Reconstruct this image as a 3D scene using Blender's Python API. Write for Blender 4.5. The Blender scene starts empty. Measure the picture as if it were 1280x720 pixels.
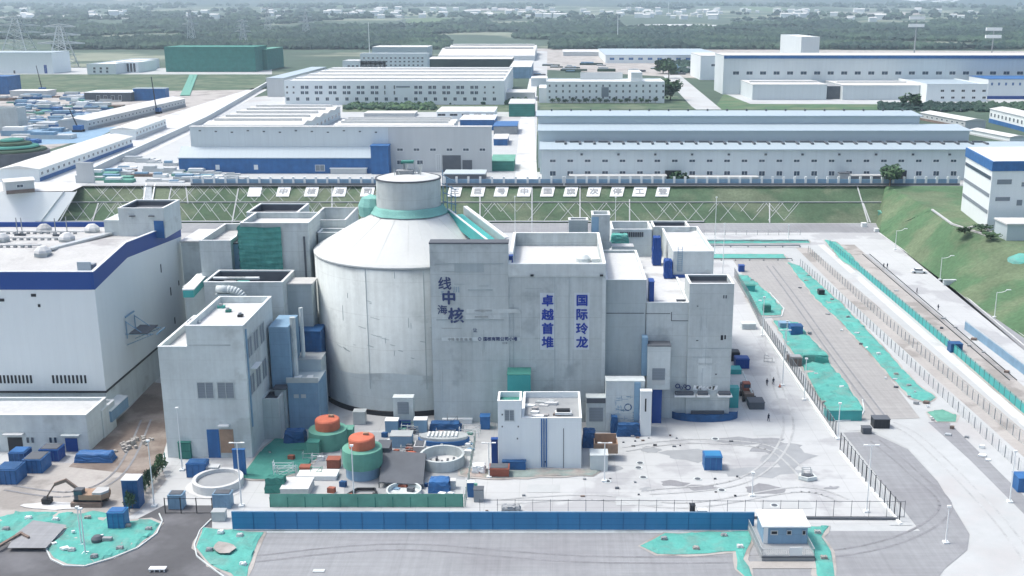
import bpy, bmesh, math, random
from mathutils import Vector, noise
random.seed(7)
R = math.radians
C = bpy.context.scene.collection
SC = bpy.context.scene
# ---------------------------------------------------------------- camera
F, PX, CH, TH = 1350.0, 690.0, 85.0, R(14.53)
cam = bpy.data.cameras.new('camera'); cam_o = bpy.data.objects.new('camera', cam); C.objects.link(cam_o)
cam_o.location = (0, 0, CH); cam_o.rotation_euler = (R(90) - TH, 0, 0)
cam.sensor_width = 36; cam.lens = F / 1280 * 36; cam.shift_x = -(PX - 640) / 1280
cam.clip_start = 1; cam.clip_end = 60000
SC.camera = cam_o
# ---------------------------------------------------------------- sky, sun, exposure
SUN_EL, SUN_AZ = R(63), R(-78)          # light comes from the left of the plant
w = bpy.data.worlds.new('World'); SC.world = w; w.use_nodes = True
nt = w.node_tree; sky = nt.nodes.new('ShaderNodeTexSky'); sky.sky_type = 'NISHITA'; sky.sun_disc = False
sky.sun_elevation = SUN_EL; sky.sun_rotation = SUN_AZ; sky.air_density = 1.0; sky.dust_density = 5.0; sky.ozone_density = 0.6
nt.links.new(sky.outputs[0], nt.nodes['Background'].inputs[0]); nt.nodes['Background'].inputs[1].default_value = 0.15
sun = bpy.data.lights.new('sun', 'SUN'); sun.energy = 1.5; sun.angle = R(10); sun.color = (1.0, 0.97, 0.94)
so = bpy.data.objects.new('sun', sun); C.objects.link(so)
sd = Vector((math.sin(SUN_AZ) * math.cos(SUN_EL), math.cos(SUN_AZ) * math.cos(SUN_EL), math.sin(SUN_EL)))
so.rotation_euler = sd.to_track_quat('Z', 'Y').to_euler(); so.location = (-100, 200, 300)
SC.view_settings.view_transform = 'Standard'; SC.view_settings.look = 'None'
SC.view_settings.exposure = 0.7; SC.view_settings.gamma = 1
SC.view_settings.use_curve_mapping = False
SC.cycles.max_bounces = 5; SC.cycles.volume_bounces = 1; SC.cycles.diffuse_bounces = 4
# ---------------------------------------------------------------- survey helpers: photo measurements to metres
def ang(v): return TH + math.atan((v - 360) / F)
def Yof(v, z=0): return (CH - z) / math.tan(ang(v))
def Zof(v, Y): return CH - Y * math.tan(ang(v))
def Xof(u, Y, z=0): return (u - PX) / F * (Y * math.cos(TH) + (CH - z) * math.sin(TH))
def P(u, v, z=0):
    Y = Yof(v, z); return Vector((Xof(u, Y, z), Y, z))
# ---------------------------------------------------------------- materials
MATS = {}
def mat(name, col, rough=0.8, var=0.12, scale=0.15, streak=0.0, seam=None, metal=0.0, spec=0.3, alt=None, altscale=0.02, altw=0.5, alth=0.08, bump=0.0, fine=0.0, tracks=0.0):
    if name in MATS: return MATS[name]
    col = (col[0] * .955, col[1], col[2] * .975)
    if alt: alt = (alt[0] * .955, alt[1], alt[2] * .975)
    m = bpy.data.materials.new(name); m.use_nodes = True; t = m.node_tree; N = t.nodes; L = t.links
    b = N['Principled BSDF']; b.inputs['Roughness'].default_value = rough; b.inputs['Metallic'].default_value = metal
    b.inputs['Specular IOR Level'].default_value = spec
    g = N.new('ShaderNodeNewGeometry')
    def mp(s):
        k = N.new('ShaderNodeMapping'); k.inputs['Scale'].default_value = s; L.new(g.outputs['Position'], k.inputs[0]); return k.outputs[0]
    def nz(s, det=5, rg=0.6):
        k = N.new('ShaderNodeTexNoise'); L.new(mp(s), k.inputs['Vector']); k.inputs['Scale'].default_value = 1; k.inputs['Detail'].default_value = det; k.inputs['Roughness'].default_value = rg; return k.outputs['Fac']
    def math_(op, a, bb, cl=False):
        k = N.new('ShaderNodeMath'); k.operation = op; k.use_clamp = cl
        for i, x in enumerate((a, bb)):
            if isinstance(x, (int, float)): k.inputs[i].default_value = x
            else: L.new(x, k.inputs[i])
        return k.outputs[0]
    val = math_('MULTIPLY_ADD', nz((scale,) * 3), var * 4); val.node.inputs[2].default_value = 1 - var * 2
    if fine:
        f2 = math_('MULTIPLY_ADD', nz((scale * 12,) * 3, 3), fine * 4); f2.node.inputs[2].default_value = 1 - fine * 2
        val = math_('MULTIPLY', val, f2)
    if streak:
        s = math_('MULTIPLY_ADD', nz((0.55, 0.55, 0.035), 4, .7), streak * 4); s.node.inputs[2].default_value = 1 - streak * 2
        val = math_('MULTIPLY', val, s)
    if tracks:
        for sc_ in ((.03, 1.1, 1), (1.1, .025, 1)):
            s = math_('MULTIPLY_ADD', nz(sc_, 3, .7), tracks * 4); s.node.inputs[2].default_value = 1 - tracks * 2; val = math_('MULTIPLY', val, s)
    if seam:
        sp = N.new('ShaderNodeSeparateXYZ'); L.new(g.outputs['Position'], sp.inputs[0])
        for ax, per, wd, dk in seam:
            q = math_('FRACT', math_('DIVIDE', sp.outputs[ax], per), 0)
            q = math_('LESS_THAN', q, wd / per); q = math_('MULTIPLY', q, -dk); q = math_('ADD', q, 1.0)
            val = math_('MULTIPLY', val, q)
    col1 = N.new('ShaderNodeRGB'); col1.outputs[0].default_value = (*col, 1); c = col1.outputs[0]
    if alt:
        n = nz((altscale,) * 3, 6, .55)
        mr = N.new('ShaderNodeMapRange'); mr.interpolation_type = 'SMOOTHSTEP'; L.new(n, mr.inputs[0])
        mr.inputs[1].default_value = altw - alth / 2; mr.inputs[2].default_value = altw + alth / 2
        mx = N.new('ShaderNodeMix'); mx.data_type = 'RGBA'; L.new(mr.outputs[0], mx.inputs[0]); L.new(c, mx.inputs[6]); mx.inputs[7].default_value = (*alt, 1); c = mx.outputs[2]
    vm = N.new('ShaderNodeVectorMath'); vm.operation = 'SCALE'; L.new(c, vm.inputs[0]); L.new(val, vm.inputs['Scale'])
    L.new(vm.outputs[0], b.inputs['Base Color'])
    if bump:
        bp = N.new('ShaderNodeBump'); bp.inputs['Strength'].default_value = bump; bp.inputs['Distance'].default_value = 0.3
        L.new(nz((scale * 8,) * 3), bp.inputs['Height']); L.new(bp.outputs[0], b.inputs['Normal'])
    MATS[name] = m; return m
M = dict(
 netp=mat('pale_teal_net', (.20, .42, .39), .85, .15, .4, 0, fine=.1, bump=.4),
 pink=mat('pinkish_sheet', (.36, .29, .27), .9, .25, .3, 0, fine=.1, alt=(.22, .27, .26), altscale=.12, altw=.5, alth=.2),
 netc=mat('hanging_net', (.075, .27, .245), .85, .15, .2, .08, [(2, 1.4, .12, .2)], fine=.08),
 track=mat('tyre_grey', (.395, .40, .415), .9, .2, .3, fine=.15),
 trackd=mat('tyre_dark', (.22, .22, .24), .9, .2, .3, fine=.15),
 panelw=mat('pale_sign_backing', (.56, .60, .66), .8, .1, .3, .06),
 joint=mat('hoarding_joint', (.02, .12, .27), .6, .05),
 conc=mat('grey_concrete', (.47, .505, .52), .9, .13, .09, .12, [(2, 4.6, .10, .16), (0, 6.3, .08, .12)], fine=.05, alt=(.37, .40, .42), altscale=.11, altw=.60, alth=.10),
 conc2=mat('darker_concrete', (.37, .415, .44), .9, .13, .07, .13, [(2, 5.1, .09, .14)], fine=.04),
 concl=mat('light_concrete', (.55, .585, .60), .9, .11, .10, .10, [(2, 4.0, .08, .12)], fine=.04, alt=(.46, .49, .50), altscale=.16, altw=.60, alth=.10),
 wrap=mat('concrete_shell', (.51, .54, .55), .85, .13, .08, .12, [(2, 7.4, .12, .12)], fine=.05, bump=.1, alt=(.42, .45, .46), altscale=.10, altw=.58, alth=.10),
 cone=mat('pale_roof_sheet', (.54, .55, .555), .7, .07, .10, 0, fine=.03, bump=.2),
 rim=mat('white_capping', (.72, .73, .75), .7, .03),
 roofw=mat('white_roof', (.55, .55, .565), .8, .09, .12, fine=.07, alt=(.44, .44, .45), altscale=.08, altw=.6, alth=.1),
 roofd=mat('roof_membrane', (.46, .455, .46), .85, .10, .15, fine=.08, alt=(.34, .33, .34), altscale=.1, altw=.56, alth=.12),
 panel=mat('white_cladding', (.72, .75, .78), .55, .03, .05, .03, [(0, 1.2, .04, .05), (2, 9.0, .05, .05)]),
 hallw=mat('pale_metal_wall', (.58, .62, .65), .6, .05, .03, .04, [(0, 3.6, .25, .05)]),
 hallg=mat('beige_grey_wall', (.50, .51, .53), .7, .06, .04, .05),
 hroof=mat('pale_blue_metal_roof', (.38, .45, .51), .45, .05, .02, 0, [(0, 2.4, .2, .06)]),
 hroofw=mat('off_white_metal_roof', (.60, .59, .59), .6, .06, .03, 0, [(0, 7.2, .5, .05)], fine=.03),
 hroofg=mat('grey_metal_wall', (.44, .50, .54), .6, .05, .02),
 blue=mat('deep_blue_paint', (.015, .065, .27), .5, .04),
 blue2=mat('blue_sheet', (.035, .13, .33), .55, .18, .4, .12),
 blue3=mat('hoarding_blue', (.035, .19, .40), .5, .10, .12, .05, [(2, 1.15, .09, .2)]),
 tarp=mat('dark_blue_tarpaulin', (.02, .085, .22), .6, .3, .5, .08, bump=.4),
 bluegrey=mat('blue_grey_panel', (.20, .32, .45), .6, .12, .3, .12, [(2, 2.6, .08, .15)]),
 glass=mat('dark_glass', (.05, .075, .11), .15, .1, .5, spec=.6),
 grill=mat('grey_louvre', (.22, .25, .29), .6, .06, .4, 0, [(2, .35, .08, .25)]),
 black=mat('black_metal', (.025, .028, .035), .5, .1),
 dgrey=mat('dark_grey', (.10, .11, .13), .7, .15, .3),
 grey=mat('mid_grey', (.30, .31, .33), .75, .12, .3),
 white=mat('white_paint', (.74, .75, .77), .5, .03),
 net=mat('teal_dust_net', (.095, .35, .315), .9, .15, .2, 0, alt=(.13, .30, .275), altscale=.25, altw=.56, alth=.2, fine=.10, bump=.3),
 netd=mat('dark_green_net', (.05, .21, .18), .85, .15, .25, 0, [(2, 1.6, .15, .35)], bump=.4),
 netg=mat('green_fabric', (.12, .31, .25), .8, .2, .3, .05),
 orange=mat('orange_red_paint', (.55, .15, .09), .65, .15, .5, .08),
 rust=mat('rusty_steel', (.30, .10, .07), .8, .2, .6),
 brown=mat('brown_plywood', (.33, .22, .16), .8, .2, .8),
 wood=mat('site_clutter_brown', (.20, .15, .13), .85, .3, .6),
 steel=mat('galvanised_steel', (.50, .52, .54), .4, .08, .5, metal=.3),
 yard=mat('dusty_concrete_yard', (.455, .46, .475), .9, .07, .05, 0, [(0, 6.0, .14, .12), (1, 6.0, .2, .12)], alt=(.37, .37, .39), altscale=.045, altw=.56, alth=.05, fine=.03),
 pale=mat('pale_ground', (.43, .44, .455), .95, .08, .04, fine=.05, alt=(.41, .40, .41), altscale=.03, altw=.58, alth=.1),
 road=mat('grey_road', (.265, .27, .29), .9, .07, .05, 0, [(0, 12.0, .12, .06), (1, 12.0, .15, .06)], fine=.06, tracks=.09, alt=(.23, .23, .25), altscale=.03, altw=.55, alth=.2),
 road2=mat('pinkish_road', (.32, .31, .31), .9, .06, .05, fine=.06, tracks=.09),
 asph=mat('dark_asphalt', (.10, .10, .11), .9, .15, .06, fine=.06, alt=(.15, .15, .165), altscale=.08, altw=.58, alth=.2),
 dirt=mat('brown_earth', (.26, .22, .20), .95, .2, .12, fine=.1, alt=(.17, .135, .12), altscale=.1, altw=.5, alth=.15),
 earth=mat('dusty_earth', (.38, .355, .345), .95, .12, .1, fine=.08, alt=(.27, .25, .24), altscale=.07, altw=.56, alth=.1),
 grass=mat('slope_grass', (.065, .11, .065), .95, .25, .09, fine=.22, alt=(.12, .15, .10), altscale=.05, altw=.52, alth=.15, bump=.5),
 grassr=mat('bright_slope_grass', (.075, .145, .075), .95, .25, .07, fine=.22, alt=(.12, .16, .095), altscale=.05, altw=.5, alth=.15, bump=.5),
 plain=mat('farmland', (.06, .095, .07), .95, .25, .004, fine=.15, alt=(.20, .22, .17), altscale=.0022, altw=.56, alth=.06),
 hill=mat('wooded_hill', (.035, .065, .055), .95, .2, .002, fine=.15, alt=(.08, .10, .08), altscale=.0022, altw=.57, alth=.06),
 leaf=mat('foliage', (.035, .075, .05), .9, .35, .15, alt=(.07, .13, .06), altscale=.09, altw=.52, alth=.2),
 leafd=mat('dark_foliage', (.016, .042, .036), .9, .35, .02, alt=(.045, .085, .055), altscale=.006, altw=.54, alth=.2),
 bark=mat('bark', (.12, .09, .07), .9, .2, 1),
 skin=mat('skin', (.45, .28, .2), .6, .03),
 cloth=mat('dark_clothing', (.03, .035, .055), .9, .1, 2),
 water=mat('wet_slab', (.36, .40, .44), .3, .1, .3),
 ink=mat('sign_blue_ink', (.02, .05, .32), .6, .02),
 inkd=mat('dark_ink', (.04, .06, .16), .6, .02),
 teal=mat('teal_steel', (.06, .36, .36), .5, .12, .3, 0),
)
# ---------------------------------------------------------------- mesh helpers
class MB:
    def __init__(s): s.v = []; s.f = []; s.m = []; s.mi = 0
    def box(s, x0, x1, y0, y1, z0, z1):
        n = len(s.v); s.v += [(x0, y0, z0), (x1, y0, z0), (x1, y1, z0), (x0, y1, z0), (x0, y0, z1), (x1, y0, z1), (x1, y1, z1), (x0, y1, z1)]
        q = [(0, 3, 2, 1), (4, 5, 6, 7), (0, 1, 5, 4), (1, 2, 6, 5), (2, 3, 7, 6), (3, 0, 4, 7)]
        s.f += [tuple(n + i for i in k) for k in q]; s.m += [s.mi] * 6; return s
    def prism(s, pts, z0, z1):
        n = len(s.v); k = len(pts)
        a = sum(pts[i][0] * pts[(i + 1) % k][1] - pts[(i + 1) % k][0] * pts[i][1] for i in range(k))
        if a < 0: pts = pts[::-1]
        s.v += [(p[0], p[1], z0) for p in pts] + [(p[0], p[1], z1) for p in pts]
        s.f += [tuple(n + i for i in range(k))[::-1], tuple(n + k + i for i in range(k))]
        s.f += [(n + i, n + (i + 1) % k, n + k + (i + 1) % k, n + k + i) for i in range(k)]; s.m += [s.mi] * (k + 2); return s
    def xprism(s, prof, x0, x1):          # profile in (y, z) extruded along x
        n = len(s.v); k = len(prof)
        s.v += [(x0, p[0], p[1]) for p in prof] + [(x1, p[0], p[1]) for p in prof]
        s.f += [tuple(n + i for i in range(k))[::-1], tuple(n + k + i for i in range(k))]
        s.f += [(n + i, n + (i + 1) % k, n + k + (i + 1) % k, n + k + i) for i in range(k)]; s.m += [s.mi] * (k + 2); return s
    def poly(s, pts):
        n = len(s.v); s.v += [tuple(p) for p in pts]; s.f.append(tuple(range(n, n + len(pts)))); s.m.append(s.mi); return s
    def tube(s, p, q, r, n=6, r2=None):
        p = Vector(p); q = Vector(q); d = (q - p)
        if d.length < 1e-6: return s
        d.normalize(); a = d.orthogonal().normalized(); b = d.cross(a); r2 = r if r2 is None else r2; k = len(s.v)
        for c, rr in ((p, r), (q, r2)):
            for i in range(n):
                t = 2 * math.pi * i / n; s.v.append(tuple(c + (a * math.cos(t) + b * math.sin(t)) * rr))
        s.f += [(k + i, k + (i + 1) % n, k + n + (i + 1) % n, k + n + i) for i in range(n)]
        s.f += [tuple(range(k, k + n))[::-1], tuple(range(k + n, k + 2 * n))]; s.m += [s.mi] * (n + 2); return s
    def lathe(s, cx, cy, prof, n=48, closed=False):   # prof: (r, z)
        k = len(s.v); m = len(prof)
        for r, z in prof:
            for i in range(n):
                t = 2 * math.pi * i / n; s.v.append((cx + r * math.cos(t), cy + r * math.sin(t), z))
        for j in range(m if closed else m - 1):
            j2 = (j + 1) % m
            for i in range(n):
                s.f.append((k + j * n + i, k + j * n + (i + 1) % n, k + j2 * n + (i + 1) % n, k + j2 * n + i)); s.m.append(s.mi)
        return s
    def bar(s, p, q, w, h):                # flat bar, width w sideways, height h upward
        p = Vector(p); q = Vector(q); d = (q - p); side = Vector((-d.y, d.x, 0)); side = side.normalized() * w / 2 if side.length > 1e-6 else Vector((w / 2, 0, 0))
        up = Vector((0, 0, h)); n = len(s.v)
        for c in (p, q):
            for o in (-side, side, side + up, -side + up): s.v.append(tuple(c + o))
        s.f += [(n, n + 1, n + 2, n + 3), (n + 7, n + 6, n + 5, n + 4)] + [(n + i, n + 4 + i, n + 4 + (i + 1) % 4, n + (i + 1) % 4) for i in range(4)]
        s.m += [s.mi] * 6; return s
    def build(s, name, mats, parent=None, smooth=False, fix=True):
        me = bpy.data.meshes.new(name); off = parent['_o'] if parent is not None and '_o' in parent.keys() else (0, 0, 0)
        vs = [(a - off[0], b - off[1], c - off[2]) for a, b, c in s.v]
        me.from_pydata(vs, [], s.f)
        if not isinstance(mats, (list, tuple)): mats = [mats]
        for m_ in mats: me.materials.append(m_)
        if len(mats) > 1:
            for p_, i_ in zip(me.polygons, s.m): p_.material_index = i_
        if fix:
            bm = bmesh.new(); bm.from_mesh(me); bmesh.ops.recalc_face_normals(bm, faces=bm.faces); bm.to_mesh(me); bm.free()
        if smooth:
            for p_ in me.polygons: p_.use_smooth = True
        me.update(); o = bpy.data.objects.new(name, me); C.objects.link(o)
        if parent is not None: o.parent = parent; o['_o'] = off
        return o
def tag(o, label, cat, group=None, kind=None):
    if label: o['label'] = label
    if cat: o['category'] = cat
    if group: o['group'] = group
    if kind or cat: o['kind'] = kind or 'thing'
    return o
def root(name, loc, label, cat, group=None):
    o = bpy.data.objects.new(name, None); C.objects.link(o); o.location = loc; o['_o'] = tuple(loc)
    return tag(o, label, cat, group)
def dup(r, loc, rz=0, label=None, sc=None):
    c = r.copy(); C.objects.link(c); c.location = loc; c.rotation_euler = (0, 0, rz)
    if sc: c.scale = sc if isinstance(sc, tuple) else (sc, sc, sc)
    if label: c['label'] = label
    for ch in [x for x in SC.objects if x.parent == r]:
        k = ch.copy(); C.objects.link(k); k.parent = c
        for g in [x for x in SC.objects if x.parent == ch]:
            h = g.copy(); C.objects.link(h); h.parent = k
    return c
def struct(name, mb, m, **k):
    o = mb.build(name, m, **k); o['kind'] = 'structure'; return o
def sheet(name, pts, m, z=0.0, label=None):   # ground area outlined by photo measurements
    mb = MB(); q = [P(u, v, 0) for u, v in pts]; mb.poly([(a.x, a.y, z) for a in q]); return struct(name, mb, m, fix=False)
def flatup(o):
    for p in o.data.polygons:
        if p.normal.z < 0: p.flip()
WINC = {}
def window(parent, x, y, z, wd, ht, side='F', mg='glass', mf='white', name='window', dp=.12):
    key = (round(wd, 2), round(ht, 2), side, mg, mf, name)
    off = parent['_o']
    if key not in WINC:
        mb = MB(); f = min(.16, wd * .12); a, b = -wd / 2, wd / 2
        def bx(u0, u1, d0, d1, z0, z1):
            if side == 'F': mb.box(u0, u1, -d1, -d0, z0, z1)
            elif side == 'R': mb.box(d0, d1, u0, u1, z0, z1)
            else: mb.box(-d1, -d0, u0, u1, z0, z1)
        mb.mi = 0; bx(a + f, b - f, -.02, dp * .3, f, ht - f)
        mb.mi = 1; bx(a, b, -.02, dp, 0, f); bx(a, b, -.02, dp, ht - f, ht); bx(a, a + f, -.02, dp, f, ht - f); bx(b - f, b, -.02, dp, f, ht - f)
        if wd > 1.2: bx(-.05, .05, -.02, dp * .8, f, ht - f)
        me_o = mb.build(name, [M[mg], M[mf]]); WINC[key] = me_o.data; bpy.data.objects.remove(me_o)
    o = bpy.data.objects.new(name, WINC[key]); C.objects.link(o); o.parent = parent
    o.location = (x - off[0], y - off[1], z - off[2]); return o
def winrow(r, u0, u1, n, wpx, v0, v1, Y, zref=0, **k):
    for i in range(n):
        u = u0 + (u1 - u0) * (i / (n - 1) if n > 1 else .5)
        zt, zb = Zof(v0, Y), Zof(v1, Y); zm = (zt + zb) / 2
        dpt = Y * math.cos(TH) + (CH - zm) * math.sin(TH)
        window(r, (u - PX) / F * dpt, Y, zb, wpx / F * dpt, zt - zb, **k)
def building(name, label, cat, u0, u1, vb, vt, vk, z0=0, wall='conc', roof='roofw', par=1.0, group=None, Y0=None, rim='rim', wins=(), pt=.35, zb=None, strips=0, uref=None, deep=None):
    Y0 = Y0 if Y0 else Yof(vb, z0); z1 = Zof(vt, Y0); Y1 = (Y0 + deep) if deep else Yof(vk, z1)
    X0, X1 = Xof(u0, Y0, z1), Xof(u1, Y0, z1); zb = z0 if zb is None else zb
    r = root(name, ((X0 + X1) / 2, (Y0 + Y1) / 2, zb), label, cat, group)
    r['_b'] = (X0, X1, Y0, Y1, zb, z1)
    zr = z1 - par
    mb = MB()
    if par > 0:
        mb.box(X0, X1, Y0, Y0 + pt, zb, z1); mb.box(X0, X1, Y1 - pt, Y1, zb, z1)
        mb.box(X0, X0 + pt, Y0 + pt, Y1 - pt, zb, z1); mb.box(X1 - pt, X1, Y0 + pt, Y1 - pt, zb, z1)
    else: mb.box(X0, X1, Y0, Y1, zb, z1 - .02)
    mb.build('wall', M[wall], r)
    rb = MB()
    if par > 0: rb.box(X0 + pt - .002, X1 - pt + .002, Y0 + pt - .002, Y1 - pt + .002, zr - .4, zr)
    else: rb.box(X0 - .3, X1 + .3, Y0 - .3, Y1 + .3, z1, z1 + .35)
    rb.build('roof', M[roof], r)
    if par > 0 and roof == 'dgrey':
        lb = MB(); e = pt + .06; lb.box(X0 + pt, X1 - pt, Y1 - e, Y1 - pt - .002, zr, z1 - .25); lb.box(X0 + pt + .002, X0 + e, Y0 + pt, Y1 - e, zr, z1 - .25); lb.build('parapet_shade', M['dgrey'], r)  # dark sheets on back and left inner faces: shade of the sunken roof as colour
    if par > 0 and rim:
        cb = MB(); e = .08; w_ = pt + 2 * e
        cb.box(X0 - e, X1 + e, Y0 - e, Y0 - e + w_, z1 + .003, z1 + .12); cb.box(X0 - e, X1 + e, Y1 + e - w_, Y1 + e, z1 + .003, z1 + .12)
        cb.box(X0 - e, X0 - e + w_, Y0 - e + w_, Y1 + e - w_, z1 + .003, z1 + .12); cb.box(X1 + e - w_, X1 + e, Y0 - e + w_, Y1 + e - w_, z1 + .003, z1 + .12)
        cb.build('coping', M[rim], r)
    if strips:
        sb = MB()
        for i in range(strips):
            yy = Y0 + (Y1 - Y0) * (i + .6) / (strips + .2); zt = (zr if par > 0 else z1 + .35)
            sb.box(X0 + 2, X1 - 2, yy, yy + (Y1 - Y0) * .06, zt - .01, zt + 1.2)
        sb.build('roof_ventilator', M['hroofw'], r)
    for wn in wins: winrow(r, *wn[:6], Y0, **(wn[6] if len(wn) > 6 else {}))
    return r
def boxpart(r, name, m, x0, x1, y0, y1, z0, z1): return MB().box(x0, x1, y0, y1, z0, z1).build(name, M[m], r)
def fence(name, label, pts, h, spacing, mpost='black', mpanel='steel', group=None, z=0, rail=True, bars=True, pw=.07, solid=None, zs=None, cat='fence', barsp=.5):
    """pts in metres; posts are parts, the infill between them one part"""
    pts = [Vector(p) for p in pts]; r = root(name, tuple(pts[0]), label, cat, group)
    L = sum((b - a).length for a, b in zip(pts, pts[1:])); n = 0
    spacing = max(spacing, L / 92)
    inf = MB()
    for a, b in zip(pts, pts[1:]):
        d = b - a; k = max(1, round(d.length / spacing)); up = Vector((0, 0, 1))
        for i in range(k + (b is pts[-1])):
            c = a + d * i / k; MB().box(c.x - pw, c.x + pw, c.y - pw, c.y + pw, c.z, c.z + h).build('post', M[mpost], r)
        s = d.normalized() * .1 if d.length > 1 else d * 0
        if rail:
            for hh in (.12, h * .93): inf.bar(a + up * hh, b + up * hh, .05, .07)
        if bars:
            kk = int(d.length / barsp)
            for i in range(kk):
                c = a + d * (i + .5) / kk; inf.tube(c + up * .1, c + up * h * .95, .025, 3)
        if solid:
            inf.bar(a + up * .05, b + up * .05, .04, h * solid)
    inf.build('infill_panel', M[mpanel], r); return r
# ================================================================ SETTING
ZP = 12.0                                   # height of the upper plain behind the embankment
Yb, Yt = Yof(279, 0), Yof(233, ZP)          # foot and top of the embankment
def smooth(t): t = max(0, min(1, t)); return t * t * (3 - 2 * t)
def terr(x, y):
    d = y
    z = ZP + 43 * smooth((d - 2300) / 3900) + 50 * smooth((d - 5600) / 3400)
    z += (170 + 190 * noise.noise(Vector((x / 2600, 3.1, 0))) + 70 * noise.noise(Vector((x / 700, 7, 0)))) * smooth((d - 8600) / 5200)
    z += smooth((d - 2400) / 2500) * 9 * noise.noise(Vector((x / 500, d / 700, 2)))
    return z
mb = MB(); mb.poly([(-900, 60, 0), (900, 60, 0), (900, Yb + 30, 0), (-900, Yb + 30, 0)]); struct('ground', mb, M['pale'], fix=False)
mb = MB(); ys = [Yt + 3, Yt + 30, 560, 700, 900, 1200, 1600] + [2000 + 300 * i for i in range(48)]
nx = 90
for y in ys:
    hw = 700 + y * .75
    for i in range(nx + 1): x = -hw + 2 * hw * i / nx; mb.v.append((x, y, terr(x, y)))
for j in range(len(ys) - 1):
    for i in range(nx):
        a = j * (nx + 1) + i; mb.f.append((a, a + 1, a + nx + 2, a + nx + 1)); mb.m.append(1 if ys[j] > 7800 else 0)
o = struct('terrain', mb, [M['plain'], M['hill']], smooth=True, fix=False)
# embankment face with its left end sloping down towards the ramp
eL, eL2 = P(88, 279, 0), P(205, 233, ZP)
mb = MB(); rows = 10
xl0, xl1 = Xof(40, Yb), Xof(95, Yt, ZP); xr0, xr1 = Xof(1105, Yb), Xof(1215, Yt, ZP)
cols = 120
for j in range(rows + 1):
    t = j / rows
    for i in range(cols + 1):
        s = i / cols; x = (xl0 + (xl1 - xl0) * t) * (1 - s) + (xr0 + (xr1 + 40 - xr0) * t) * s
        z = ZP * t + (.25 * noise.noise(Vector((x / 4, t * 6, 0))) if 0 < j < rows else (0 if j == 0 else .05)); mb.v.append((x, Yb + (Yt + 3.2 - Yb) * t, z + (.02 if j == 0 else 0)))
for j in range(rows):
    for i in range(cols): a = j * (cols + 1) + i; mb.f.append((a, a + 1, a + cols + 2, a + cols + 1)); mb.m.append(0)
struct('embankment', mb, M['grass'], smooth=True, fix=False)
def E(u, t):                                  # a point on the embankment, t = 0 foot .. 1 top
    Y = Yb + (Yt + 3.2 - Yb) * t; z = ZP * t; return Vector((Xof(u, Y, z), Y, z + .12))
# bench path, foot kerb and top kerb
for nm, t0, u0, u1, wd in (('bench_path', .53, 60, 1215, .55), ('foot_kerb', .03, 45, 880, 1.1), ('top_kerb', .985, 100, 1225, .5)):
    mb = MB(); 
    for i in range(24):
        mb.bar(E(u0 + (u1 - u0) * i / 24, t0), E(u0 + (u1 - u0) * (i + 1) / 24, t0), wd, .3)
    struct(nm, mb, M['pale'])
# slope lattice ribs: a low concrete framework on the slope
mb = MB(); rnd = random.Random(3)
for (a, b, st, h0, h1) in ((95, 480, 18, .06, .52), (120, 470, 18, .56, .97), (600, 985, 20, .06, .52)):
    u = a
    while u < b:
        for s in (1, -1):
            if rnd.random() < .7: mb.bar(E(u, h0), E(u + s * st * .95, h1), .15, .1)
            if rnd.random() < .5: mb.bar(E(u + 6, (h0 + h1) / 2), E(u + 6 + s * st * .45, h1), .14, .08)
        u += st
struct('slope_lattice', mb, M['hallg'])
mb = MB()
for u, t0, t1, s in ((115, 0, .5, 8), (190, 0, .5, 10), (210, .5, 1, 5), (600, 0, 1, 0), (665, 0, 1, 0), (725, .1, 1, 0), (787, 0, .6, 0), (962, 0, .5, 0), (1085, 0, 1, -14), (1088, 0, .5, -9), (415, 0, 1, 0), (290, 0, .9, 8), (235, .5, 1, -3)):
    mb.bar(E(u, t0), E(u + s, t1), .5, .2)
struct('slope_drain', mb, M['pale'])
mb = MB(); 
for k in range(14): a = E(180, 0.5 + k * .035); b = E(190, .5 + k * .035); mb.bar(a + Vector((0, 0, .1)), b + Vector((0, 0, .1)), 1.0, .35)
mb.bar(E(179, .5), E(183, 1), .5, .7); mb.bar(E(190, .5), E(194, 1), .5, .7)
tag(mb.build('slope_stairway', M['rim']), 'concrete stairway climbing the green embankment behind the rooftop block', 'stairway')
# road along the embankment foot, and grounds
sheet('back_road', [(-60, 279.5), (1100, 279.5), (1112, 291), (-60, 291)], M['road'], .03)
sheet('yard', [(140, 648), (575, 647), (1140, 657), (1046, 538), (920, 345), (920, 300), (-80, 300), (-80, 648)], M['yard'], .02)
sheet('dirt_lane', [(86, 584), (196, 596), (212, 540), (205, 480), (192, 478), (158, 514), (137, 534)], M['dirt'], .06)
sheet('earth_yard', [(-60, 580), (200, 578), (208, 600), (178, 636), (150, 652), (-60, 652)], M['earth'], .045)
sheet('dark_road', [(-80, 668), (60, 668), (64, 660), (150, 660), (205, 632), (265, 632), (265, 660), (300, 760), (-80, 760)], M['asph'], .047)
sheet('front_road', [(258, 664), (1150, 664), (1054, 541), (1088, 540), (1135, 562), (1172, 602), (1212, 668), (1209, 688), (1180, 712), (1150, 760), (290, 760)], M['road'], .05)
sheet('side_road', [(916, 325), (985, 325), (1066, 412), (1150, 523), (1047, 526), (965, 398)], M['road2'], .05)
sheet('white_road', [(1046, 530), (1160, 523), (1200, 560), (1292, 650), (1330, 760), (1160, 760), (1213, 690), (1213, 668), (1172, 601), (1135, 561), (1088, 538), (1060, 539)], M['pale'], .055)
sheet('verge_road', [(1160, 528), (1185, 526), (1300, 636), (1292, 655), (1212, 575)], M['road'], .06)
sheet('fence_verge', [(1060, 560), (1068, 560), (1140, 657), (1112, 657)], M['pale'], .07)
sheet('concrete_apron', [(880, 291), (1112, 291), (1290, 444), (1290, 500), (1062, 306), (880, 306)], M['yard'], .06)
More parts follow.
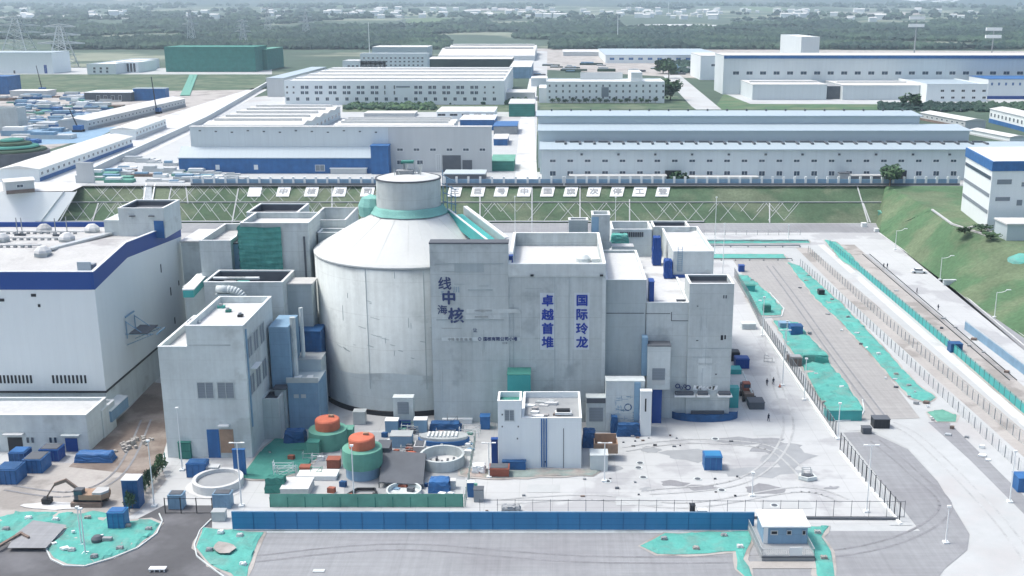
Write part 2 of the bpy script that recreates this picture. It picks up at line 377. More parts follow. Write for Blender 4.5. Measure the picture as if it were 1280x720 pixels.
sheet('trackside_strip', [(1048, 306), (1068, 306), (1300, 500), (1300, 545)], M['earth'], .065)
sheet('berm_strip', [(995, 310), (1012, 310), (1300, 556), (1300, 600), (1180, 494)], M['earth'], .07)
sheet('grey_strip', [(985, 325), (1004, 325), (1300, 590), (1300, 640), (1186, 528)], M['pale'], .072)
sheet('concrete_strip', [(1022, 306), (1030, 306), (1300, 538), (1300, 552)], M['roofw'], .09)
mb = MB()
for off in (0, 9):
    a, b = P(1078 + off, 318), P(1262 + off, 476)
    mb.bar(a + Vector((0, 0, .12)), b + Vector((0, 0, .12)), .16, .14)
struct('rail_track', mb, M['black'])
mb = MB()
for i in range(140):
    a = P(1077, 318).lerp(P(1261, 476), i / 140); b = P(1088, 318).lerp(P(1272, 476), i / 140); mb.bar(a, b, .25, .1)
struct('sleepers', mb, M['grey'])
# worn patches and wet stains on the yard slab, each with a shape of its own
rnd = random.Random(11)
def blob(name, u, v, ru, rv, m, z, k=14, jag=.35, seed=0):
    rr = random.Random(seed + int(u * 3 + v)); pts = []
    for i in range(k):
        t = 2 * math.pi * i / k; q = 1 + rr.uniform(-jag, jag); pts.append((u + ru * q * math.cos(t), v + rv * q * math.sin(t)))
    return sheet(name, pts, m, z)
for i, (u, v, ru, rv) in enumerate(((950, 590, 60, 7), (975, 560, 36, 9), (862, 570, 36, 7), (842, 604, 17, 3.5), (812, 563, 14, 4), (880, 610, 20, 4), (985, 570, 30, 12), (955, 612, 26, 7), (808, 612, 9, 3), (935, 551, 40, 4), (770, 586, 10, 3), (1040, 610, 9, 2))):
    blob('wet_patch', u, v, ru, rv, M['road'] if i % 2 else M['grey'], .035 + .003 * i)
def tyre(pts, m, z=.075):
    q = [P(*x) for x in pts]; cur = []
    for i in range(len(q) - 1):
        p0, p1, p2, p3 = q[max(0, i - 1)], q[i], q[i + 1], q[min(len(q) - 1, i + 2)]
        for k in range(8):
            t = k / 8; cur.append(.5 * ((2 * p1) + (p2 - p0) * t + (2 * p0 - 5 * p1 + 4 * p2 - p3) * t * t + (3 * p1 - p0 - 3 * p2 + p3) * t ** 3))
    for off in (-1.0, 1.0):
        mb = MB()
        for i in range(len(cur) - 1):
            d = (cur[i + 1] - cur[i]).normalized(); n_ = Vector((-d.y, d.x, 0)); w0 = .22
            a_, b_ = cur[i] + n_ * off, cur[i + 1] + n_ * off
            mb.poly([(*(a_ - n_ * w0).xy, z), (*(b_ - n_ * w0).xy, z), (*(b_ + n_ * w0).xy, z), (*(a_ + n_ * w0).xy, z)])
        struct('tyre_marking', mb, m, fix=False)
tyre([(620, 628), (740, 622), (860, 632), (1000, 612), (1060, 628)], M['track']); tyre([(960, 420), (968, 470), (985, 540), (930, 600), (800, 616)], M['track'], .08)
tyre([(780, 562), (860, 552), (960, 560), (1010, 600)], M['track'], .085)
tyre([(310, 700), (500, 684), (760, 700), (1060, 690), (1180, 640), (1140, 590), (1090, 548)], M['trackd']); tyre([(1300, 720), (1240, 640), (1150, 550), (1110, 528)], M['track'], .082)
tyre([(1100, 520), (1040, 440), (990, 370), (960, 330)], M['trackd'], .09); tyre([(10, 610), (90, 618), (150, 590), (185, 520)], M['trackd'], .11)
for i, (a, b, c, d) in enumerate((((770, 622), (826, 622), (828, 632), (770, 632)), ((950, 625), (1010, 625), (1016, 636), (952, 636)), ((660, 606), (700, 606), (700, 616), (658, 616)), ((940, 535), (975, 535), (980, 545), (942, 545)))):
    sheet('slab_patch', [a, b, c, d], M['pale'], .066)
# right-hand green hill and its plateau
hb = [P(1100, 291, 0), P(1150, 330), P(1210, 375), P(1290, 430)]
ht = [P(1165, 262, ZP), P(1195, 287, ZP), P(1245, 300, ZP), P(1300, 312, ZP)]
mb = MB(); nr = 14; base = []
def plerp(L, s):
    s *= len(L) - 1; i = min(int(s), len(L) - 2); return L[i].lerp(L[i + 1], s - i)
ext = Vector((330, 60, 0)); HB = hb + [hb[-1] + Vector((60, -80, 0))]; HT = ht + [ht[-1] + Vector((180, -40, 0))]
for j in range(nr + 1):
    for i in range(61):
        p = plerp(HB, i / 60).lerp(plerp(HT, i / 60), j / nr); 
        if 0 < j < nr: p.z += .5 * noise.noise(p / 7)
        if j == 0: p.z = .01
        mb.v.append(tuple(p))
for j in range(nr):
    for i in range(60): a = j * 61 + i; mb.f.append((a, a + 1, a + 62, a + 61)); mb.m.append(0)
struct('green_hillside', mb, M['grassr'], smooth=True, fix=False)
mb = MB(); pl = [HT[0], HT[1], HT[2], HT[3], HT[4], HT[4] + Vector((0, 200, 0)), Vector((HT[0].x, Yt + 6, ZP))]
mb.poly([(p.x, p.y, ZP + .01) for p in pl]); struct('plateau', mb, M['grassr'], fix=False)
mb = MB(); qq = [P(1165, 262, 0), ]
mb.poly([(HB[0].x, HB[0].y, .02), (HT[0].x, HT[0].y, ZP), (HT[0].x, Yt + 4, ZP), (Xof(1095, Yb), Yb, .02)]); struct('hill_shoulder', mb, M['grassr'], fix=False)
mb = MB()
kk = [P(1165, 263, ZP), P(1190, 281, ZP), P(1236, 296, ZP)]
for a, b in zip(kk, kk[1:]): mb.bar(a + Vector((0, 0, .05)), b + Vector((0, 0, .05)), .8, .5)
kk = [P(1200, 288, ZP), P(1222, 283, ZP), P(1238, 290, ZP), P(1240, 297, ZP)]
for a, b in zip(kk, kk[1:]): mb.bar(a + Vector((0, 0, .05)), b + Vector((0, 0, .05)), .8, .5)
struct('plateau_kerb', mb, M['pale'])
# service road at the foot of the right-hand hill
sheet('hill_road', [(1094, 291), (1101, 291), (1290, 424), (1290, 446), (1112, 291.5)], M['road'], .075)
mb = MB()
for (a, b) in (((1098, 291), (1290, 428)), ((1112, 291), (1290, 441)), ((1118, 300), (1290, 418)), ((1185, 345), (1290, 420))):
    mb.bar(P(*a) + Vector((0, 0, .08)), P(*b) + Vector((0, 0, .08)), .3, .22)
struct('road_kerb', mb, M['roofw'])
# upper plain: roads, yards
def psheet(name, pts, m, z=.05):
    mb = MB(); q = [P(u, v, ZP) for u, v in pts]; mb.poly([(a.x, a.y, ZP + z) for a in q]); return struct(name, mb, m, fix=False)
psheet('works_yard', [(100, 232.5), (1240, 232.5), (1240, 215), (670, 215), (672, 120), (330, 120), (300, 124), (100, 224)], M['pale'], .03)
psheet('middle_road', [(643, 231), (672, 231), (668, 150), (672, 98), (662, 98), (650, 150)], M['roofw'], .07)
psheet('far_road', [(664, 100), (684, 100), (684, 64), (668, 64)], M['pale'], .07)
psheet('works_road', [(868, 137), (902, 137), (850, 94), (828, 94)], M['pale'], .08)
psheet('works_apron', [(892, 137), (1300, 137), (1300, 128), (938, 128), (905, 117)], M['grassr'], .07)
psheet('factory_apron', [(905, 117), (938, 130), (1300, 131), (1300, 100), (905, 96)], M['pale'], .09)
psheet('upper_apron', [(560, 80), (905, 100), (1290, 70), (1290, 64), (560, 60)], M['earth'], .05)
psheet('dorm_lawn', [(675, 137), (870, 137), (846, 120), (675, 128)], M['grass'], .1)
psheet('left_road', [(-40, 240), (90, 239), (236, 168), (334, 112), (316, 110), (-40, 222)], M['roofw'], .06)
psheet('side_yard', [(-60, 222), (320, 112), (320, 108), (-60, 118)], M['earth'], .05)
psheet('long_lawn', [(-60, 117), (330, 112), (332, 93), (-60, 93)], M['grass'], .06)
psheet('north_yard', [(-60, 93), (340, 93), (340, 86), (-60, 84)], M['pale'], .07)
psheet('hedge_lawn', [(428, 140), (660, 140), (655, 125), (428, 125)], M['grass'], .08)
psheet('teal_yard', [(96, 150), (180, 128), (225, 130), (130, 158)], M['netg'], .08)
psheet('blue_yard', [(30, 168), (150, 158), (110, 178), (35, 182)], M['bluegrey'], .08)
psheet('pale_field', [(790, 38), (905, 39), (885, 29), (790, 28)], M['roofw'], 2)
# left ramp down to the plant road
mb = MB(); a, b, c_, d_ = P(-60, 240, ZP), P(96, 240, ZP), P(70, 279, 0), P(-90, 279, 0)
mb.poly([d_ + Vector((0, 0, .05)), c_ + Vector((0, 0, .05)), b + Vector((0, 0, .07)), a + Vector((0, 0, .07))]); struct('ramp', mb, M['rim'], fix=False)
mb = MB()
for (u0, u1) in ((52, 96), (28, 80)): mb.bar(P(u0 + 22, 279, 0) + Vector((0, 0, .1)), P(u1, 240, ZP) + Vector((0, 0, .15)), .7, .4)
struct('ramp_kerb', mb, M['hallg'])
for (u, v, s) in ((850, 33, 62), (540, 30, 40), (120, 27, 110), (1100, 24, 45), (320, 36, 50), (1260, 26, 60), (640, 22, 60), (960, 22, 30), (420, 20, 90), (200, 18, 80), (1180, 17, 90), (1010, 16, 70)):
    pts = []; rr = random.Random(u)
    Y = Yof(v, ZP + 14); X = Xof(u, Y, ZP)
    mbb = MB(); q = []
    for i in range(12):
        t = 2 * math.pi * i / 12; x = X + s * 1.9 * (Y / 2600) * math.cos(t) * rr.uniform(.6, 1.3); y = Y + Y * .09 * math.sin(t) * rr.uniform(.6, 1.2); q.append((x, y, terr(x, y) + 1.5))
    mbb.poly(q); struct('field', mbb, M['roofw'] if u in (850, 120, 1180) else (M['earth'] if u % 3 else M['grassr']), fix=False)
# ---------------------------------------------------------------- far woods, as one mass
VILL = [(20, 13, 5), (135, 13, 5), (345, 14, 7), (430, 13, 10), (460, 14, 8), (490, 12, 9), (550, 11, 10), (600, 14, 9), (655, 12, 11), (690, 13, 8), (745, 11, 7), (790, 10, 10), (820, 13, 12), (862, 15, 12), (895, 14, 8), (985, 12, 14), (1015, 11, 8), (1060, 12, 4), (1080, 22, 5), (1200, 10, 4), (255, 14, 4), (940, 12, 4), (1150, 13, 3)]
def near_village(x, y):
    u = PX + F * x / (y * math.cos(TH) + 10); return y > 4200 and y < 7200 and any(abs(u - c[0]) < 26 for c in VILL)
def clump_mesh():
    bm = bmesh.new(); bmesh.ops.create_icosphere(bm, subdivisions=1, radius=1); v = [tuple(x.co) for x in bm.verts]; f = [tuple(y.index for y in x.verts) for x in bm.faces]; bm.free(); return v, f
CV, CF = clump_mesh()
def woods(name, label, spots, m, kind='stuff', cat=None):
    mb = MB()
    for (x, y, z, r) in spots:
        n = len(mb.v); k = random.uniform(.75, 1.25)
        for a, b, c in CV:
            q = random.uniform(.7, 1.3); mb.v.append((x + a * r * q * k, y + b * r * q * k, z + max(-.2, c) * r * .85 * q + r * .35))
        for f in CF: mb.f.append(tuple(n + i for i in f)); mb.m.append(0)
    o = mb.build(name, m, fix=False); return tag(o, label, cat or 'woodland', kind=kind)
sp = []
while len(sp) < 19000:
    v = 26 + (62 - 26) * random.random() ** .8; u = random.uniform(-20, 1300)
    if 560 < u < 690 and v > 50: continue
    if u < 70 and v > 50: continue
    Y = Yof(v, ZP); 
    if Y > 6000: continue
    X = Xof(u, Y, ZP); n = noise.noise(Vector((X / 260, Y / 330, 0)))
    if n < -.22 and v < 50: continue
    if 775 < u < 915 and 27 < v < 40: continue
    if near_village(X, Y) and random.random() < .8: continue
    if noise.noise(Vector((X / 420, Y / 900, 9))) < -.34: continue
    sp.append((X, Y, terr(X, Y), random.uniform(5, 9) * (.8 + Y / 4500)))
woods('forest', 'dark green woodland stretching across the far plain behind the factories', sp, M['leafd'])
sp = []
for i in range(4200):
    Y = random.uniform(5200, 9000); X = random.uniform(-.6, .55) * Y
    if noise.noise(Vector((X / 500, Y / 700, 5))) < .02 or near_village(X, Y) and random.random() < .9: continue
    sp.append((X, Y, terr(X, Y) - 3, random.uniform(12, 26)))
woods('hill_woods', 'hazy bluish woods on the foothills along the top of the view', sp, M['leafd'])
# ================================================================ FAR BUILDINGS ON THE UPPER PLAIN
def hwin(n, u0, u1, va, vb_, w_=7, **k): return (u0, u1, n, w_, va, vb_, k)
# village houses
rnd = random.Random(5)
def house_proto():
    r = root('village_house', (0, 0, 0), 'x', 'house', 'small white houses scattered before the far hills'); r['_o'] = (0, 0, 0)
    MB().box(-7, 7, -5, 5, -3, 8).build('wall', M['white'], r); MB().xprism([(-5.6, 8), (5.6, 8), (0, 10.6)], -7.5, 7.5).build('roof', M['hroofw'], r); return r
hp = house_proto(); hp.name = 'village_house'; first = True
clusters = VILL
for ci, (u, v, n) in enumerate(clusters):
    for k in range(n):
        vv = v + rnd.uniform(-1.5, 1.5); uu = u + rnd.uniform(-22, 22)
        Y = rnd.uniform(4700, 6900) if vv < 18 else rnd.uniform(4100, 4500); X = Xof(uu, Y, 40)
        s = rnd.uniform(.9, 2.0); loc = (X, Y, terr(X, Y) + 3)
        lab = 'small white house among the trees in the village below the far hills'
        if first: hp.location = loc; hp.scale = (s * 1.5, s, s); hp['label'] = lab; first = False
        else: dup(hp, loc, rnd.uniform(-.4, .4), lab, sc=(s * 1.5, s, s))
B = building
# far left
B('storage_shed', 'white shed with dark blue eaves at the left edge beside a pylon', 'shed', -30, 64, 92, 66, 64, ZP, wall='panel', roof='hroof', par=0, wins=[(18, 18, 1, 2.5, 88, 92, dict(mg='black')), (57, 57, 1, 4, 81, 92, dict(mg='blue'))])
B('site_office', 'small white flat-roofed building with column row, right of the pylons', 'building', 108, 144, 93, 80, 73, ZP, wall='panel', roof='rim', par=.8, wins=[(118, 134, 3, 3, 84, 87, dict(mg='black')), (118, 134, 3, 3, 88, 91, {})])
r = B('portico', 'white colonnade wing joined right of the small flat-roofed building', 'portico', 144, 172, 91, 78, 75, ZP, wall='panel', roof='rim', par=.6, wins=[(148, 168, 6, 3, 79, 90, dict(mg='black'))])
r = B('covered_hall', 'large building under construction wrapped in dark green netting', 'building', 205, 318, 90, 59, 57, ZP, wall='netd', roof='netd', par=0)
B('scaffold_block', 'narrow green-netted block against the right end of the netted hall', 'building', 319, 333, 88, 62, 59, ZP, wall='netd', roof='netg', par=0)
B('blue_hut', 'blue sheet-clad hut beside white canopy shed in left construction yard', 'hut', 166, 206, 126, 111, 110, ZP, wall='blue2', roof='hroof', par=0)
r = B('open_shed', 'white-roofed open shed left of the blue hut', 'shed', 105, 163, 127, 116, 113, ZP, wall='dgrey', roof='rim', par=0, wins=[(123, 150, 4, 4, 119, 126, dict(mg='black'))])
B('concrete_block', 'pale square block at left edge above green spiral roof', 'building', -30, 21, 166, 135, 133, ZP, wall='conc', roof='roofd')
B('blue_sheet_block', 'bright blue block on the left edge above the white yard', 'building', -30, 9, 118, 96, 94, ZP, wall='blue2', roof='blue2', par=0)
B('works_shed', 'long low grey-roofed shed behind the left construction yard', 'shed', 12, 58, 120, 114, 112, ZP, wall='hallg', roof='hroofw', par=0)
# long diagonal sheds at left
def dshed(name, label, a, b, wd, h, m='panel', rf='hroofw', win=True, bm_='blue2'):
    a, b = P(*a, ZP), P(*b, ZP); d = b - a; L = d.length; an = math.atan2(d.y, d.x)
    r = root(name, tuple(a), label, 'shed'); r['_o'] = (0, 0, 0); r.rotation_euler.z = an
    MB().box(0, L, 0, wd, 0, h).build('wall', M[m], r)
    MB().xprism([(-.6, h), (wd + .6, h), (wd / 2, h + wd * .09)], -.5, L + .5).build('roof', M[rf], r)
    MB().box(.1, L - .1, -.25, -.02, 0, h * .3).build('base_band', M[bm_], r)
    n = min(40, int(L / 6))
    if win:
        for i in range(n): window(r, (i + .5) * L / n, 0, h * .45, 2.6, h * .28)
    return r
dshed('site_dormitory', 'long white dormitory shed with blue base running diagonally beside the left road', (50, 227), (166, 183), 17, 5.5)
dshed('storage_hall', 'long white shed behind the dormitory, running up to the blue hut', (110, 163), (232, 133), 18, 6, bm_='grey', m='hallg')
dshed('site_hall', 'short white shed between dormitory and diagonal road wall', (170, 175), (208, 160), 14, 6, bm_='hallg')
dshed('blue_roof_shed', 'low blue-fronted shed at the lower left end of the dormitory', (6, 226), (44, 223), 10, 3.5, bm_='blue2', m='hallg')
dshed('site_canteen', 'small brownish canteen block near the left ramp', (8, 243), (44, 240), 9, 5, m='hallg', bm_='wood')
# diagonal retaining wall
pts = [(96, 229), (140, 207), (258, 152), (334, 107)]
r = root('road_wall', tuple(P(96, 229, ZP)), 'long pale concrete wall running diagonally up beside the left road', 'wall')
mb = MB(); cb = MB()
for a, b in zip(pts, pts[1:]):
    a, b = P(*a, ZP), P(*b, ZP); mb.bar(a, b, .8, 3.2); cb.bar(a + Vector((0, 0, 3.22)), b + Vector((0, 0, 3.22)), 1.2, .3)
mb.build('wall_body', M['hallg'], r); cb.build('coping', M['rim'], r)
MB().box(*(lambda a, b: (a.x, b.x, a.y, a.y + 1))(P(97, 229, ZP), P(118, 229, ZP)), ZP, ZP + 9).build('end_panel', M['hallg'], r)
# green spiral roof
c0 = P(5, 212, ZP); r = root('spiral_tank', tuple(c0), 'round stepped dark green dome at the left edge over a dark grey drum', 'tank'); 
rd = 15
MB().lathe(c0.x - 2, c0.y + rd, [(rd + 1, ZP), (rd + 1, ZP + 7), (0.01, ZP + 7)]).build('drum', M['dgrey'], r)
for k in range(4): MB().lathe(c0.x - 2, c0.y + rd, [(rd - k * 3.2, ZP + 7.3 + k * 1.5), (rd - k * 3.2 - .5, ZP + 8 + k * 1.5), (rd - 2.6 - k * 3.2, ZP + 8.4 + k * 1.5), (.01, ZP + 8.3 + k * 1.5)]).build('roof_ring', M['netd' if k % 2 else 'leafd'], r)
# green net chute on the lawn
a, b = P(238, 121, ZP), P(234, 94, ZP); r = root('net_chute', tuple(a), 'two bright green net strips laid across the far lawn', 'netting')
MB().bar(P(229, 120, ZP), P(240, 94, ZP), 5, .8).build('net_strip', M['netg'], r); MB().bar(P(235, 120, ZP), P(245, 94, ZP), 3, .8).build('net_strip', M['netg'], r)
# construction yard clutter
rnd = random.Random(21)
def pile(name, label, group, u, v, m, s):
    p = P(u, v, ZP); r = root(name, tuple(p), label, 'site stack', group); mb = MB(); 
    w_, h = s * rnd.uniform(1.2, 2.6), s * rnd.uniform(.3, .6)
    mb.box(p.x - w_, p.x + w_, p.y, p.y + s * 1.5, ZP, ZP + h); mb.build('load', M[m], r)
    MB().box(p.x - w_ * .9, p.x + w_ * .2, p.y + .3, p.y + s, ZP + h, ZP + h * 1.7).build('top_load', M[rnd.choice(['steel', 'white', 'bluegrey', 'hallg'])], r)
for i in range(190):
    u = rnd.uniform(5, 150); v = rnd.uniform(122, 182)
    if v > 182 - u * .0 or (u < 24 and v > 130): continue
    if v > 214 - u * .55: continue
    pile('material_stack', 'low stack of blue and white building material in the left construction yard', 'material stacks in the left construction yard', u, v, rnd.choice(['blue2', 'bluegrey', 'steel', 'white', 'netg', 'tarp', 'bluegrey', 'grey', 'hallg', 'wood']), rnd.uniform(2, 5.5))
for i in range(48):
    u = rnd.uniform(122, 300); v = rnd.uniform(200, 229) if u < 225 else rnd.uniform(217, 230)
    if v < 232 - (u - 95) * .45: v = 229 - rnd.random() * 6
    pile('stored_material', 'small pile of pipes and boxes behind the embankment at left', 'piles of pipes and boxes behind the embankment', u, v, rnd.choice(['steel', 'grey', 'wood', 'white', 'hallg', 'netg']), rnd.uniform(1.2, 3.2))
for i in range(60):
    u = rnd.uniform(672, 905) if rnd.random() < .6 else rnd.uniform(560, 650); v = rnd.uniform(78, 98) if u > 660 else rnd.uniform(66, 82)
    if 676 < u < 845 and v > 93: continue
    pile('yard_stack', 'dim stack of goods in the yard behind the dormitory block', 'stacks in the far factory yard', u, v, rnd.choice(['dgrey', 'bluegrey', 'steel', 'leafd', 'grey']), rnd.uniform(3, 7))
# crawler-crane jibs
for (u0, v0, u1, v1, w0, lb) in ((98, 165, 86, 136, 0, 'lower'), (196, 142, 189, 96, 0, 'upper'), (53, 115, 46, 82, 0, 'far')):
    a = P(u0, v0, ZP); zt = ZP + (v0 - v1) * .56; b = Vector((Xof(u1, a.y, zt), a.y, zt)) 
    b.z = Zof(v1, a.y)
    r = root('crawler_crane', tuple(a), {'lower': 'crane with slanting black jib over the blue yard at left', 'upper': 'crane with tall black jib behind the long white shed', 'far': 'distant crane with thin jib in front of the long lawn'}[lb], 'crane')
    MB().tube(a + Vector((0, 0, 2.5)), b, .5, 6, .3).build('jib', M['black'], r); MB().box(a.x - 2.5, a.x + 2.5, a.y - 1.5, a.y + 3, ZP + 1.4, ZP + 4).build('cab', M['blue2'], r)
    MB().box(a.x - 3, a.x + 3, a.y - 2, a.y - 1, ZP, ZP + 1.3).build('track', M['black'], r); MB().box(a.x - 3, a.x + 3, a.y + 2, a.y + 3, ZP, ZP + 1.3).build('track', M['black'], r)
# left factory
r = B('factory_hall', 'big left factory with blue-tinted wall and small square windows', 'factory', 237, 614, 215, 159, 158, ZP, wall='hallw', roof='hroofw', par=0, wins=[(248, 584, 17, 8, 185, 189, {})])
X0, X1, Y0, Y1, zb, z1 = r['_b']
zw = Zof(167, Y0)
boxpart(r, 'grey_facade', 'hallg', Xof(485, Y0, z1), X1 - .01, Y0 - .35, Y0 - .005, zb, z1 - .3)
winrow(r, 500, 603, 6, 8, 185, 189, Y0 - .35)
winrow(r, 500, 525, 2, 8, 200, 206, Y0 - .35); winrow(r, 548, 548, 1, 6, 193, 213, Y0 - .35, mg='hallg')
boxpart(r, 'dark_doorway', 'dgrey', Xof(553, Y0, 20), Xof(576, Y0, 20), Y0 - .6, Y0 - .36, zb, Zof(194, Y0)); boxpart(r, 'side_doorway', 'dgrey', Xof(578, Y0, 20), Xof(590, Y0, 20), Y0 - .6, Y0 - .36, zb, Zof(200, Y0))
sb = MB()
for k in range(18): uu = 250 + k * 20; z = Zof(164 + (k % 3), Y0); x = Xof(uu, Y0, z); sb.box(x - .5, x + .5, Y0 - .3, Y0 - .01, z, z + .5)
sb.build('wall_lamp_row', M['dgrey'], r)
r = B('blue_annex', 'long bright blue annex with pale sloping roof in front of the left factory', 'annex', 223, 470, 217, 198, 195, ZP, wall='blue2', roof='hroof', par=0, wins=[(272, 272, 1, 5, 206, 212, dict(mg='white')), (400, 400, 1, 12, 206, 214, dict(mg='grill')), (320, 320, 1, 5, 206, 212, dict(mg='white'))])
X0, X1, Y0, Y1, zb, z1 = r['_b']; yw = Yof(215, ZP)
MB().xprism([(Y0 - .5, z1 + .36), (yw - .1, z1 + .36), (yw - .1, Zof(183, yw))], X0, X1).build('sloping_roof', M['hroof'], r)
B('blue_stair_tower', 'tall bright blue tower at the right end of the blue annex', 'tower', 463, 485, 218, 183, 180, ZP, wall='blue2', roof='blue2', par=0)
B('entrance_canopy', 'white flat canopy standing in front of the blue annex', 'canopy', 413, 458, 217.5, 211, 208, ZP, wall='hallg', roof='rim', par=0)
def spans(name, label, u0, u1, vb, levels, m='hroofw', wall='hallw', side=True, wins=(), group=None, cat='factory'):
    """a row of parallel ridged roofs seen from the front, levels = [(v eave, v ridge)...]"""
    Y = Yof(vb, ZP); z = Zof(levels[0][0], Y); ztop = z
    Yb_ = Yof(levels[-1][1], ztop + 1.5); X0, X1 = Xof(u0, Y, z), Xof(u1, Y, z)
    r = root(name, ((X0 + X1) / 2, (Y + Yb_) / 2, ZP), label, cat, group); r['_b'] = (X0, X1, Y, Yb_, ZP, z)
    MB().box(X0, X1, Y, Yb_, ZP, z).build('wall', M[wall], r)
    n = len(levels); 
    for i in range(n):
        ya = Y + (Yb_ - Y) * i / n; yb = Y + (Yb_ - Y) * (i + 1) / n
        MB().xprism([(ya + .01, z + .02), (yb - .01, z + .02), (yb - .01, z + .5), ((ya + yb) / 2, z + (yb - ya) * .06 + .5), (ya + .01, z + .5)], X0 - .6, X1 + .6).build('roof', M[m], r)
        MB().box(X0 + 3, X1 - 3, (ya + yb) / 2 - (yb - ya) * .05, (ya + yb) / 2 + (yb - ya) * .05, z + (yb - ya) * .06 + .4, z + (yb - ya) * .06 + 1.8).build('ridge_ventilator', M['hroofw'], r)
    for wn in wins: winrow(r, *wn[:6], Y, **(wn[6] if len(wn) > 6 else {}))
    return r
r = spans('works_hall', 'white multi-ridge workshop hall behind the left factory, its right side lined with windows', 255, 378, 172, [(157, 155.5)] + [(150, 145)] * 3 + [(138, 132)])
X0, X1, Y0, Y1, zb, z1 = r['_b']
for k in range(10):
    for zz in (z1 - 5, z1 - 9): window(r, X1, Y0 + (Y1 - Y0) * (k + .5) / 10, zz, 5, 2.4, side='R')
spans('rear_workshop', 'white ridged workshop behind the right half of the left factory', 418, 566, 172, [(157.5, 154), (150, 149), (152, 147)])
B('roadside_shed', 'small white shed with black fascia right of the hedge', 'shed', 546, 618, 152, 140, 134, ZP, wall='panel', roof='rim', par=0, wins=[(552, 612, 5, 10, 142, 145, dict(mg='black'))])
B('blue_wall_shed', 'white-roofed shed with blue walls behind the left factory corner', 'shed', 575, 618, 163, 150, 144, ZP, wall='blue2', roof='rim', par=0)
B('blue_roof_hut', 'hut with a bright blue roof beside the middle road', 'hut', 617, 646, 168, 158, 152, ZP, wall='grey', roof='blue2', par=0)
B('roadside_kiosk', 'pale pink-roofed hut between factory corner and middle road', 'hut', 617, 634, 182, 174, 168, ZP, wall='blue2', roof='hroofw', par=0)
B('green_skip_shed', 'dark green covered store right of the left factory', 'store', 614, 642, 214, 202, 194, ZP, wall='netd', roof='netg', par=0)
B('low_wall_store', 'low white store among the hedges behind the left factory', 'store', 455, 518, 146, 142, 139, ZP, wall='hallg', roof='hroofw', par=0)
B('grey_gate_store', 'grey gate store with white panel beside the middle road', 'store', 636, 668, 146, 130, 124, ZP, wall='netd', roof='hallg', par=0)
B('white_gatehouse', 'small white gatehouse on the left of the middle road', 'gatehouse', 664, 684, 108, 98, 96, ZP, wall='panel', roof='rim', par=0)
B('pale_store', 'pale low store right of the three-storey white factory', 'store', 632, 668, 126, 116, 112, ZP, wall='hallg', roof='hroofw', par=0)
# three-storey white factory
W3 = []
for v0 in (107, 113.8):
    W3 += [(376, 392, 2, 11, v0, v0 + 4.2, {})]
    W3 += [(378 + 17.5 * i + dx, 378 + 17.5 * i + dx, 1, 4.6, v0, v0 + 4.2, {}) for i in range(6) for dx in (0, 5.5)] if v0 else []
    W3 += [(520 + 17.5 * i + dx, 520 + 17.5 * i + dx, 1, 4.6, v0, v0 + 4.2, {}) for i in range(5) for dx in (0, 5.5)]
    W3 += [(606, 617, 2, 2.6, v0 + .5, v0 + 3.5, dict(mg='black')), (359, 367, 2, 2.6, v0 + .5, v0 + 3.5, dict(mg='black')), (481, 493, 2, 2.2, v0 - .5, v0 + 4.5, dict(mg='black'))]
W3 = [x for x in W3 if x[3] != 11] + [(360, 618, 22, 4.5, 121.5, 126, {})]
r = B('white_factory', 'three-storey white factory with paired windows and a broad pale roof', 'factory', 355, 630, 131, 101, 84, ZP, wall='panel', roof='hroofw', par=.6, wins=W3, strips=4)
B('factory_wing', 'grey-sided wing with light blue roof at the left end of the three-storey factory', 'wing', 333, 354, 121, 98, 84, ZP, wall='hallg', roof='hroof', par=0)
X0, X1, Y0, Y1, zb, z1 = r['_b']; boxpart(r, 'entrance_sign_band', 'grill', Xof(495, Y0, z1), Xof(512, Y0, z1), Y0 - .3, Y0 - .01, Zof(109.5, Y0), Zof(107.5, Y0))
W4 = [(455, 528, 14, 2.6, va, va + 2, dict(mg='black')) for va in (71.5, 76, 80.5)]
B('office_block', 'white office block with rows of tiny windows behind the three-storey factory', 'office', 450, 534, 90, 67, 66, ZP, wall='panel', roof='rim', par=.8, wins=W4)
B('stepped_wing', 'low white stepped wing left of the office block with a dark window strip', 'wing', 428, 482, 90, 76, 74, ZP, wall='panel', roof='hroofw', par=.5, wins=[(436, 478, 9, 3.4, 81.5, 83.5, dict(mg='black'))])
B('dark_shed', 'slate blue shed with pale ridge behind the office block', 'shed', 465, 534, 72, 59, 57, ZP, wall='hroofg', roof='hroofw', par=0)
spans('pink_roof_plant', 'broad pinkish-white roofed plant beyond the road end', 548, 668, 76, [(70, 66), (64, 60)])
B('dim_depot', 'low white depot below the pinkish roofed plant', 'depot', 534, 640, 84, 74, 71, ZP, wall='leafd', roof='hroofw', par=0)
B('side_depot', 'white depot beside the far end of the middle road', 'depot', 637, 664, 98, 84, 76, ZP, wall='bluegrey', roof='hroofw', par=0)
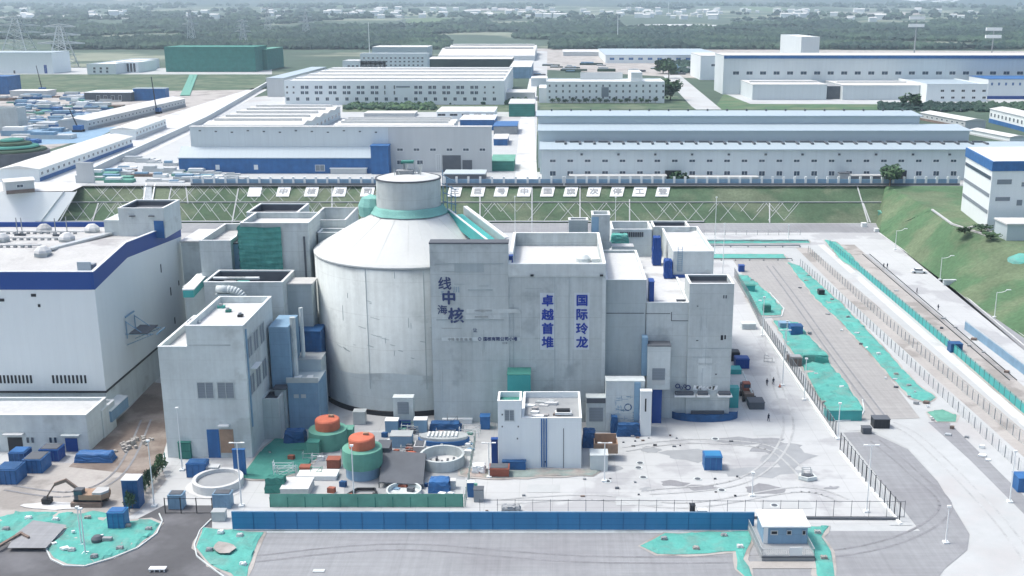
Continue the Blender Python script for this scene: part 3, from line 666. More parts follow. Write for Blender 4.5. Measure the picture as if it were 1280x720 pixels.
# dormitory block
W5 = [(687, 829, 18, 2.6, va, va + 3.4, dict(mg='black' if i % 2 else 'glass')) for i, va in enumerate((105.5, 112.5, 120))]
r = B('dormitory_block', 'three-storey white dormitory with small dark windows beside the middle road', 'dormitory', 683, 831, 129, 102, 98, ZP, wall='panel', roof='rim', par=.8, wins=W5)
X0, X1, Y0, Y1, zb, z1 = r['_b']; boxpart(r, 'entrance_glazing', 'grill', Xof(752, Y0, z1), Xof(761, Y0, z1), Y0 - .3, Y0 - .01, Zof(121, Y0), Zof(109, Y0))
boxpart(r, 'roof_house', 'white', Xof(789, Y0, z1), Xof(803, Y0, z1), Y0 + 2, Y1 - 2, z1 - .8, z1 + 7)
boxpart(r, 'roof_screen', 'hallg', Xof(727, Y0, z1), Xof(782, Y0, z1), Y1 - 2, Y1 - 1, z1 - .8, z1 + 5)
boxpart(r, 'side_block', 'white', X0 - 6, X0 - .01, Y0 + 2, Y1 - 2, zb, z1 - 5)
# long blue roofed sheds
r = B('long_blue_shed', 'long low shed with white and blue striped roof behind the dormitory', 'shed', 757, 905, 79, 69, 61, ZP, wall='panel', roof='hroof', par=0, wins=[(765, 860, 9, 6, 72, 75, dict(mg='blue2'))])
B('far_long_shed', 'thin far white shed just under the forest edge, left of the long blue shed', 'shed', 704, 768, 70, 65, 62, ZP, wall='hallg', roof='hroofw', par=0)
W6 = [(920, 1275, 22, 8, 89, 93.5, {})]
r = B('great_hall', 'great white hall with blue eaves stretching to the right edge', 'factory', 905, 1330, 118, 69.5, 66.5, ZP, wall='hallw', roof='hroofw', par=0, wins=W6)
X0, X1, Y0, Y1, zb, z1 = r['_b']; boxpart(r, 'blue_eaves', 'blue2', X0, X1, Y0 - .8, Y0 - .02, z1 - 2.5, z1 - .1)
B('great_hall_porch', 'white lower bay at the left end of the great hall with tall dark doors', 'bay', 876, 907, 100, 70, 66, ZP, wall='panel', roof='hroofw', par=0, wins=[(892, 892, 1, 6, 80, 83, {}), (900, 900, 1, 3, 90, 99, dict(mg='black'))])
for i, (a, b) in enumerate(((906, 921), (921, 941), (941, 1034), (1054, 1150))):
    vb = (112, 117, 125, 125)[i]; vt = (95, 98, 106, 107)[i]
    B('warehouse_block', ['white warehouse block farthest behind in the stepped row at right', 'second block of the stepped white warehouse row at right', 'long white warehouse front left of the dark gap', 'long white warehouse front right of the dark gap'][i], 'warehouse', a, b, vb, vt, 97 if i > 1 else vt - 2, ZP, wall='hallw', roof='hroofw', par=0, strips=2 if i > 1 else 0, group=None)
B('grey_netted_bay', 'dark grey netted bay between the two long warehouse fronts', 'bay', 1034.5, 1053.5, 124, 108, 104, ZP, wall='dgrey', roof='grey', par=0)
W7 = [(1178, 1230, 5, 4.6, 112, 115, dict(mg='black')), (1178, 1230, 5, 4.6, 120.5, 123.5, dict(mg='black'))]
B('two_storey_office', 'two-storey pale blue office with ten dark windows at right', 'office', 1159, 1235, 127, 105, 97, ZP, wall='panel', roof='hroof', par=.8, wins=W7)
B('office_rear_block', 'plain block behind the two-storey pale office', 'office', 1140, 1226, 112, 97, 95, ZP, wall='hallw', roof='rim', par=0)
r = B('blue_accent_hall', 'white hall with blue roof and blue base at the right edge', 'hall', 1236, 1330, 124, 99, 95, ZP, wall='panel', roof='blue2', par=0, wins=[(1240, 1275, 5, 3, 103, 107, dict(mg='blue2'))])
X0, X1, Y0, Y1, zb, z1 = r['_b']; boxpart(r, 'blue_base', 'blue', X0, X1, Y0 - .5, Y0 - .01, zb, zb + 2.6)
r = dshed('market_shed', 'white gabled shed with many small openings at the right edge above the hall', (1236, 153), (1300, 170), 16, 9)
r = dshed('red_roof_shed', 'low reddish-white shed lying diagonally beyond the big right hall', (1150, 150), (1206, 161), 14, 5, m='hallg', bm_='wood')
dshed('yard_fence_shed', 'flat white shed beside the red roofed shed at right', (1212, 168), (1262, 178), 10, 3, bm_='hallg', win=False)
# rooftop silo block, behind the great hall
B('rooftop_silo', 'tall white silo block rising over the great hall roof', 'silo', 1002, 1025, 76, 46, 43, ZP, wall='hallw', roof='rim', par=.5)
# great right hall, three stepped spans
Y0 = Yof(225, ZP); zA = Zof(187.5, Y0); r = root('stepped_hall', (120, 490, ZP), 'enormous white hall with three stepped pale blue roofs right of the middle road', 'factory')
XL, XR = Xof(677, Y0, zA), Xof(1320, Y0, zA)
Y1 = Yof(177, zA + 1.5); MB().box(XL, XR, Y0, Y1, ZP, zA).build('front_wall', M['hallw'], r); MB().xprism([(Y0 - 1, zA + .02), (Y1 - .02, zA + .02), (Y1 - .02, zA + 1.6), (Y0 - 1, zA + .4)], XL - 1, XR).build('front_roof', M['hroof'], r)
zB = Zof(164, Y1); X2 = Xof(1212, Y1, zB); Y2 = Yof(156, zB + 1); MB().box(XL - 1, X2, Y1, Y2, ZP, zB).build('middle_wall', M['hroofg'], r); MB().xprism([(Y1 - 1, zB + .02), (Y2 - .02, zB + .02), (Y2 - .02, zB + 1.4), (Y1 - 1, zB + .4)], XL - 2, X2 + 1).build('middle_roof', M['hroof'], r)
zC = Zof(145.5, Y2); X3 = Xof(1150, Y2, zC); Y3 = Yof(139, zC + 1); MB().box(XL - 2, X3, Y2, Y3, ZP, zC).build('rear_wall', M['hroofg'], r); MB().xprism([(Y2 - 1, zC + .02), (Y3 - .02, zC + .02), (Y3 - .02, zC + 1.4), (Y2 - 1, zC + .4)], XL - 3, X3 + 1).build('rear_roof', M['hroof'], r)
winrow(r, 691, 1279, 28, 8, 199, 203, Y0); winrow(r, 691, 1279, 28, 8, 213.5, 220, Y0)
sb = MB()
for i in range(30):
    x = XL + 6 + i * (XR - XL - 30) / 30; sb.box(x, x + 4.2, Y1 - 3, Y1 - 1.2, zA + 1.3, zA + 2.1); sb.box(x + 4, x + 5, Y1 - 8, Y1 - 1.2, zA + 1.0, zA + 1.9)
sb.build('roof_vent_row', M['dgrey'], r)
sb = MB()
for i in range(22): x = XL + 4 + i * 9.3; sb.box(x, x + .7, Y3 - 2, Y3 - 1, zC + 1.2, zC + 2.2)
sb.build('ridge_stub_row', M['dgrey'], r)
x = Xof(843, Y0, 20); boxpart(r, 'gate_door', 'black', x - 4, x + 3, Y0 - .4, Y0 - .01, ZP, Zof(213, Y0))
x = Xof(1127, Y0, 20); boxpart(r, 'gate_door', 'black', x - 5, x + 2.5, Y0 - .4, Y0 - .01, ZP, Zof(213, Y0))
for k in range(12): uu = 727 + k * 46; z = Zof(193, Y0); x_ = Xof(uu, Y0, z); MB().box(x_ - .5, x_ + .5, Y0 - .5, Y0 - .01, z - .4, z + .4).build('wall_lamp', M['dgrey'], r)
# low huts between hall and fence
for (a, b, vb, vt, vk, wl, rf, lb) in ((712, 833, 227.5, 220.5, 216.5, 'hallg', 'hroofw', 'long low white-roofed bicycle shed left of the hall gate'), (857, 948, 227.5, 222, 217, 'hallg', 'hroofw', 'long low white-roofed shed right of the hall gate'), (1062, 1112, 227, 220, 217, 'dgrey', 'hroofw', 'short white-roofed shed beside the right gate'), (1050, 1062, 227, 217, 216, 'grey', 'dgrey', 'dark hut at the left end of the short gate shed'), (555, 606, 226, 218, 213, 'dgrey', 'hroofg', 'grey-roofed shed between neck tower and middle road')):
    B('low_shed', lb, 'shed', a, b, vb, vt, vk, ZP, wall=wl, roof=rf, par=0)
# top fence with white posts and dark panels
def topfence(u0, u1, label):
    y = Yt + 3.4; a, b = Vector((Xof(u0, y, ZP), y, ZP)), Vector((Xof(u1, y, ZP), y, ZP)); L = b.x - a.x; n = min(95, int((u1 - u0) / 13.5))
    r = root('boundary_wall', tuple(a), label, 'wall')
    MB().box(a.x, b.x, y, y + .25, ZP, ZP + 2.6).build('infill_panel', M['bluegrey'], r)
    for i in range(n + 1): x = a.x + L * i / n; MB().box(x - .45, x + .45, y - .3, y + .5, ZP, ZP + 3.6).build('post', M['white'], r)
    MB().box(a.x, b.x, y - 1.6, y - 1.1, ZP + .1, ZP + 1).build('base_kerb', M['dgrey'], r)
topfence(240, 480, 'boundary wall of white posts along the embankment top, left of the crown drum')
topfence(556, 704, 'short boundary wall of white posts on the embankment top, left of the big hall')
topfence(706, 1198, 'long boundary wall of white posts and panels in front of the big right hall')
# embankment placards
placs = [(317, ''), (353, '中'), (388, '核'), (423, '海'), (458, '司'), (567, '王'), (596, '巨'), (625, '号'), (654, '中'), (683, '国'), (712, '旗'), (741, '次'), (770, '停'), (798, '工'), (827, '登')]
def textobj(name, s, size, loc, rot, m, parent=None, extr=.03, sx=1, bold=0.0, sy=1, thick=0.0):
    c = bpy.data.curves.new('lettering', 'FONT'); c.body = s; c.size = size; c.extrude = extr; c.align_x = 'CENTER'; c.align_y = 'CENTER'; c.offset = bold
    t = bpy.data.objects.new('lettering', c); C.objects.link(t); bpy.context.view_layer.update()
    me = bpy.data.meshes.new_from_object(t.evaluated_get(bpy.context.evaluated_depsgraph_get())); me.materials.clear(); me.materials.append(m)
    bpy.data.objects.remove(t)
    if len(me.vertices):
        xs = [v.co.x for v in me.vertices]; ys_ = [v.co.y for v in me.vertices]; ox, oy = (min(xs) + max(xs)) / 2, (min(ys_) + max(ys_)) / 2
        for v in me.vertices: v.co.x -= ox; v.co.y -= oy
    if thick and len(me.vertices):
        bm = bmesh.new()
        for k, (dx, dy) in enumerate(((-thick / 2, 0), (thick / 2, .01), (0, -thick / 2), (.01, thick / 2))):
            n0 = len(bm.verts); bm.from_mesh(me); bm.verts.ensure_lookup_table()
            for v in bm.verts[n0:]: v.co += Vector((dx, dy, .004 * k))
        bm.to_mesh(me); bm.free()
    o = bpy.data.objects.new(name, me); C.objects.link(o); o.rotation_euler = rot; o.scale = (sx, sy, 1)
    if parent is not None: off = parent['_o']; o.parent = parent; o.location = (loc[0] - off[0], loc[1] - off[1], loc[2] - off[2])
    else: o.location = loc
    return o
sl = math.atan2(ZP, Yt + 3.2 - Yb)
for u, ch in placs:
    a = E(u, .67); b = E(u, .93); mid = (a + b) / 2 + Vector((0, 0, .35)); wv = .5 * 15.5 / F * (mid.y + 20)
    r = root('slope_sign', tuple(mid), (f'white square sign reading {ch} on the embankment' if ch else 'blank white square sign, leftmost on the embankment') if ch not in '中' or not ch else ('white square sign reading 中, left of the neck tower' if u < 400 else 'white square sign reading 中, right of the neck tower'), 'sign', 'white character signs along the embankment')
    mb = MB(); up = (b - a).normalized(); hl = (b - a).length / 2; nrm = Vector((0, -math.sin(sl), math.cos(sl)))
    for s in (-1, 1):
        pass
    q = [mid + Vector((-wv, 0, 0)) - up * hl, mid + Vector((wv, 0, 0)) - up * hl, mid + Vector((wv + 1.0, 0, 0)) + up * hl, mid + Vector((-wv + 1.0, 0, 0)) + up * hl]
    n = len(mb.v); mb.v += [tuple(x) for x in q] + [tuple(x - nrm * .25) for x in q]
    mb.f += [(0, 1, 2, 3), (7, 6, 5, 4), (0, 4, 5, 1), (1, 5, 6, 2), (2, 6, 7, 3), (3, 7, 4, 0)]; mb.m += [0] * 6
    mb.build('board', M['white'], r)
    if ch: textobj('character', ch, wv * 1.45, tuple(mid + nrm * .12 + Vector((.5, 0, 0))), (sl, 0, 0), M['grey'], r, extr=.03, sy=1.1, thick=.25)
# masts and pylons
def mast(name, label, cat, u, vb, vt, z0=ZP, r_=.35, m='steel', heads=0, group=None):
    a = P(u, vb, z0); zt = Zof(vt, a.y); r = root(name, tuple(a), label, cat, group)
    MB().tube(a, (a.x, a.y, zt), r_, 6, r_ * .5).build('pole', M[m], r)
    for k in range(heads): zz = zt - k * (zt - a.z) * .12 - .3; MB().box(a.x - r_ * 8, a.x + r_ * 8, a.y - r_, a.y + r_, zz - r_ * 1.6, zz + r_ * 1.6).build('lamp_rack', M['white'], r)
    return r
mast('radio_mast', 'thin white mast rising left of the slate blue shed', 'mast', 462, 66, 28, r_=.9, m='white')
mast('radio_mast', 'thin white mast standing in the far forest, centre right', 'mast', 772, 50, 17, r_=1.1, m='white')
mast('floodlight_mast', 'tall floodlight mast with twin racks over the great hall, left one', 'floodlight mast', 1140, 100, 22, r_=1.0, m='grey', heads=2)
mast('floodlight_mast', 'tall floodlight mast at the right edge in front of the great hall', 'floodlight mast', 1235, 112, 36, r_=.9, m='grey', heads=2)
mast('radio_mast', 'short far pole standing in the forest at upper right', 'pole', 835, 30, 2, r_=1.2, m='white')
def pylon(u, vb, vt, wpx, label, group, arms=3, thick=.5):
    a = P(u, vb, ZP); zt = Zof(vt, a.y); H_ = zt - ZP; w_ = wpx / F * a.y * .5; r = root('transmission_pylon', tuple(a), label, 'pylon', group)
    for sx in (-1, 1):
        for sy in (-1, 1): MB().tube((a.x + sx * w_, a.y + sy * w_, ZP), (a.x + sx * w_ * .15, a.y + sy * w_ * .15, zt), thick, 4).build('leg', M['steel'], r)
    br = MB(); n = 7
    for k in range(n):
        t0, t1 = k / n, (k + 1) / n; w0, w1 = w_ * (1 - .85 * t0), w_ * (1 - .85 * t1); z0, z1 = ZP + H_ * t0, ZP + H_ * t1
        for sy in (-1, 1):
            br.tube((a.x - w0, a.y + sy * w0, z0), (a.x + w1, a.y + sy * w1, z1), thick * .6, 3); br.tube((a.x + w0, a.y + sy * w0, z0), (a.x - w1, a.y + sy * w1, z1), thick * .6, 3)
    br.build('bracing', M['steel'], r)
    for k in range(arms):
        z = zt - H_ * (.02 + .2 * k); L = w_ * (1.5 + .35 * k)
        ar = MB(); ar.tube((a.x - L, a.y, z), (a.x + L, a.y, z), thick * 1.3, 4); ar.tube((a.x - L, a.y, z), (a.x, a.y, z + H_ * .06), thick * .7, 3); ar.tube((a.x + L, a.y, z), (a.x, a.y, z + H_ * .06), thick * .7, 3); ar.build('cross_arm', M['steel'], r)
pylon(25, 66, 22, 30, 'lattice pylon standing behind the white shed at the left edge', None, thick=.8)
pylon(80, 84, 32, 26, 'lattice pylon in front, between white shed and small flat-roofed building', None, thick=.8)
for (u, vb, vt) in ((240, 55, 12), (305, 57, 26), (336, 44, 10), (383, 46, 14), (504, 38, 18)):
    pylon(u, vb, vt, 9, f'faint far pylon standing in the forest above the {dict([(240,"netted hall left part"),(305,"netted hall right end"),(336,"narrow netted block"),(383,"stepped wing"),(504,"office block")])[u]}', 'faint pylons in the far forest', thick=.7)
# trees
def tree_mesh(h, w_, n, seed, leaf=.5):
    rr = random.Random(seed); mb = MB(); cl = [(rr.uniform(-.35, .35) * w_, rr.uniform(-.35, .35) * w_, h * rr.uniform(.38, .85), w_ * rr.uniform(.2, .36)) for _ in range(11)]
    for i in range(n):
        cx, cy, cz, cr = cl[rr.randrange(11)]; d = Vector((rr.gauss(0, 1), rr.gauss(0, 1), rr.gauss(0, 1))).normalized() * cr * rr.uniform(.55, 1.1)
        p = Vector((cx, cy, cz)) + d; a = Vector((rr.gauss(0, 1), rr.gauss(0, 1), rr.gauss(0, 1))).normalized(); b = a.orthogonal().normalized(); s = leaf * rr.uniform(.5, 1.2)
        mb.poly([tuple(p - a * s), tuple(p + b * s * .7), tuple(p + a * s), tuple(p - b * s * .7)])
    return mb
TP = {}
def tree(label, u, vb, h, w_, seed=0, group=None, n=420, z0=ZP, leaf=.9, name='tree', cat='tree'):
    p = P(u, vb, z0); r = root(name, (0, 0, 0), label, cat, group); r['_o'] = (0, 0, 0); key = (seed, n)
    if key not in TP:
        cr = tree_mesh(10, 7, n, seed, leaf).build('crown', M['leaf'], None, fix=False); TP[key] = cr.data; bpy.data.objects.remove(cr)
        t_ = MB().tube((0, 0, 0), (.2, 0, 6), .3, 7, .12); 
        for a_ in (0, 2.1, 4.2): t_.tube((.1, 0, 3), (1.6 * math.cos(a_), 1.6 * math.sin(a_), 6), .12, 5, .05)
        tt = t_.build('trunk', M['bark']); TP[key + (1,)] = tt.data; bpy.data.objects.remove(tt)
    for nm, k in (('crown', key), ('trunk', key + (1,))):
        o = bpy.data.objects.new(nm, TP[k]); C.objects.link(o); o.parent = r
    r.location = p; r.scale = (w_ / 7, w_ / 7, h / 10); r.rotation_euler.z = (u * 1.7) % 6.28; return r
for k, u in enumerate((838, 836)): tree(['big dark tree beside the right end of the dormitory', 'smaller tree just behind the big tree at the dormitory'][k], u, (125, 98)[k], 17, 15, 3 + k, n=900, leaf=.8)
tree('round tree standing in the yard behind the dormitory', 829, 92, 16, 18, 5, n=900, leaf=.8)
for i in range(31): tree('small round tree in the row before the three-storey factory', 368 + i * 8.5, 129.5, 5.5 + (i * 7 % 3), 4.6, i % 3, 'trees in a row before the three-storey factory', n=220)
for i in range(16): tree('small tree in the row before the dormitory', 690 + i * 8.6, 129.5, 3.8 + i % 2, 4, i % 3, 'trees in a row before the dormitory', n=220)
for i, (u, vb, h, lb) in enumerate(((845, 240, 7, 'bush tree on the embankment right of the last character sign'), (953, 246, 6, 'bushy tree on the embankment in front of the right shed'), (1112, 233, 8, 'round tree at the right gate of the big hall'), (405, 250, 3, 'small bush on the embankment below the character signs'), (715, 250, 3, 'low bush on the embankment behind the rooftop tower'), (1137, 136, 10, 'dark tree at the rear right corner of the stepped hall'))):
    tree(lb, u, vb, h * 1.2, h * 1.2, i % 3, n=500, z0=ZP if vb < 234 or vb == 136 else 9 - (vb - 236) * .3)
sp = []
for i in range(700):
    u, v = random.uniform(432, 660), random.uniform(126, 138)
    if u > 545 and v > 131: continue
    p = P(u, v, ZP); sp.append((p.x, p.y, ZP, random.uniform(1.6, 3)))
woods('hedge', 'dense dark green hedge belt between the three-storey factory and workshops', sp, M['leaf'], cat='hedge')
sp = []
for i in range(500):
    u, v = random.uniform(840, 905), random.uniform(74, 92)
    p = P(u, v, ZP); sp.append((p.x, p.y, ZP, random.uniform(2, 5)))
for i in range(500):
    u, v = random.uniform(1100, 1280), random.uniform(131, 140); p = P(u, v, ZP); sp.append((p.x, p.y, ZP, random.uniform(1.5, 3)))
woods('shrubbery', 'dark shrub belt behind the dormitory and behind the stepped hall', sp, M['leafd'], cat='shrubbery')
# right-hand white building on the plateau
a = P(1233, 288, ZP); bck = P(1201, 263, ZP)
r = root('control_building', tuple(a), 'white four-storey building with blue parapet on the green plateau at right', 'building')
zt = Zof(214, a.y); dirv = (bck - a); dirv.z = 0; dirv.x = dirv.x
W_, D_ = 42, (Vector((bck.x, bck.y, 0)) - Vector((a.x, a.y, 0))).length
ex = Vector((1, .06, 0)).normalized(); ey = Vector((bck.x - a.x, bck.y - a.y, 0)).normalized()
def pp(s, t, o=0): q = a + ex * s + ey * t; return (q.x, q.y)
MB().prism([pp(0, 0), pp(W_, 0), pp(W_, D_), pp(0, D_)], ZP - .5, zt).build('wall', M['panel'], r)
MB().prism([pp(-.3, -.3), pp(W_, -.3), pp(W_, D_ + .3), pp(-.3, D_ + .3)], zt + .002, zt + 3.2).build('parapet', M['blue2'], r)
MB().prism([pp(.2, .2), pp(W_ - .2, .2), pp(W_ - .2, D_ - .2), pp(.2, D_ - .2)], zt + 3.21, zt + 3.4).build('roof', M['white'], r)
for k, hz in enumerate((.13, .42, .70)):
    z = ZP + (zt - ZP) * (1 - hz) - .5
    mb = MB(); q = [pp(0, 1), pp(0, D_ - 1), pp(-.15, D_ - 1), pp(-.15, 1)]
    mb.prism([(x - .05, y) for x, y in q], z, z + 1.2); mb.build('strip_window', M['grill'] if k else M['glass'], r)
for (s, zf, ww, hh) in ((2, .78, 5, 1.6), (10.5, .74, 1.8, 1.4), (15, .80, 8, 1.4), (2, .5, 5, 1.3), (9.5, .42, 1.9, 1.9), (13.5, .5, 8, 1.3), (4, .12, 1.6, 1.6), (24, .5, 5, 1.3), (24, .8, 5, 1.3)):
    z = ZP + (zt - ZP) * zf; mb = MB(); mb.prism([pp(s, -.12), pp(s + ww, -.12), pp(s + ww, .02), pp(s, .02)], z, z + hh); mb.build('window', M['grill'], r)
q = P(1256, 300, ZP); MB().box(q.x, q.x + 26, q.y - 1, q.y + 9, ZP - .5, ZP + 5.2).build('annex', M['hroofg'], r); MB().box(q.x - .5, q.x + 26, q.y - 1.5, q.y + 9, ZP + 5.21, ZP + 5.7).build('annex_roof', M['hroofw'], r)
for i, (u, v) in enumerate(((1226, 287), (1238, 296), (1206, 289))):
    tree(['small bush nearest the corner of the right building', 'bush inside the loop kerb near the right building', 'bush at the hilltop kerb left of the right building'][i], u, v + 3, 2.5, 5, i, n=300)
a = P(1268, 322, ZP - 2); r = root('green_pit_cover', tuple(a), 'teal netting draped over a mound on the right edge of the hillside', 'netting')
mb = MB(); mb.lathe(a.x + 4, a.y, [(7, 6.5), (5.5, 9.5), (3, 10.8), (.01, 11)], 14); mb.build('cover', M['net'], r)
B('green_truss', 'dark green netted structure at the foot of the right hill', 'structure', 1106, 1144, 282, 269, 264, 0, wall='netd', roof='netg', par=0)
# ================================================================ THE PLANT
def pbox(r, name, m, u0, u1, vb, vt, Y, depth, z0=None, mats=None):
    zt, zb = Zof(vt, Y), (Zof(vb, Y) if z0 is None else z0)
    return MB().box(Xof(u0, Y, zt), Xof(u1, Y, zt), Y, Y + depth, zb, zt).build(name, M[m], r)
def lumpy(r, name, m, x0, x1, y0, y1, z0, z1, amp, seed, slump=0):
    bm = bmesh.new(); bmesh.ops.create_cube(bm, size=1); bmesh.ops.subdivide_edges(bm, edges=bm.edges[:], cuts=5, use_grid_fill=True); vs = []
    o_ = r['_o']; cx, cy, cz = (x0 + x1) / 2, (y0 + y1) / 2, (z0 + z1) / 2
    for v in bm.verts:
        x, y, z = v.co; t = z + .5; k = 1 + (.10 * (1 - t) - .22 * t * t) * slump
        rr_ = 1 - .18 * slump * (max(0, abs(x) * 2 - .6) ** 2 + max(0, abs(y) * 2 - .6) ** 2) * t
        n = Vector((noise.noise(Vector((x * 5, y * 5, z * 5 + seed))), noise.noise(Vector((x * 5 + 9, y * 5, z * 5 + seed))), noise.noise(Vector((x * 4, y * 4 + 5, z * 4 + seed)))))
        v.co = Vector((cx + x * (x1 - x0) * k - o_[0], cy + y * (y1 - y0) * k - o_[1], z0 + t * (z1 - z0) * rr_ - o_[2])) + n * amp * 1.6 * (1 if t > .02 else .2)
    me = bpy.data.meshes.new(name); bm.to_mesh(me); bm.free(); me.materials.append(M[m]); o = bpy.data.objects.new(name, me); C.objects.link(o); o.parent = r; return o
def thingbox(name, label, cat, m, u0, u1, vb, vt, vk=None, Y=None, depth=3, z0=0, group=None, top=None, lip=None):
    """small cased thing with a slightly oversailing lid"""
    Y = Y or Yof(vb, z0); zt, zb = Zof(vt, Y), z0
    if vk: depth = max(.5, Yof(vk, zt) - Y)
    x0, x1 = Xof(u0, Y, zt), Xof(u1, Y, zt); r = root(name, ((x0 + x1) / 2, Y, zb), label, cat, group); r['_b'] = (x0, x1, Y, Y + depth, zb, zt)
    if cat in ('covered box', 'covered heap', 'sheeting', 'bag heap', 'covered stack', 'skip', 'crate', 'tub', 'heap') and zt - zb < 7:
        soft = cat not in ('crate', 'tub', 'skip'); lumpy(r, 'cover' if soft else 'casing', m, x0, x1, Y, Y + depth, zb, zt, .16 if soft else .05, int(x0 * 7) % 97, .5 if soft else 0)
        if not soft:
            fb = MB(); h = zt - zb; n = max(2, int((x1 - x0) / .9))
            for k in range(n + 1): xx = x0 + (x1 - x0 - .1) * k / n; fb.box(xx, xx + .1, Y - .09, Y - .005, zb, zt)
            fb.box(x0 - .05, x1 + .05, Y - .12, Y - .004, zt - .18, zt - .05); fb.box(x1 + .005, x1 + .09, Y, Y + depth, zt - .18, zt - .05); fb.build('frame', M[top or m], r)
            MB().box(x0 + .2, x1 - .2, Y + .2, Y + depth - .2, zt, zt + .12).build('load', M['dgrey' if (int(x0) % 2) else (top or m)], r)
        return r
    MB().box(x0, x1, Y, Y + depth, zb, zt - .12).build('casing', M[m], r)
    MB().box(x0 - .08, x1 + .08, Y - .08, Y + depth + .08, zt - .118, zt).build('lid', M[top or m], r)
    if x1 - x0 > 1.5 and zt - zb > .8:
        n = int((x1 - x0) / 1.1); sb = MB()
        for k in range(1, n + 1): xx = x0 + (x1 - x0) * k / (n + 1); sb.box(xx - .04, xx + .04, Y - .05, Y - .003, zb, zt - .13)
        if n: sb.build('slat', M[m], r)
    return r
# ---- turbine hall, left
Yh, Yr, Yk = 213.0, 231.0, 266.0; zE, zR = Zof(340, Yh), 35.3; XW = Xof(-60, Yh, zE) - 20; XE = Xof(116, Yh, zE)
r = root('turbine_hall', ((XW + XE) / 2, 240, 0), 'huge white turbine hall with a deep blue parapet band, cut by the left edge', 'turbine hall')
MB().xprism([(Yh, 7.6), (Yk, 7.6), (Yk, zE - 3.7), (Yr, zR - 3.3), (Yh, zE - 3.7)], XW, XE).build('upper_wall', M['panel'], r)
MB().box(XW, XE - .12, Yh + .12, Yk - .1, 0, 7.2).build('lower_wall', M['concl'], r)
MB().box(XW, XE + .15, Yh - .15, Yk + .05, 7.2, 7.6).build('drip_rail', M['black'], r)
mb = MB()
for pr in ([(Yh, zE - 3.7), (Yr, zR - 3.3), (Yk, zE - 3.7), (Yk, zE), (Yr, zR), (Yh, zE)],):
    mb.xprism(pr, XE - .5, XE + .06)
mb.box(XW, XE - .5, Yh - .06, Yh + .5, zE - 3.7, zE); mb.box(XW, XE - .5, Yk - .5, Yk, zE - 3.7, zE); mb.build('parapet_band', M['blue'], r)
mb = MB(); mb.box(XW, XE + .1, Yh - .1, Yh + .5, zE + .003, zE + .15)
mb.xprism([(Yh + .5, zE + .01), (Yr, zR + .01), (Yk, zE + .01), (Yk, zE + .16), (Yr, zR + .16), (Yh + .5, zE + .16)], XE - .5, XE + .1); mb.build('coping', M['rim'], r)
MB().box(XW, XE + .04, Yh - .04, Yh + .2, zE - 3.95, zE - 3.72).build('lower_trim', M['rim'], r)
MB().xprism([(Yh + .5, zE - 1.2), (Yr, zR - 1.2), (Yk - .5, zE - 1.2), (Yk - .5, zE - 2), (Yr, zR - 2), (Yh + .5, zE - 2)], XW, XE - .5).build('roof', M['roofd'], r)
for (a, b) in ((-15, 42), (65, 110)):
    mb = MB(); n = int((b - a) / 4.6)
    za, zb_ = Zof(479, Yh), Zof(469, Yh)
    for i in range(n): x = Xof(a + (b - a) * (i + .2) / n, Yh, za); mb.box(x, x + .42, Yh - .06, Yh - .002, za, zb_)
    mb.build('louvre_strip', M['black'], r)
for (u, v, s) in ((42, 369, .5), (49, 382, .25), (1, 375, .7)):
    z = Zof(v, Yh); x = Xof(u, Yh, z); MB().box(x - s, x + s, Yh - .1, Yh - .01, z - .3, z + .3).build('wall_vent', M['black'], r)
for (Y, z, h) in ((250, 24, 2), (255, 17, 2), (261, 18, 1.2), (256, 9.5, 1.6)): MB().box(XE + .01, XE + .1, Y, Y + .5, z, z + h).build('side_slot', M['dgrey'], r)
def zroof(Y): return zE - 1.2 + (zR - zE) * ((Y - Yh) / (Yr - Yh) if Y < Yr else (Yk - Y) / (Yk - Yr))
def onroof(u, v):
    Y = Yof(v, 33.4); return Xof(u, Y, 33.4), Y
for i, (u, v) in enumerate(((54, 320), (115, 286), (55, 286), (2, 303), (84, 302))):
    x, Y = onroof(u, v); z = zroof(Y); t = root('roof_exhaust', (x, Y, z), ['grey roof exhaust cowl nearest the parapet on the turbine hall', 'roof exhaust cowl on the turbine hall closest to the penthouse', 'roof exhaust cowl in the rear row of the turbine hall roof', 'roof exhaust cowl at the left edge of the turbine hall roof', 'small roof exhaust cowl in the middle row of the turbine hall'][i], 'roof exhaust', 'exhaust cowls on the turbine hall roof')
    MB().box(x - 1.3, x + 1.3, Y - 1.3, Y + 1.3, z - .3, z + .7).build('upstand', M['steel'], t)
    MB().lathe(x, Y, [(1.9, z + .7), (1.7, z + 1.2), (.8, z + 2.0), (.01, z + 2.1)], 8).build('cowl', M['roofw'], t)
x, Y = onroof(106, 333); t = root('roof_hatch', (x, Y, zroof(Y)), 'tilted grey hatch box near the front parapet of the turbine hall roof', 'roof hatch')
MB().box(x - 1.6, x + 1.2, Y, Y + .3, zroof(Y) - .3, zroof(Y) + 1.9).build('panel', M['hroofg'], t); MB().box(x + .2, x + 1.6, Y + .35, Y + 2, zroof(Y) - .3, zroof(Y) + 1.3).build('frame', M['grill'], t)
for j, (v, u0, u1, lb) in enumerate(((313, 0, 52, 'front'), (300, 8, 82, 'middle'), (289, 0, 105, 'rear'))):
    x0, Y = onroof(u0, v); x1, _ = onroof(u1, v); t = root('roof_pipe', (x0, Y, zroof(Y)), f'low pipe run on pads in the {lb} row of the turbine hall roof', 'pipe run', None)
    z = zroof(Y); MB().tube((x0, Y, z + .6), (x1, Y, z + .6), .22, 6).build('pipe', M['roofw'], t)
    n = int((x1 - x0) / 1.6)
    for i in range(n): MB().box(x0 + i * 1.6, x0 + i * 1.6 + .6, Y - .4, Y + .3, z - .2, z + .42).build('pad', M['grey'], t)
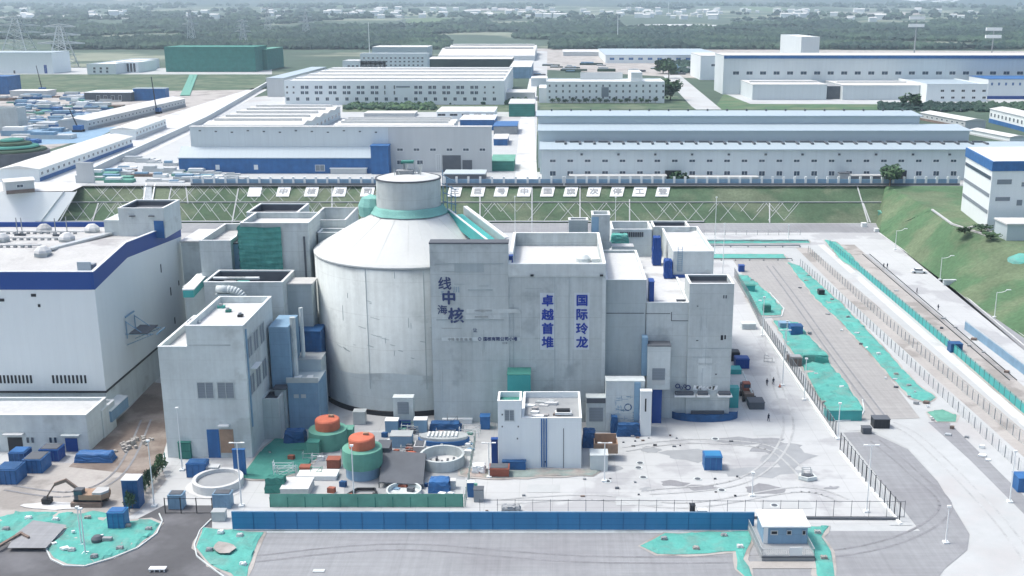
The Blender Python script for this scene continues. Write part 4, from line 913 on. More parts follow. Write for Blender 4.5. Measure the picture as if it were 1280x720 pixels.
t = root('cable_tray', (*onroof(62, 318), 33), 'long grey cable tray running diagonally across the turbine hall roof to the penthouse', 'cable tray')
(xa, ya), (xb, yb) = onroof(62, 317), onroof(146, 289); MB().bar((xa, ya, zroof(ya) + .3), (xb, yb, zroof(yb) + .3), 1.5, .5).build('tray', M['steel'], t)
for i, (u, v) in enumerate(((22, 292), (28, 292), (70, 293), (84, 290))):
    x, Y = onroof(u, v); z = zroof(Y); t = root('roof_pole', (x, Y, z), ['thin roof pole, leftmost of the near pair on the turbine hall', 'thin roof pole, right one of the near pair on the turbine hall', 'single thin roof pole mid-way along the turbine hall roof', 'thin roof pole closest to the penthouse on the turbine hall'][i], 'pole', None)
    MB().tube((x, Y, z), (x, Y, z + 4.3), .12, 5).build('pole', M['grey'], t); MB().box(x - .7, x + .7, Y - .3, Y + .3, z, z + .5).build('foot', M['dgrey'], t)
# penthouse on the hall
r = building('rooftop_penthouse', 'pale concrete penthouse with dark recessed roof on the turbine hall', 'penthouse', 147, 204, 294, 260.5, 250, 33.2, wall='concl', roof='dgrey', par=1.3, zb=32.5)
X0, X1, Y0, Y1, zb, z1 = r['_b']; boxpart(r, 'blue_door', 'blue2', Xof(193, Y0, 35), Xof(205, Y0, 35), Y0 - .15, Y0 - .01, zb, Zof(276, Y0))
for (u, v) in ((164, 270), (188, 270)): pbox(r, 'bracket', 'dgrey', u - 3, u + 4, v + 1, v, Y0 - .6, .59)
boxpart(r, 'side_step', 'concl', X0 - 4, X0 - .01, Y0 + 1, Y1 - 1, zb, z1 - 3)
# low annex in front of the hall
r = building('entrance_annex', 'low white annex with blue door and dark entrance at the foot of the turbine hall', 'annex', -60, 107, 564.5, 519, 497, 0, wall='concl', roof='roofw', par=.5, wins=[(35, 41, 2, 4.5, 546, 554, dict(mf='concl')), (63.5, 69.5, 2, 4.5, 546, 554, dict(mf='concl'))])
X0, X1, Y0, Y1, zb, z1 = r['_b']; pbox(r, 'blue_door', 'blue', 81, 96, 565, 548, Y0 - .12, .11); pbox(r, 'entrance_opening', 'black', 9, 27, 565, 547, Y0 - .12, .11); pbox(r, 'door_canopy', 'roofw', 2, 27, 545, 543.5, Y0 - 1.2, 1.19); pbox(r, 'door_canopy', 'concl', 75, 98, 546, 544.5, Y0 - 1.0, .99)
r = building('annex_end_block', 'rounded white end block beside the dark hall corner, right of the annex', 'annex', 98, 127, 548, 514, 500, 0, wall='concl', roof='roofw', par=.5)
for i, (u, v) in enumerate(((131, 519), (138, 520))):
    p = P(u, v + 20, 0); z = Zof(v, p.y); t = root('wall_box', (p.x, p.y, z), ['black bracket box at the corner between annex and hall', 'pale equipment box on the hall side wall beside the black bracket'][i], 'equipment box'); s = .6
    MB().box(p.x - s, p.x + s, p.y, p.y + 9, z - 1.4, z + 1).build('casing', M['dgrey' if i == 0 else 'bluegrey'], t); MB().box(p.x - s - .06, p.x + s + .06, p.y - .1, p.y + 9, z + 1.01, z + 1.2).build('lid', M['white'], t)
# cantilever bracket between hall and tower
t = root('cantilever_bracket', (XE, 232, 17), 'black steel bracket frame sticking out of the turbine hall side wall', 'bracket')
mb = MB()
for Yq in (226, 231):
    mb.tube((XE, Yq, 16), (XE + 6, Yq, 16), .12, 5); mb.tube((XE, Yq, 13.5), (XE + 5.5, Yq, 15.8), .1, 5); mb.tube((XE + .3, Yq, 15), (XE + .3, Yq, 19), .12, 5)
    mb.tube((XE + .3, Yq, 18.8), (XE + 4, Yq, 16), .1, 5)
mb.tube((XE + .3, 226, 19.8), (XE + .3, 231, 19.8), .2, 5); mb.tube((XE + 6.8, 226, 16), (XE + 6.8, 231, 16), .2, 5)
mb.build('frame', M['bluegrey'], t); MB().box(XE + 1, XE + 5, 225.5, 232, 16.2, 16.4).build('platform', M['dgrey'], t)
# ---- tower A
Yt_ = Yof(572); zT = Zof(407.6, Yt_); zL = Zof(433.7, Yt_); Yb2 = Yof(371, zT)
r = root('auxiliary_tower', (Xof(255, Yt_), 205, 0), 'grey concrete tower with stepped parapet roof and four window pairs, left of the round hall', 'tower')
xa, xb, xc = Xof(197, Yt_, zL), Xof(231.5, Yt_, zT), Xof(303.5, Yt_, zT)
mb = MB(); pt = .4
def ring(mb, x0, x1, y0, y1, z0, z1, pt=.4): mb.box(x0, x1, y0, y0 + pt, z0, z1); mb.box(x0, x1, y1 - pt, y1, z0, z1); mb.box(x0, x0 + pt, y0 + pt, y1 - pt, z0, z1); mb.box(x1 - pt, x1, y0 + pt, y1 - pt, z0, z1)
mb.box(xa, xb, Yt_, Yb2, 0, zL - 1.3); ring(mb, xa, xb + .4, Yt_, Yb2, zL - 1.3, zL); mb.build('low_wing_wall', M['concl'], r)
mb = MB(); mb.box(xb, xc, Yt_ - .03, Yb2 + .03, 0, zT - 1.3); ring(mb, xb, xc, Yt_ - .03, Yb2 + .03, zT - 1.3, zT); mb.build('wall', M['concl'], r)
MB().box(xb + .4, xc - .4, Yt_ + .4, Yb2 - .4, zT - 1.31, zT - 1.2).build('roof', M['roofw'], r); MB().box(xa + .4, xb - .001, Yt_ + .4, Yb2 - .4, zL - 1.31, zL - 1.2).build('low_roof', M['roofw'], r)
mb = MB(); ring(mb, xb - .06, xc + .06, Yt_ - .1, Yb2 + .1, zT + .003, zT + .14, .5); mb.build('coping', M['rim'], r)
mb = MB(); ring(mb, xa - .06, xb - .07, Yt_ - .08, Yb2 + .1, zL + .003, zL + .14, .5); mb.build('low_coping', M['rim'], r)
for (u0, u1) in ((245.5, 267), (270.5, 292.5)):
    z0, z1 = Zof(498.5, Yt_), Zof(477, Yt_); x0, x1 = Xof(u0, Yt_, z1), Xof(u1, Yt_, z1); window(r, (x0 + x1) / 2, Yt_ - .03, z0, x1 - x0, z1 - z0, mg='grill', mf='conc')
for zz in (19.5, 8.5 + 3.5):
    for k in range(3): window(r, xc, Yt_ + 3.2 + k * 4.6, zz, 3.6, 4.2, side='R', mg='grill', mf='conc')
MB().box(xc + .01, xc + .25, Yt_ + 1.0, Yt_ + 1.5, 6, zT - 1).build('downpipe', M['bluegrey'], r)
MB().box(xc + .01, xc + 1.2, Yt_ + 3, Yt_ + 7, 17.2, 17.4).build('balcony', M['rim'], r)
for (u0, u1, m_) in ((258, 273, 'blue2'), (274, 291, 'brown')): pbox(r, 'doorway', m_, u0, u1, 578 if m_ == 'blue2' else 566, 537, Yt_ - .15, .11)
pbox(r, 'lamp_canopy', 'rim', 272, 285, 534, 532.5, Yt_ - 1, .95)
pbox(r, 'facade_strip', 'conc', 235, 288, 432, 431, Yt_ - .1, .06)
for i, (u, v, m_, s) in enumerate(((276, 385, 'net', .7), (285, 390, 'netd', .5), (300, 396, 'black', .5), (242, 404, 'steel', 1.2))):
    Y = Yof(v, zT - 1.2); x = Xof(u, Y, zT); t = root('roof_unit', (x, Y, zT - 1.2), ['green bundle on the stepped tower roof, furthest back', 'green bundle in the middle of the stepped tower roof', 'black fitting at the right parapet of the stepped tower roof', 'grey slab pack at the front parapet of the stepped tower roof'][i], 'roof unit')
    MB().box(x - s, x + s, Y - .4, Y + .6, zT - 1.2, zT - .7).build('bundle', M[m_], t); MB().box(x - s * .6, x + s * .3, Y - .3, Y + .4, zT - .7, zT - .3).build('cap', M['grey'], t)
# attachments to the right of tower A
Yq = Yt_ + 10; r = root('pipe_tower', (xc + 3, Yq, 0), 'narrow grey riser with two tall white pipes right of the stepped tower', 'riser')
MB().box(xc + .6, xc + 4.6, Yb2 - 6, Yb2 + 3, 0, 22).build('shaft', M['bluegrey'], r); MB().tube((xc + 5.1, Yb2 - 4, 6), (xc + 5.1, Yb2 - 4, 23.5), .6, 8).build('pipe', M['concl'], r); MB().tube((xc + 5.6, Yb2 + 1.5, 8), (xc + 5.6, Yb2 + 1.5, 24), .45, 8).build('pipe', M['concl'], r)
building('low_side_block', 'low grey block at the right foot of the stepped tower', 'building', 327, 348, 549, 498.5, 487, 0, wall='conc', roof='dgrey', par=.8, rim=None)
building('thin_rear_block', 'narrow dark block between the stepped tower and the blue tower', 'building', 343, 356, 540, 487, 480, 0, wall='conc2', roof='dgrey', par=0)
# ---- rear-left group
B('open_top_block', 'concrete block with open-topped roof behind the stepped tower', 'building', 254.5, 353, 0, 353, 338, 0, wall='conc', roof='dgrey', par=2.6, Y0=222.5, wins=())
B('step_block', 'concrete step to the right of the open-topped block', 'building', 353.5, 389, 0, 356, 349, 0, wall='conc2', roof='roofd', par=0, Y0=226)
r = B('netted_tower', 'tall concrete tower whose front left corner is draped in teal netting', 'tower', 300, 385, 0, 279, 269, 0, wall='conc', roof='roofw', par=1.3, Y0=236, deep=13)
X0, X1, Y0, Y1, zb, z1 = r['_b']
mb = MB(); n = 28; xs0, xs1 = Xof(297, Y0, z1), Xof(351, Y0, z1); zlo = Zof(352, Y0)
rr = random.Random(4)
for j in range(n + 1):
    for i in range(15):
        t = i / 14; x = xs0 + (xs1 - xs0) * t; z = z1 - .8 + (zlo - z1) * j / n
        mb.v.append((x, Y0 - .45 - .07 * math.sin(j * 2.1 + i * .3) - .3 * noise.noise(Vector((x, 0, z * .5))), z + .1 * math.sin(i * .5)))
for j in range(n):
    for i in range(14): a = j * 15 + i; mb.f.append((a, a + 1, a + 16, a + 15)); mb.m.append(0)
t = tag(mb.build('scaffold_net', M['netc'], fix=False), 'teal netting hanging down the front of the tall rear tower', 'netting')
mb = MB()
for j in range(n + 1):
    for i in range(5):
        y = Y0 - .3 + 7 * i / 4; z = z1 - .8 + (zlo - z1) * j / n; mb.v.append((xs0 - .1 - .2 * math.sin(j * 2.1 + i), y, z))
for j in range(n):
    for i in range(4): a = j * 5 + i; mb.f.append((a, a + 5, a + 6, a + 1)); mb.m.append(0)
o = mb.build('side_net', M['netc'], fix=False); o.parent = t
MB().box(Xof(378, Y0, z1), Xof(378, Y0, z1) + .4, Y0 - .25, Y0 - .01, 4, z1 - 3).build('downpipe', M['dgrey'], r)
B('left_rear_block', 'concrete block with dark sunken roof left of the teal netting', 'building', 249, 288, 0, 301, 280, 0, wall='conc', roof='roofd', par=1.5, Y0=236)
B('connector_block', 'shaded block filling the gap beside the teal netting', 'building', 287, 300, 0, 305, 299, 0, wall='bluegrey', roof='dgrey', par=0, Y0=238)
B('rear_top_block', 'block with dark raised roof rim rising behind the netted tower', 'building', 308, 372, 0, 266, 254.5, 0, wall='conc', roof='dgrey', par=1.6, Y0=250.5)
B('white_walled_block', 'open-topped block with pinkish white inner walls left of the cone roof', 'building', 386, 432, 0, 275.5, 259.5, 0, wall='conc', roof='roofw', par=3.2, Y0=249, rim='roofw')
B('small_step_block', 'small lower block in front of the white-walled open block', 'building', 397, 431, 0, 291, 278, 0, wall='conc2', roof='roofw', par=.8, Y0=243.5, deep=5)
B('white_rear_store', 'white low building glimpsed between turbine hall and rear blocks', 'store', 226, 262, 0, 303, 288, 0, wall='concl', roof='roofw', par=0, Y0=262)
B('grey_base_store', 'grey plinth building between turbine hall and stepped tower', 'store', 230, 262, 0, 360, 322, 0, wall='concl', roof='roofw', par=0, Y0=240)
t = root('blue_duct', (-88, 228, 24), 'blue slanting duct between the turbine hall and the rear blocks', 'duct'); a, b = Vector((Xof(236, 225, 24), 225, Zof(372, 225))), Vector((Xof(253, 238, 27), 238, Zof(352, 238)))
MB().bar(a, b, 2.2, 1.6).build('duct', M['teal'], t); MB().bar(a + Vector((0, 0, 1.62)), b + Vector((0, 0, 1.62)), 2.5, .25).build('duct_lid', M['rim'], t)
t = root('curved_vent_pipe', (Xof(290, 223), 223, 27), 'fat white bent pipe on the open-topped block behind the stepped tower', 'pipe'); zc_ = Zof(360, 223)
mb = MB(); px_ = Xof(285, 221, zc_)
pr = None
for k in range(9):
    tt = k / 8 * math.pi / 2; p = Vector((px_ + 3.2 * math.sin(tt), 221, zc_ - 2 + 2.2 * math.cos(tt)))
    if pr is not None: mb.tube(pr, p, .85, 10)
    pr = p
mb.tube((px_ - 2.4, 221, zc_ + .2), (px_, 221, zc_ + .2), .85, 10); mb.build('pipe', M['concl'], t, smooth=True); MB().box(px_ - 2.6, px_ + 2, 220.4, 222.3, zc_ - 5, zc_ - .7).build('box', M['conc2'], t)
for i, (u, v) in enumerate(((283, 342), (300, 341))):
    x = Xof(u, 226, 27); t = root('roof_scaffold', (x, 226, 26), ['left pipe rack in the open-topped block', 'green wrapped unit in the open-topped block'][i], 'pipe rack')
    MB().tube((x - 3, 227, 28.4), (x + 4, 227, 28.4), .35, 6).build('pipe', M['rim'], t)
    MB().box(x - 1, x + 1.6, 225.5, 228, 25, 27.6).build('unit', M['net' if i else 'grey'], t)
# blue stack beside the cylinder
r = thingbox('blue_panel_tower', 'tall weathered blue-grey clad tower at the left foot of the round hall', 'tower', 'bluegrey', 359, 397, 537, 478, 462, top='hroofg')
X0, X1, Y0, Y1, zb, z1 = r['_b']
MB().box(X0 - .15, X1 + .15, Y0 - .15, Y0 + .2, z1 + .002, z1 + 1).build('parapet', M['steel'], r)
for (dx, s) in ((1, 1.4), (3.6, 1.2)): MB().box(X0 + dx, X0 + dx + s, Y0 + 1.2, Y0 + 3.2, z1, z1 + .5).build('roof_cover', M['rim'], r)
for k in range(2): MB().box(X0 + 1.2 + k * 1.5, X0 + 2.2 + k * 1.5, Y0 - .07, Y0 - .01, z1 - 3.4, z1 - 2.6).build('patch', M['steel'], r)
r = thingbox('blue_grey_block', 'blue-grey block with pipe railing stacked behind the weathered blue tower', 'building', 'hroofg', 361, 401, 478, 449, 440, Y=Yof(537) + 7, depth=6, top='steel')
r = thingbox('tarpaulin_box', 'dark blue tarpaulin-wrapped box wedged beside the round hall', 'covered box', 'tarp', 363, 400, 452, 414, 405, Y=Yof(537) + 12, depth=8)
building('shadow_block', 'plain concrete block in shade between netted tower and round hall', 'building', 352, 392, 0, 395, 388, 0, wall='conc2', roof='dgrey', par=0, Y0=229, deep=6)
# ---- round hall
CY, CR = 239.0, 21.3; CX = Xof(513, CY, 33); zEv = 32.8
r = root('round_hall', (CX, CY, 0), 'giant round pale concrete hall with a white conical roof', 'reactor hall')
MB().lathe(CX, CY, [(CR, 0), (CR, zEv), (CR - .6, zEv + .02)], 96).build('drum', M['wrap'], r, smooth=True, fix=False)
mb = MB().lathe(CX, CY, [(CR + .15, zEv - .25), (CR + .15, zEv + .06), (CR - .4, zEv + .5), (7.4, 41.2), (6.8, 41.3)], 96); mb.build('cone_roof', M['cone'], r, smooth=False, fix=False)
MB().lathe(CX, CY, [(CR + .12, 0), (CR + .12, 1.1), (CR, 1.2)], 96).build('skirting', M['black'], r, fix=False)
for th in (-1.9, -1.32, -1.0):
    x, y = CX + (CR + .03) * math.cos(th), CY + (CR + .03) * math.sin(th); MB().tube((x, y, 6), (x, y, zEv - .4), .08, 5).build('cable', M['conc2'], r)
# shallow repair marks with their own shapes on the drum
mb = MB(); rr = random.Random(8)
for k in range(26):
    th = -rr.uniform(1.2, 2.35); z = rr.uniform(13, 20) if k < 18 else rr.uniform(20, 31); w_ = rr.uniform(.01, .10); h = rr.uniform(.08, .16) if rr.random() < .6 else rr.uniform(1, 3.4)
    if h > 1: w_ = .006
    n = 5
    for i in range(n):
        a0, a1 = th + w_ * i / n, th + w_ * (i + 1) / n; q = CR + .015; s = -1.2 * w_ * (i / n) * 4
        mb.poly([(CX + q * math.cos(a0), CY + q * math.sin(a0), z + s), (CX + q * math.cos(a1), CY + q * math.sin(a1), z + s), (CX + q * math.cos(a1), CY + q * math.sin(a1), z + s + h), (CX + q * math.cos(a0), CY + q * math.sin(a0), z + s + h)])
mb.build('stain', M['conc2'], r, fix=False)
mb = MB(); a0, a1, n = -2.5, -1.15, 40
for i in range(n):
    u0_, u1_ = a0 + (a1 - a0) * i / n, a0 + (a1 - a0) * (i + 1) / n; q = CR + .02
    mb.poly([(CX + q * math.cos(u0_), CY + q * math.sin(u0_), 1.2), (CX + q * math.cos(u1_), CY + q * math.sin(u1_), 1.2), (CX + q * math.cos(u1_), CY + q * math.sin(u1_), 9.3 - .5 * math.sin(i * .2)), (CX + q * math.cos(u0_), CY + q * math.sin(u0_), 9.3 - .5 * math.sin((i - 1) * .2))])
mb.build('lower_coat', M['concl'], r, fix=False)
mb = MB(); k = 0
for rr_ in range(9): # thin roof sheet ribs
    th = -2.8 + rr_ * .31 + .1 * math.sin(rr_ * 5); c, s = math.cos(th), math.sin(th)
    mb.tube((CX + c * (CR - .4), CY + s * (CR - .4), zEv + .48), (CX + c * 7.6, CY + s * 7.6, 41.14), .045, 3)
mb.build('roof_seam', M['cone'], r)
# neck tower
NR = 7.15; zN = Zof(228, CY - NR)
n_ = root('neck_tower', (CX, CY, 41), 'short fabric-wrapped drum crowning the conical roof', 'drum tower')
mb = MB(); nn = 72; lv = 9
for j in range(lv + 1):
    for i in range(nn):
        t = 2 * math.pi * i / nn; z = 40.8 + (zN - 40.8) * j / lv; q = NR + (.12 * noise.noise(Vector((math.cos(t) * 3, math.sin(t) * 3, z * .8))) if 0 < j < lv else 0)
        mb.v.append((CX + q * math.cos(t), CY + q * math.sin(t), z))
for j in range(lv):
    for i in range(nn): mb.f.append((j * nn + i, j * nn + (i + 1) % nn, (j + 1) * nn + (i + 1) % nn, (j + 1) * nn + i)); mb.m.append(0)
mb.build('wrapped_wall', M['wrap'], n_, smooth=True, fix=False)
MB().lathe(CX, CY, [(NR + .18, zN - .2), (NR + .18, zN + .12), (NR - .2, zN + .12), (NR - .2, zN - .05)], 64).build('rim_ring', M['dgrey'], n_, fix=False)
MB().lathe(CX, CY, [(NR - .19, zN), (NR - 2, zN + .5), (.01, zN + .9)], 48).build('cap', M['cone'], n_, fix=False)
t = root('roof_plant', (CX, CY, zN), 'tangle of grey machinery with green top standing on the drum crown', 'machinery')
MB().box(CX - 2.6, CX + 1.2, CY - 1, CY + 1.5, zN + .6, zN + 1.6).build('base_frame', M['grey'], t)
mb = MB(); rr = random.Random(2)
for k in range(16): x = CX + rr.uniform(-3, 3); y = CY + rr.uniform(-1.5, 2); mb.tube((x, y, zN + .5), (x + rr.uniform(-1.2, 1.2), y, zN + rr.uniform(1.6, 3)), .12, 5)
mb.build('pipework', M['steel'], t); MB().box(CX - 1.5, CX + 1.2, CY, CY + 2, zN + 3.1, zN + 3.6).build('green_cover', M['netd'], t); MB().tube((CX - 1, CY + 1, zN + .6), (CX - 1, CY + 1, zN + 3.1), .2, 6).build('stand', M['grey'], t)
mb = MB(); nn = 60; rr = random.Random(9); pr = []
for i in range(nn):
    t = 2 * math.pi * i / nn; o_ = .7 + .5 * noise.noise(Vector((math.cos(t) * 2, math.sin(t) * 2, 4))); pr.append((t, o_))
for j, (dr, dz) in enumerate(((.12, 1.2), (.5, 1.1), (1.0, .5), (1.5, .1))):
    for t, o_ in pr: q = NR + dr * (.75 + o_ * .4); mb.v.append((CX + q * math.cos(t), CY + q * math.sin(t), 41.2 + dz * (.8 + .35 * o_) - (q - NR) * .35))
for j in range(3):
    for i in range(nn): mb.f.append((j * nn + i, j * nn + (i + 1) % nn, (j + 1) * nn + (i + 1) % nn, (j + 1) * nn + i)); mb.m.append(0)
tag(mb.build('collar_net', M['netp'], fix=False), 'teal netting gathered round the foot of the drum crown', 'netting')
t = root('net_bundle', (CX - 8, CY + 1, 41), 'puffed teal net bundle at the left of the drum crown', 'netting'); MB().lathe(CX - 8.6, CY + 1, [(2.8, 39.8), (3, 42), (2.2, 43.8), (.01, 44.6)], 12).build('bundle', M['netp'], t)
# covered gallery from the neck down to the slab
A_, B_ = Vector((CX + 5.4, CY - 1, 43)), Vector((Xof(622, 222, 39), 222, 38.6))
a2 = Vector((Xof(560, 240, 43), 240, Zof(262, 240))); b2 = Vector((Xof(611, 219, 39.5), 219, Zof(302, 219)))
t = root('covered_gallery', tuple(a2), 'long gallery with teal netted side running from the drum crown down over the cone', 'gallery')
MB().bar(a2 + Vector((0, 0, -2.4)), b2 + Vector((0, 0, -2.4)), .5, 2.4).build('netted_side', M['teal'], t)
MB().bar(a2 + Vector((1.7, 1.4, -1.7)), b2 + Vector((1.7, 1.4, -1.7)), 3.0, .3).build('deck', M['teal'], t)
MB().bar(a2 + Vector((3.4, 2.6, -2.4)), b2 + Vector((3.4, 2.6, -2.4)), .4, 2.5).build('far_side', M['steel'], t)
MB().bar(a2 + Vector((3.6, 2.8, .12)), b2 + Vector((3.6, 2.8, .12)), .9, .22).build('handrail', M['rim'], t)
MB().bar(a2 + Vector((0, 0, .02)), b2 + Vector((0, 0, .02)), .4, .2).build('handrail', M['rim'], t)
t = root('crown_scaffold', (CX + 8, CY + 2, 42), 'slate blue scaffold rising at the right side of the drum crown', 'scaffold')
mb = MB()
for k in range(4): mb.tube((CX + 7.6 + k * .9, CY + 1, 40), (CX + 7.6 + k * .9, CY + 1, 50 - k * 1.8), .13, 4)
for k in range(5): mb.tube((CX + 7.4, CY + 1, 41 + k * 2), (CX + 10.6, CY + 1, 40.4 + k * 1.7), .12, 4)
mb.build('frame', M['bluegrey'], t)
# ---- front slab and main blocks
Ys = Yof(528); zS = Zof(305, Ys); x0, x1 = Xof(536.5, Ys, zS), Xof(635, Ys, zS); zM = Zof(330, Ys); x2 = Xof(757, Ys, zM)
r = root('front_slab', ((x0 + x1) / 2, Ys, 0), 'tall thin concrete slab block standing against the round hall, carrying brush lettering', 'building')
MB().box(x0, x1, Ys, Ys + 3.2, 0, zS).build('wall', M['conc'], r); MB().box(x0 - .1, x1 + .1, Ys - .1, Ys + 3.3, zS + .003, zS + .3).build('coping', M['dgrey'], r)
MB().box(x0 + .01, x1 - 6, Ys + 3.2, CY - 8, 0, 30).build('rear_wall', M['conc2'], r)
MB().box(x0 + 5, x0 + 11, Ys - .09, Ys - .01, Zof(340, Ys), Zof(329, Ys)).build('wall_panel', M['conc2'], r)
fr = MB(); 
for v_ in (330, 400): z = Zof(v_, Ys); fr.box(x0 + 1, x1 - 1, Ys - .12, Ys - .01, z, z + .14)
z = Zof(363, Ys); fr.box(Xof(585, Ys, z), Xof(616, Ys, z), Ys - .15, Ys - .01, z, z + .2)
fr.build('facade_joint', M['conc2'], r)
def wtext(parent, ch, u, v, hpx, Y, m='ink', bold=.0, rz=0, sx=1, name='lettering'):
    z = Zof(v, Y); dep = Y * math.cos(TH) + (CH - z) * math.sin(TH); s = hpx / F * dep * 1.08
    return textobj(name, ch, s, (Xof(u, Y, z), Y - .07, z), (R(90), rz, 0), M[m], parent, extr=.03, bold=0, sx=sx, thick=bold)
def board(parent, name, m, u0, u1, v0, v1, Y, d=.03): z1_, z0_ = Zof(v0, Y), Zof(v1, Y); return MB().box(Xof(u0, Y, z1_), Xof(u1, Y, z1_), Y - d, Y - .002, z0_, z1_).build(name, M[m], parent)
sg = root('brush_sign', (Xof(562, Ys, 30), Ys, 28), 'column of dark blue brush characters on pale backing on the slab', 'sign')

for ch, u, v, h, b_ in (('线', 556, 354, 16, .10), ('中', 561, 372, 17, .24), ('海', 553, 387, 12, .06), ('核', 570, 394, 19, .20), ('三', 553, 366, 5, 0), ('川', 570, 362, 8, 0)): wtext(sg, ch, u, v, h, Ys, 'inkd' if h > 8 else 'bluegrey', b_, 0)
sg = root('caption_sign', (Xof(610, Ys, 20), Ys, 20), 'faint lines of small lettering low on the slab below the brush characters', 'sign')
board(sg, 'backing_strip', 'concl', 552, 650, 421.5, 426, Ys); board(sg, 'backing_strip', 'concl', 583, 650, 386, 391, Ys, .025); board(sg, 'backing_strip', 'concl', 582, 625, 393.5, 399, Ys, .025)
wtext(sg, '中核 海 南 核 电', 575, 424, 4, Ys, 'grey'); wtext(sg, '○ 国核有限公司小堆', 622, 423.5, 5, Ys, 'inkd', .05); wtext(sg, '让', 594, 412.5, 5.5, Ys, 'inkd'); wtext(sg, 'TTTTTTTTTTTTTT', 604, 388.5, 3.4, Ys, 'grey', 0, 0, .7); wtext(sg, 'ITITTTTTTTTT', 602, 396.5, 3.4, Ys, 'grey', 0, 0, .7)
wtext(sg, 'IIIII ■', 631, 428.8, 2.5, Ys, 'grey'); board(sg, 'rule_line', 'grey', 552, 577, 410, 410.6, Ys, .02)
# main block with the blue characters
r = B('main_block', 'broad concrete main block with walled white roof, carrying two columns of blue characters', 'building', 635.3, 757, 0, 330, 291, 0, wall='conc', roof='roofw', par=3.0, Y0=Ys + .25, pt=.5)
X0, X1, Y0, Y1, zb, z1 = r['_b']
MB().box(X0, X1 + .03, Y0 - .2, Y0 - .01, Zof(345.5, Y0), z1 - .02).build('upper_fascia', M['concl'], r)

for (u_, v0_, v1_) in ((693, 346, 512), (641, 380, 500), (711, 346, 470)): board(r, 'vertical_joint', 'conc2', u_, u_ + .9, v0_, v1_, Y0, .07)
board(r, 'corner_pilaster', 'concl', 753, 757.5, 347, 500, Y0, .1)
for (u_, a_) in ((663, 343.6), (750, 343.6)): pbox(r, 'spout', 'black', u_, u_ + 4, a_ + 2, a_, Y0 - .6, .4)
for i, (txt, u) in enumerate((('卓越首堆', 684.5), ('国际玲龙', 727.5))):
    sg = root('character_sign', (Xof(u, Y0, 25), Y0, 28), ['vertical column of four blue characters 卓越首堆 on the main block', 'vertical column of four blue characters 国际玲龙, right one on the main block'][i], 'sign', None)
    board(sg, 'backing_panel', 'panelw', u - 9.5, u + 9.5, 366, 437, Y0, .04)
    for k, ch in enumerate(txt): wtext(sg, ch, u, (375.5, 393, 410.5, 427.5)[k], 14.3, Y0 - .05, 'ink', .16, 0, 1, 'character')
# rail / equipment on main roof
def on(u, v, z): Y = Yof(v, z); return Xof(u, Y, z), Y
x, Y = on(729, 327, z1 - 3); t = root('roof_unit', (x, Y, z1 - 3), 'pale round housing near the right side of the main block roof', 'roof unit'); MB().lathe(x, Y, [(1.6, z1 - 3), (1.6, z1 - 2.1), (.8, z1 - 1.4), (.01, z1 - 1.3)], 14).build('housing', M['concl'], t); MB().box(x + 1.8, x + 4, Y - 1, Y + .8, z1 - 3, z1 - 2.2).build('box', M['concl'], t)
x, Y = on(668, 306, z1 - 3); t = root('roof_vent', (x, Y, z1 - 3), 'small bent vent at the rear left of the main block roof', 'roof vent'); MB().tube((x, Y, z1 - 3), (x, Y, z1 - 1.6), .2, 6).build('stem', M['grey'], t); MB().tube((x, Y, z1 - 1.6), (x + 1, Y, z1 - 1.9), .2, 6).build('hood', M['grey'], t)
# block B (lower, to the right)
Yb3 = Ys + 2.2
r = B('lower_block', 'lower concrete block with white roof joined right of the main block', 'building', 757.3, 808, 0, 350, 313, 0, wall='conc2', roof='roofw', par=.5, Y0=Yb3)
X0, X1, Y0, Y1, zb, z1 = r['_b']; board(r, 'joint', 'dgrey', 758, 805, 391, 392, Y0, .05)
for i, (u0, u1, vb, vt, vk, m_) in enumerate(((765, 792, 311, 308, 304.5, 'concl'), (758, 764, 310, 304, 302, 'concl'))):
    thingbox('roof_curb', ['pale rectangular roof curb behind the lower block roof', 'small pale box beside the roof curb on the lower block'][i], 'roof curb', m_, u0, u1, vb, vt, vk, z0=z1 - .5, top='roofw')
# block C
r = B('east_block', 'concrete block with low white roof right of the lower block', 'building', 808.2, 862, 0, 378.5, 300, 0, wall='conc', roof='roofw', par=.4, Y0=Yb3 + .3)
X0c, X1c, Y0c, Y1c, _, zc = r['_b']
board(r, 'crack_frame', 'dgrey', 839, 840, 390, 401, Y0c, .05); board(r, 'crack_frame', 'dgrey', 839, 862, 400.5, 401.3, Y0c, .052); board(r, 'facade_joint', 'dgrey', 764, 838, 391.4, 392.2, Y0c, .03)
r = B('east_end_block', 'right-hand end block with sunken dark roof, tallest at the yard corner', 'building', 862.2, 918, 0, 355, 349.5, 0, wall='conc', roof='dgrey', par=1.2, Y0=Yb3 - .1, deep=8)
X0e, X1e, Y0e, Y1e, _, ze = r['_b']
for (u_, v_, w_, h_) in ((904, 369, 1.6, 4), (907, 369, 1.6, 4), (901, 419, 3, 6), (905.5, 419, 2, 5), (871, 382, 2, 1.2), (870, 425, 3, 1.2), (894, 467, 2, 1.6)): board(r, 'vent_slot', 'black' if w_ > 1.7 and h_ > 3 else 'dgrey', u_, u_ + w_, v_, v_ + h_, Y0e, .05)
for (u0, u1, v_) in ((860, 917, 435), (866, 888, 446), (866, 912, 500)): board(r, 'facade_joint', 'conc2', u0, u1, v_, v_ + .8, Y0e, .05)
board(r, 'patched_strip', 'concl', 873, 890, 448, 486, Y0e, .03)
MB().box(X1c + .01, X1e - .5, Y0c + 8.2, Y1c, 0, zc - .4).build('rear_wall', M['conc2'], r)
MB().box(X1c + .002, X1e - .5, Y0c + 8.3, Y1c - 1, zc - .398, zc - .2).build('rear_roof', M['roofw'], r)
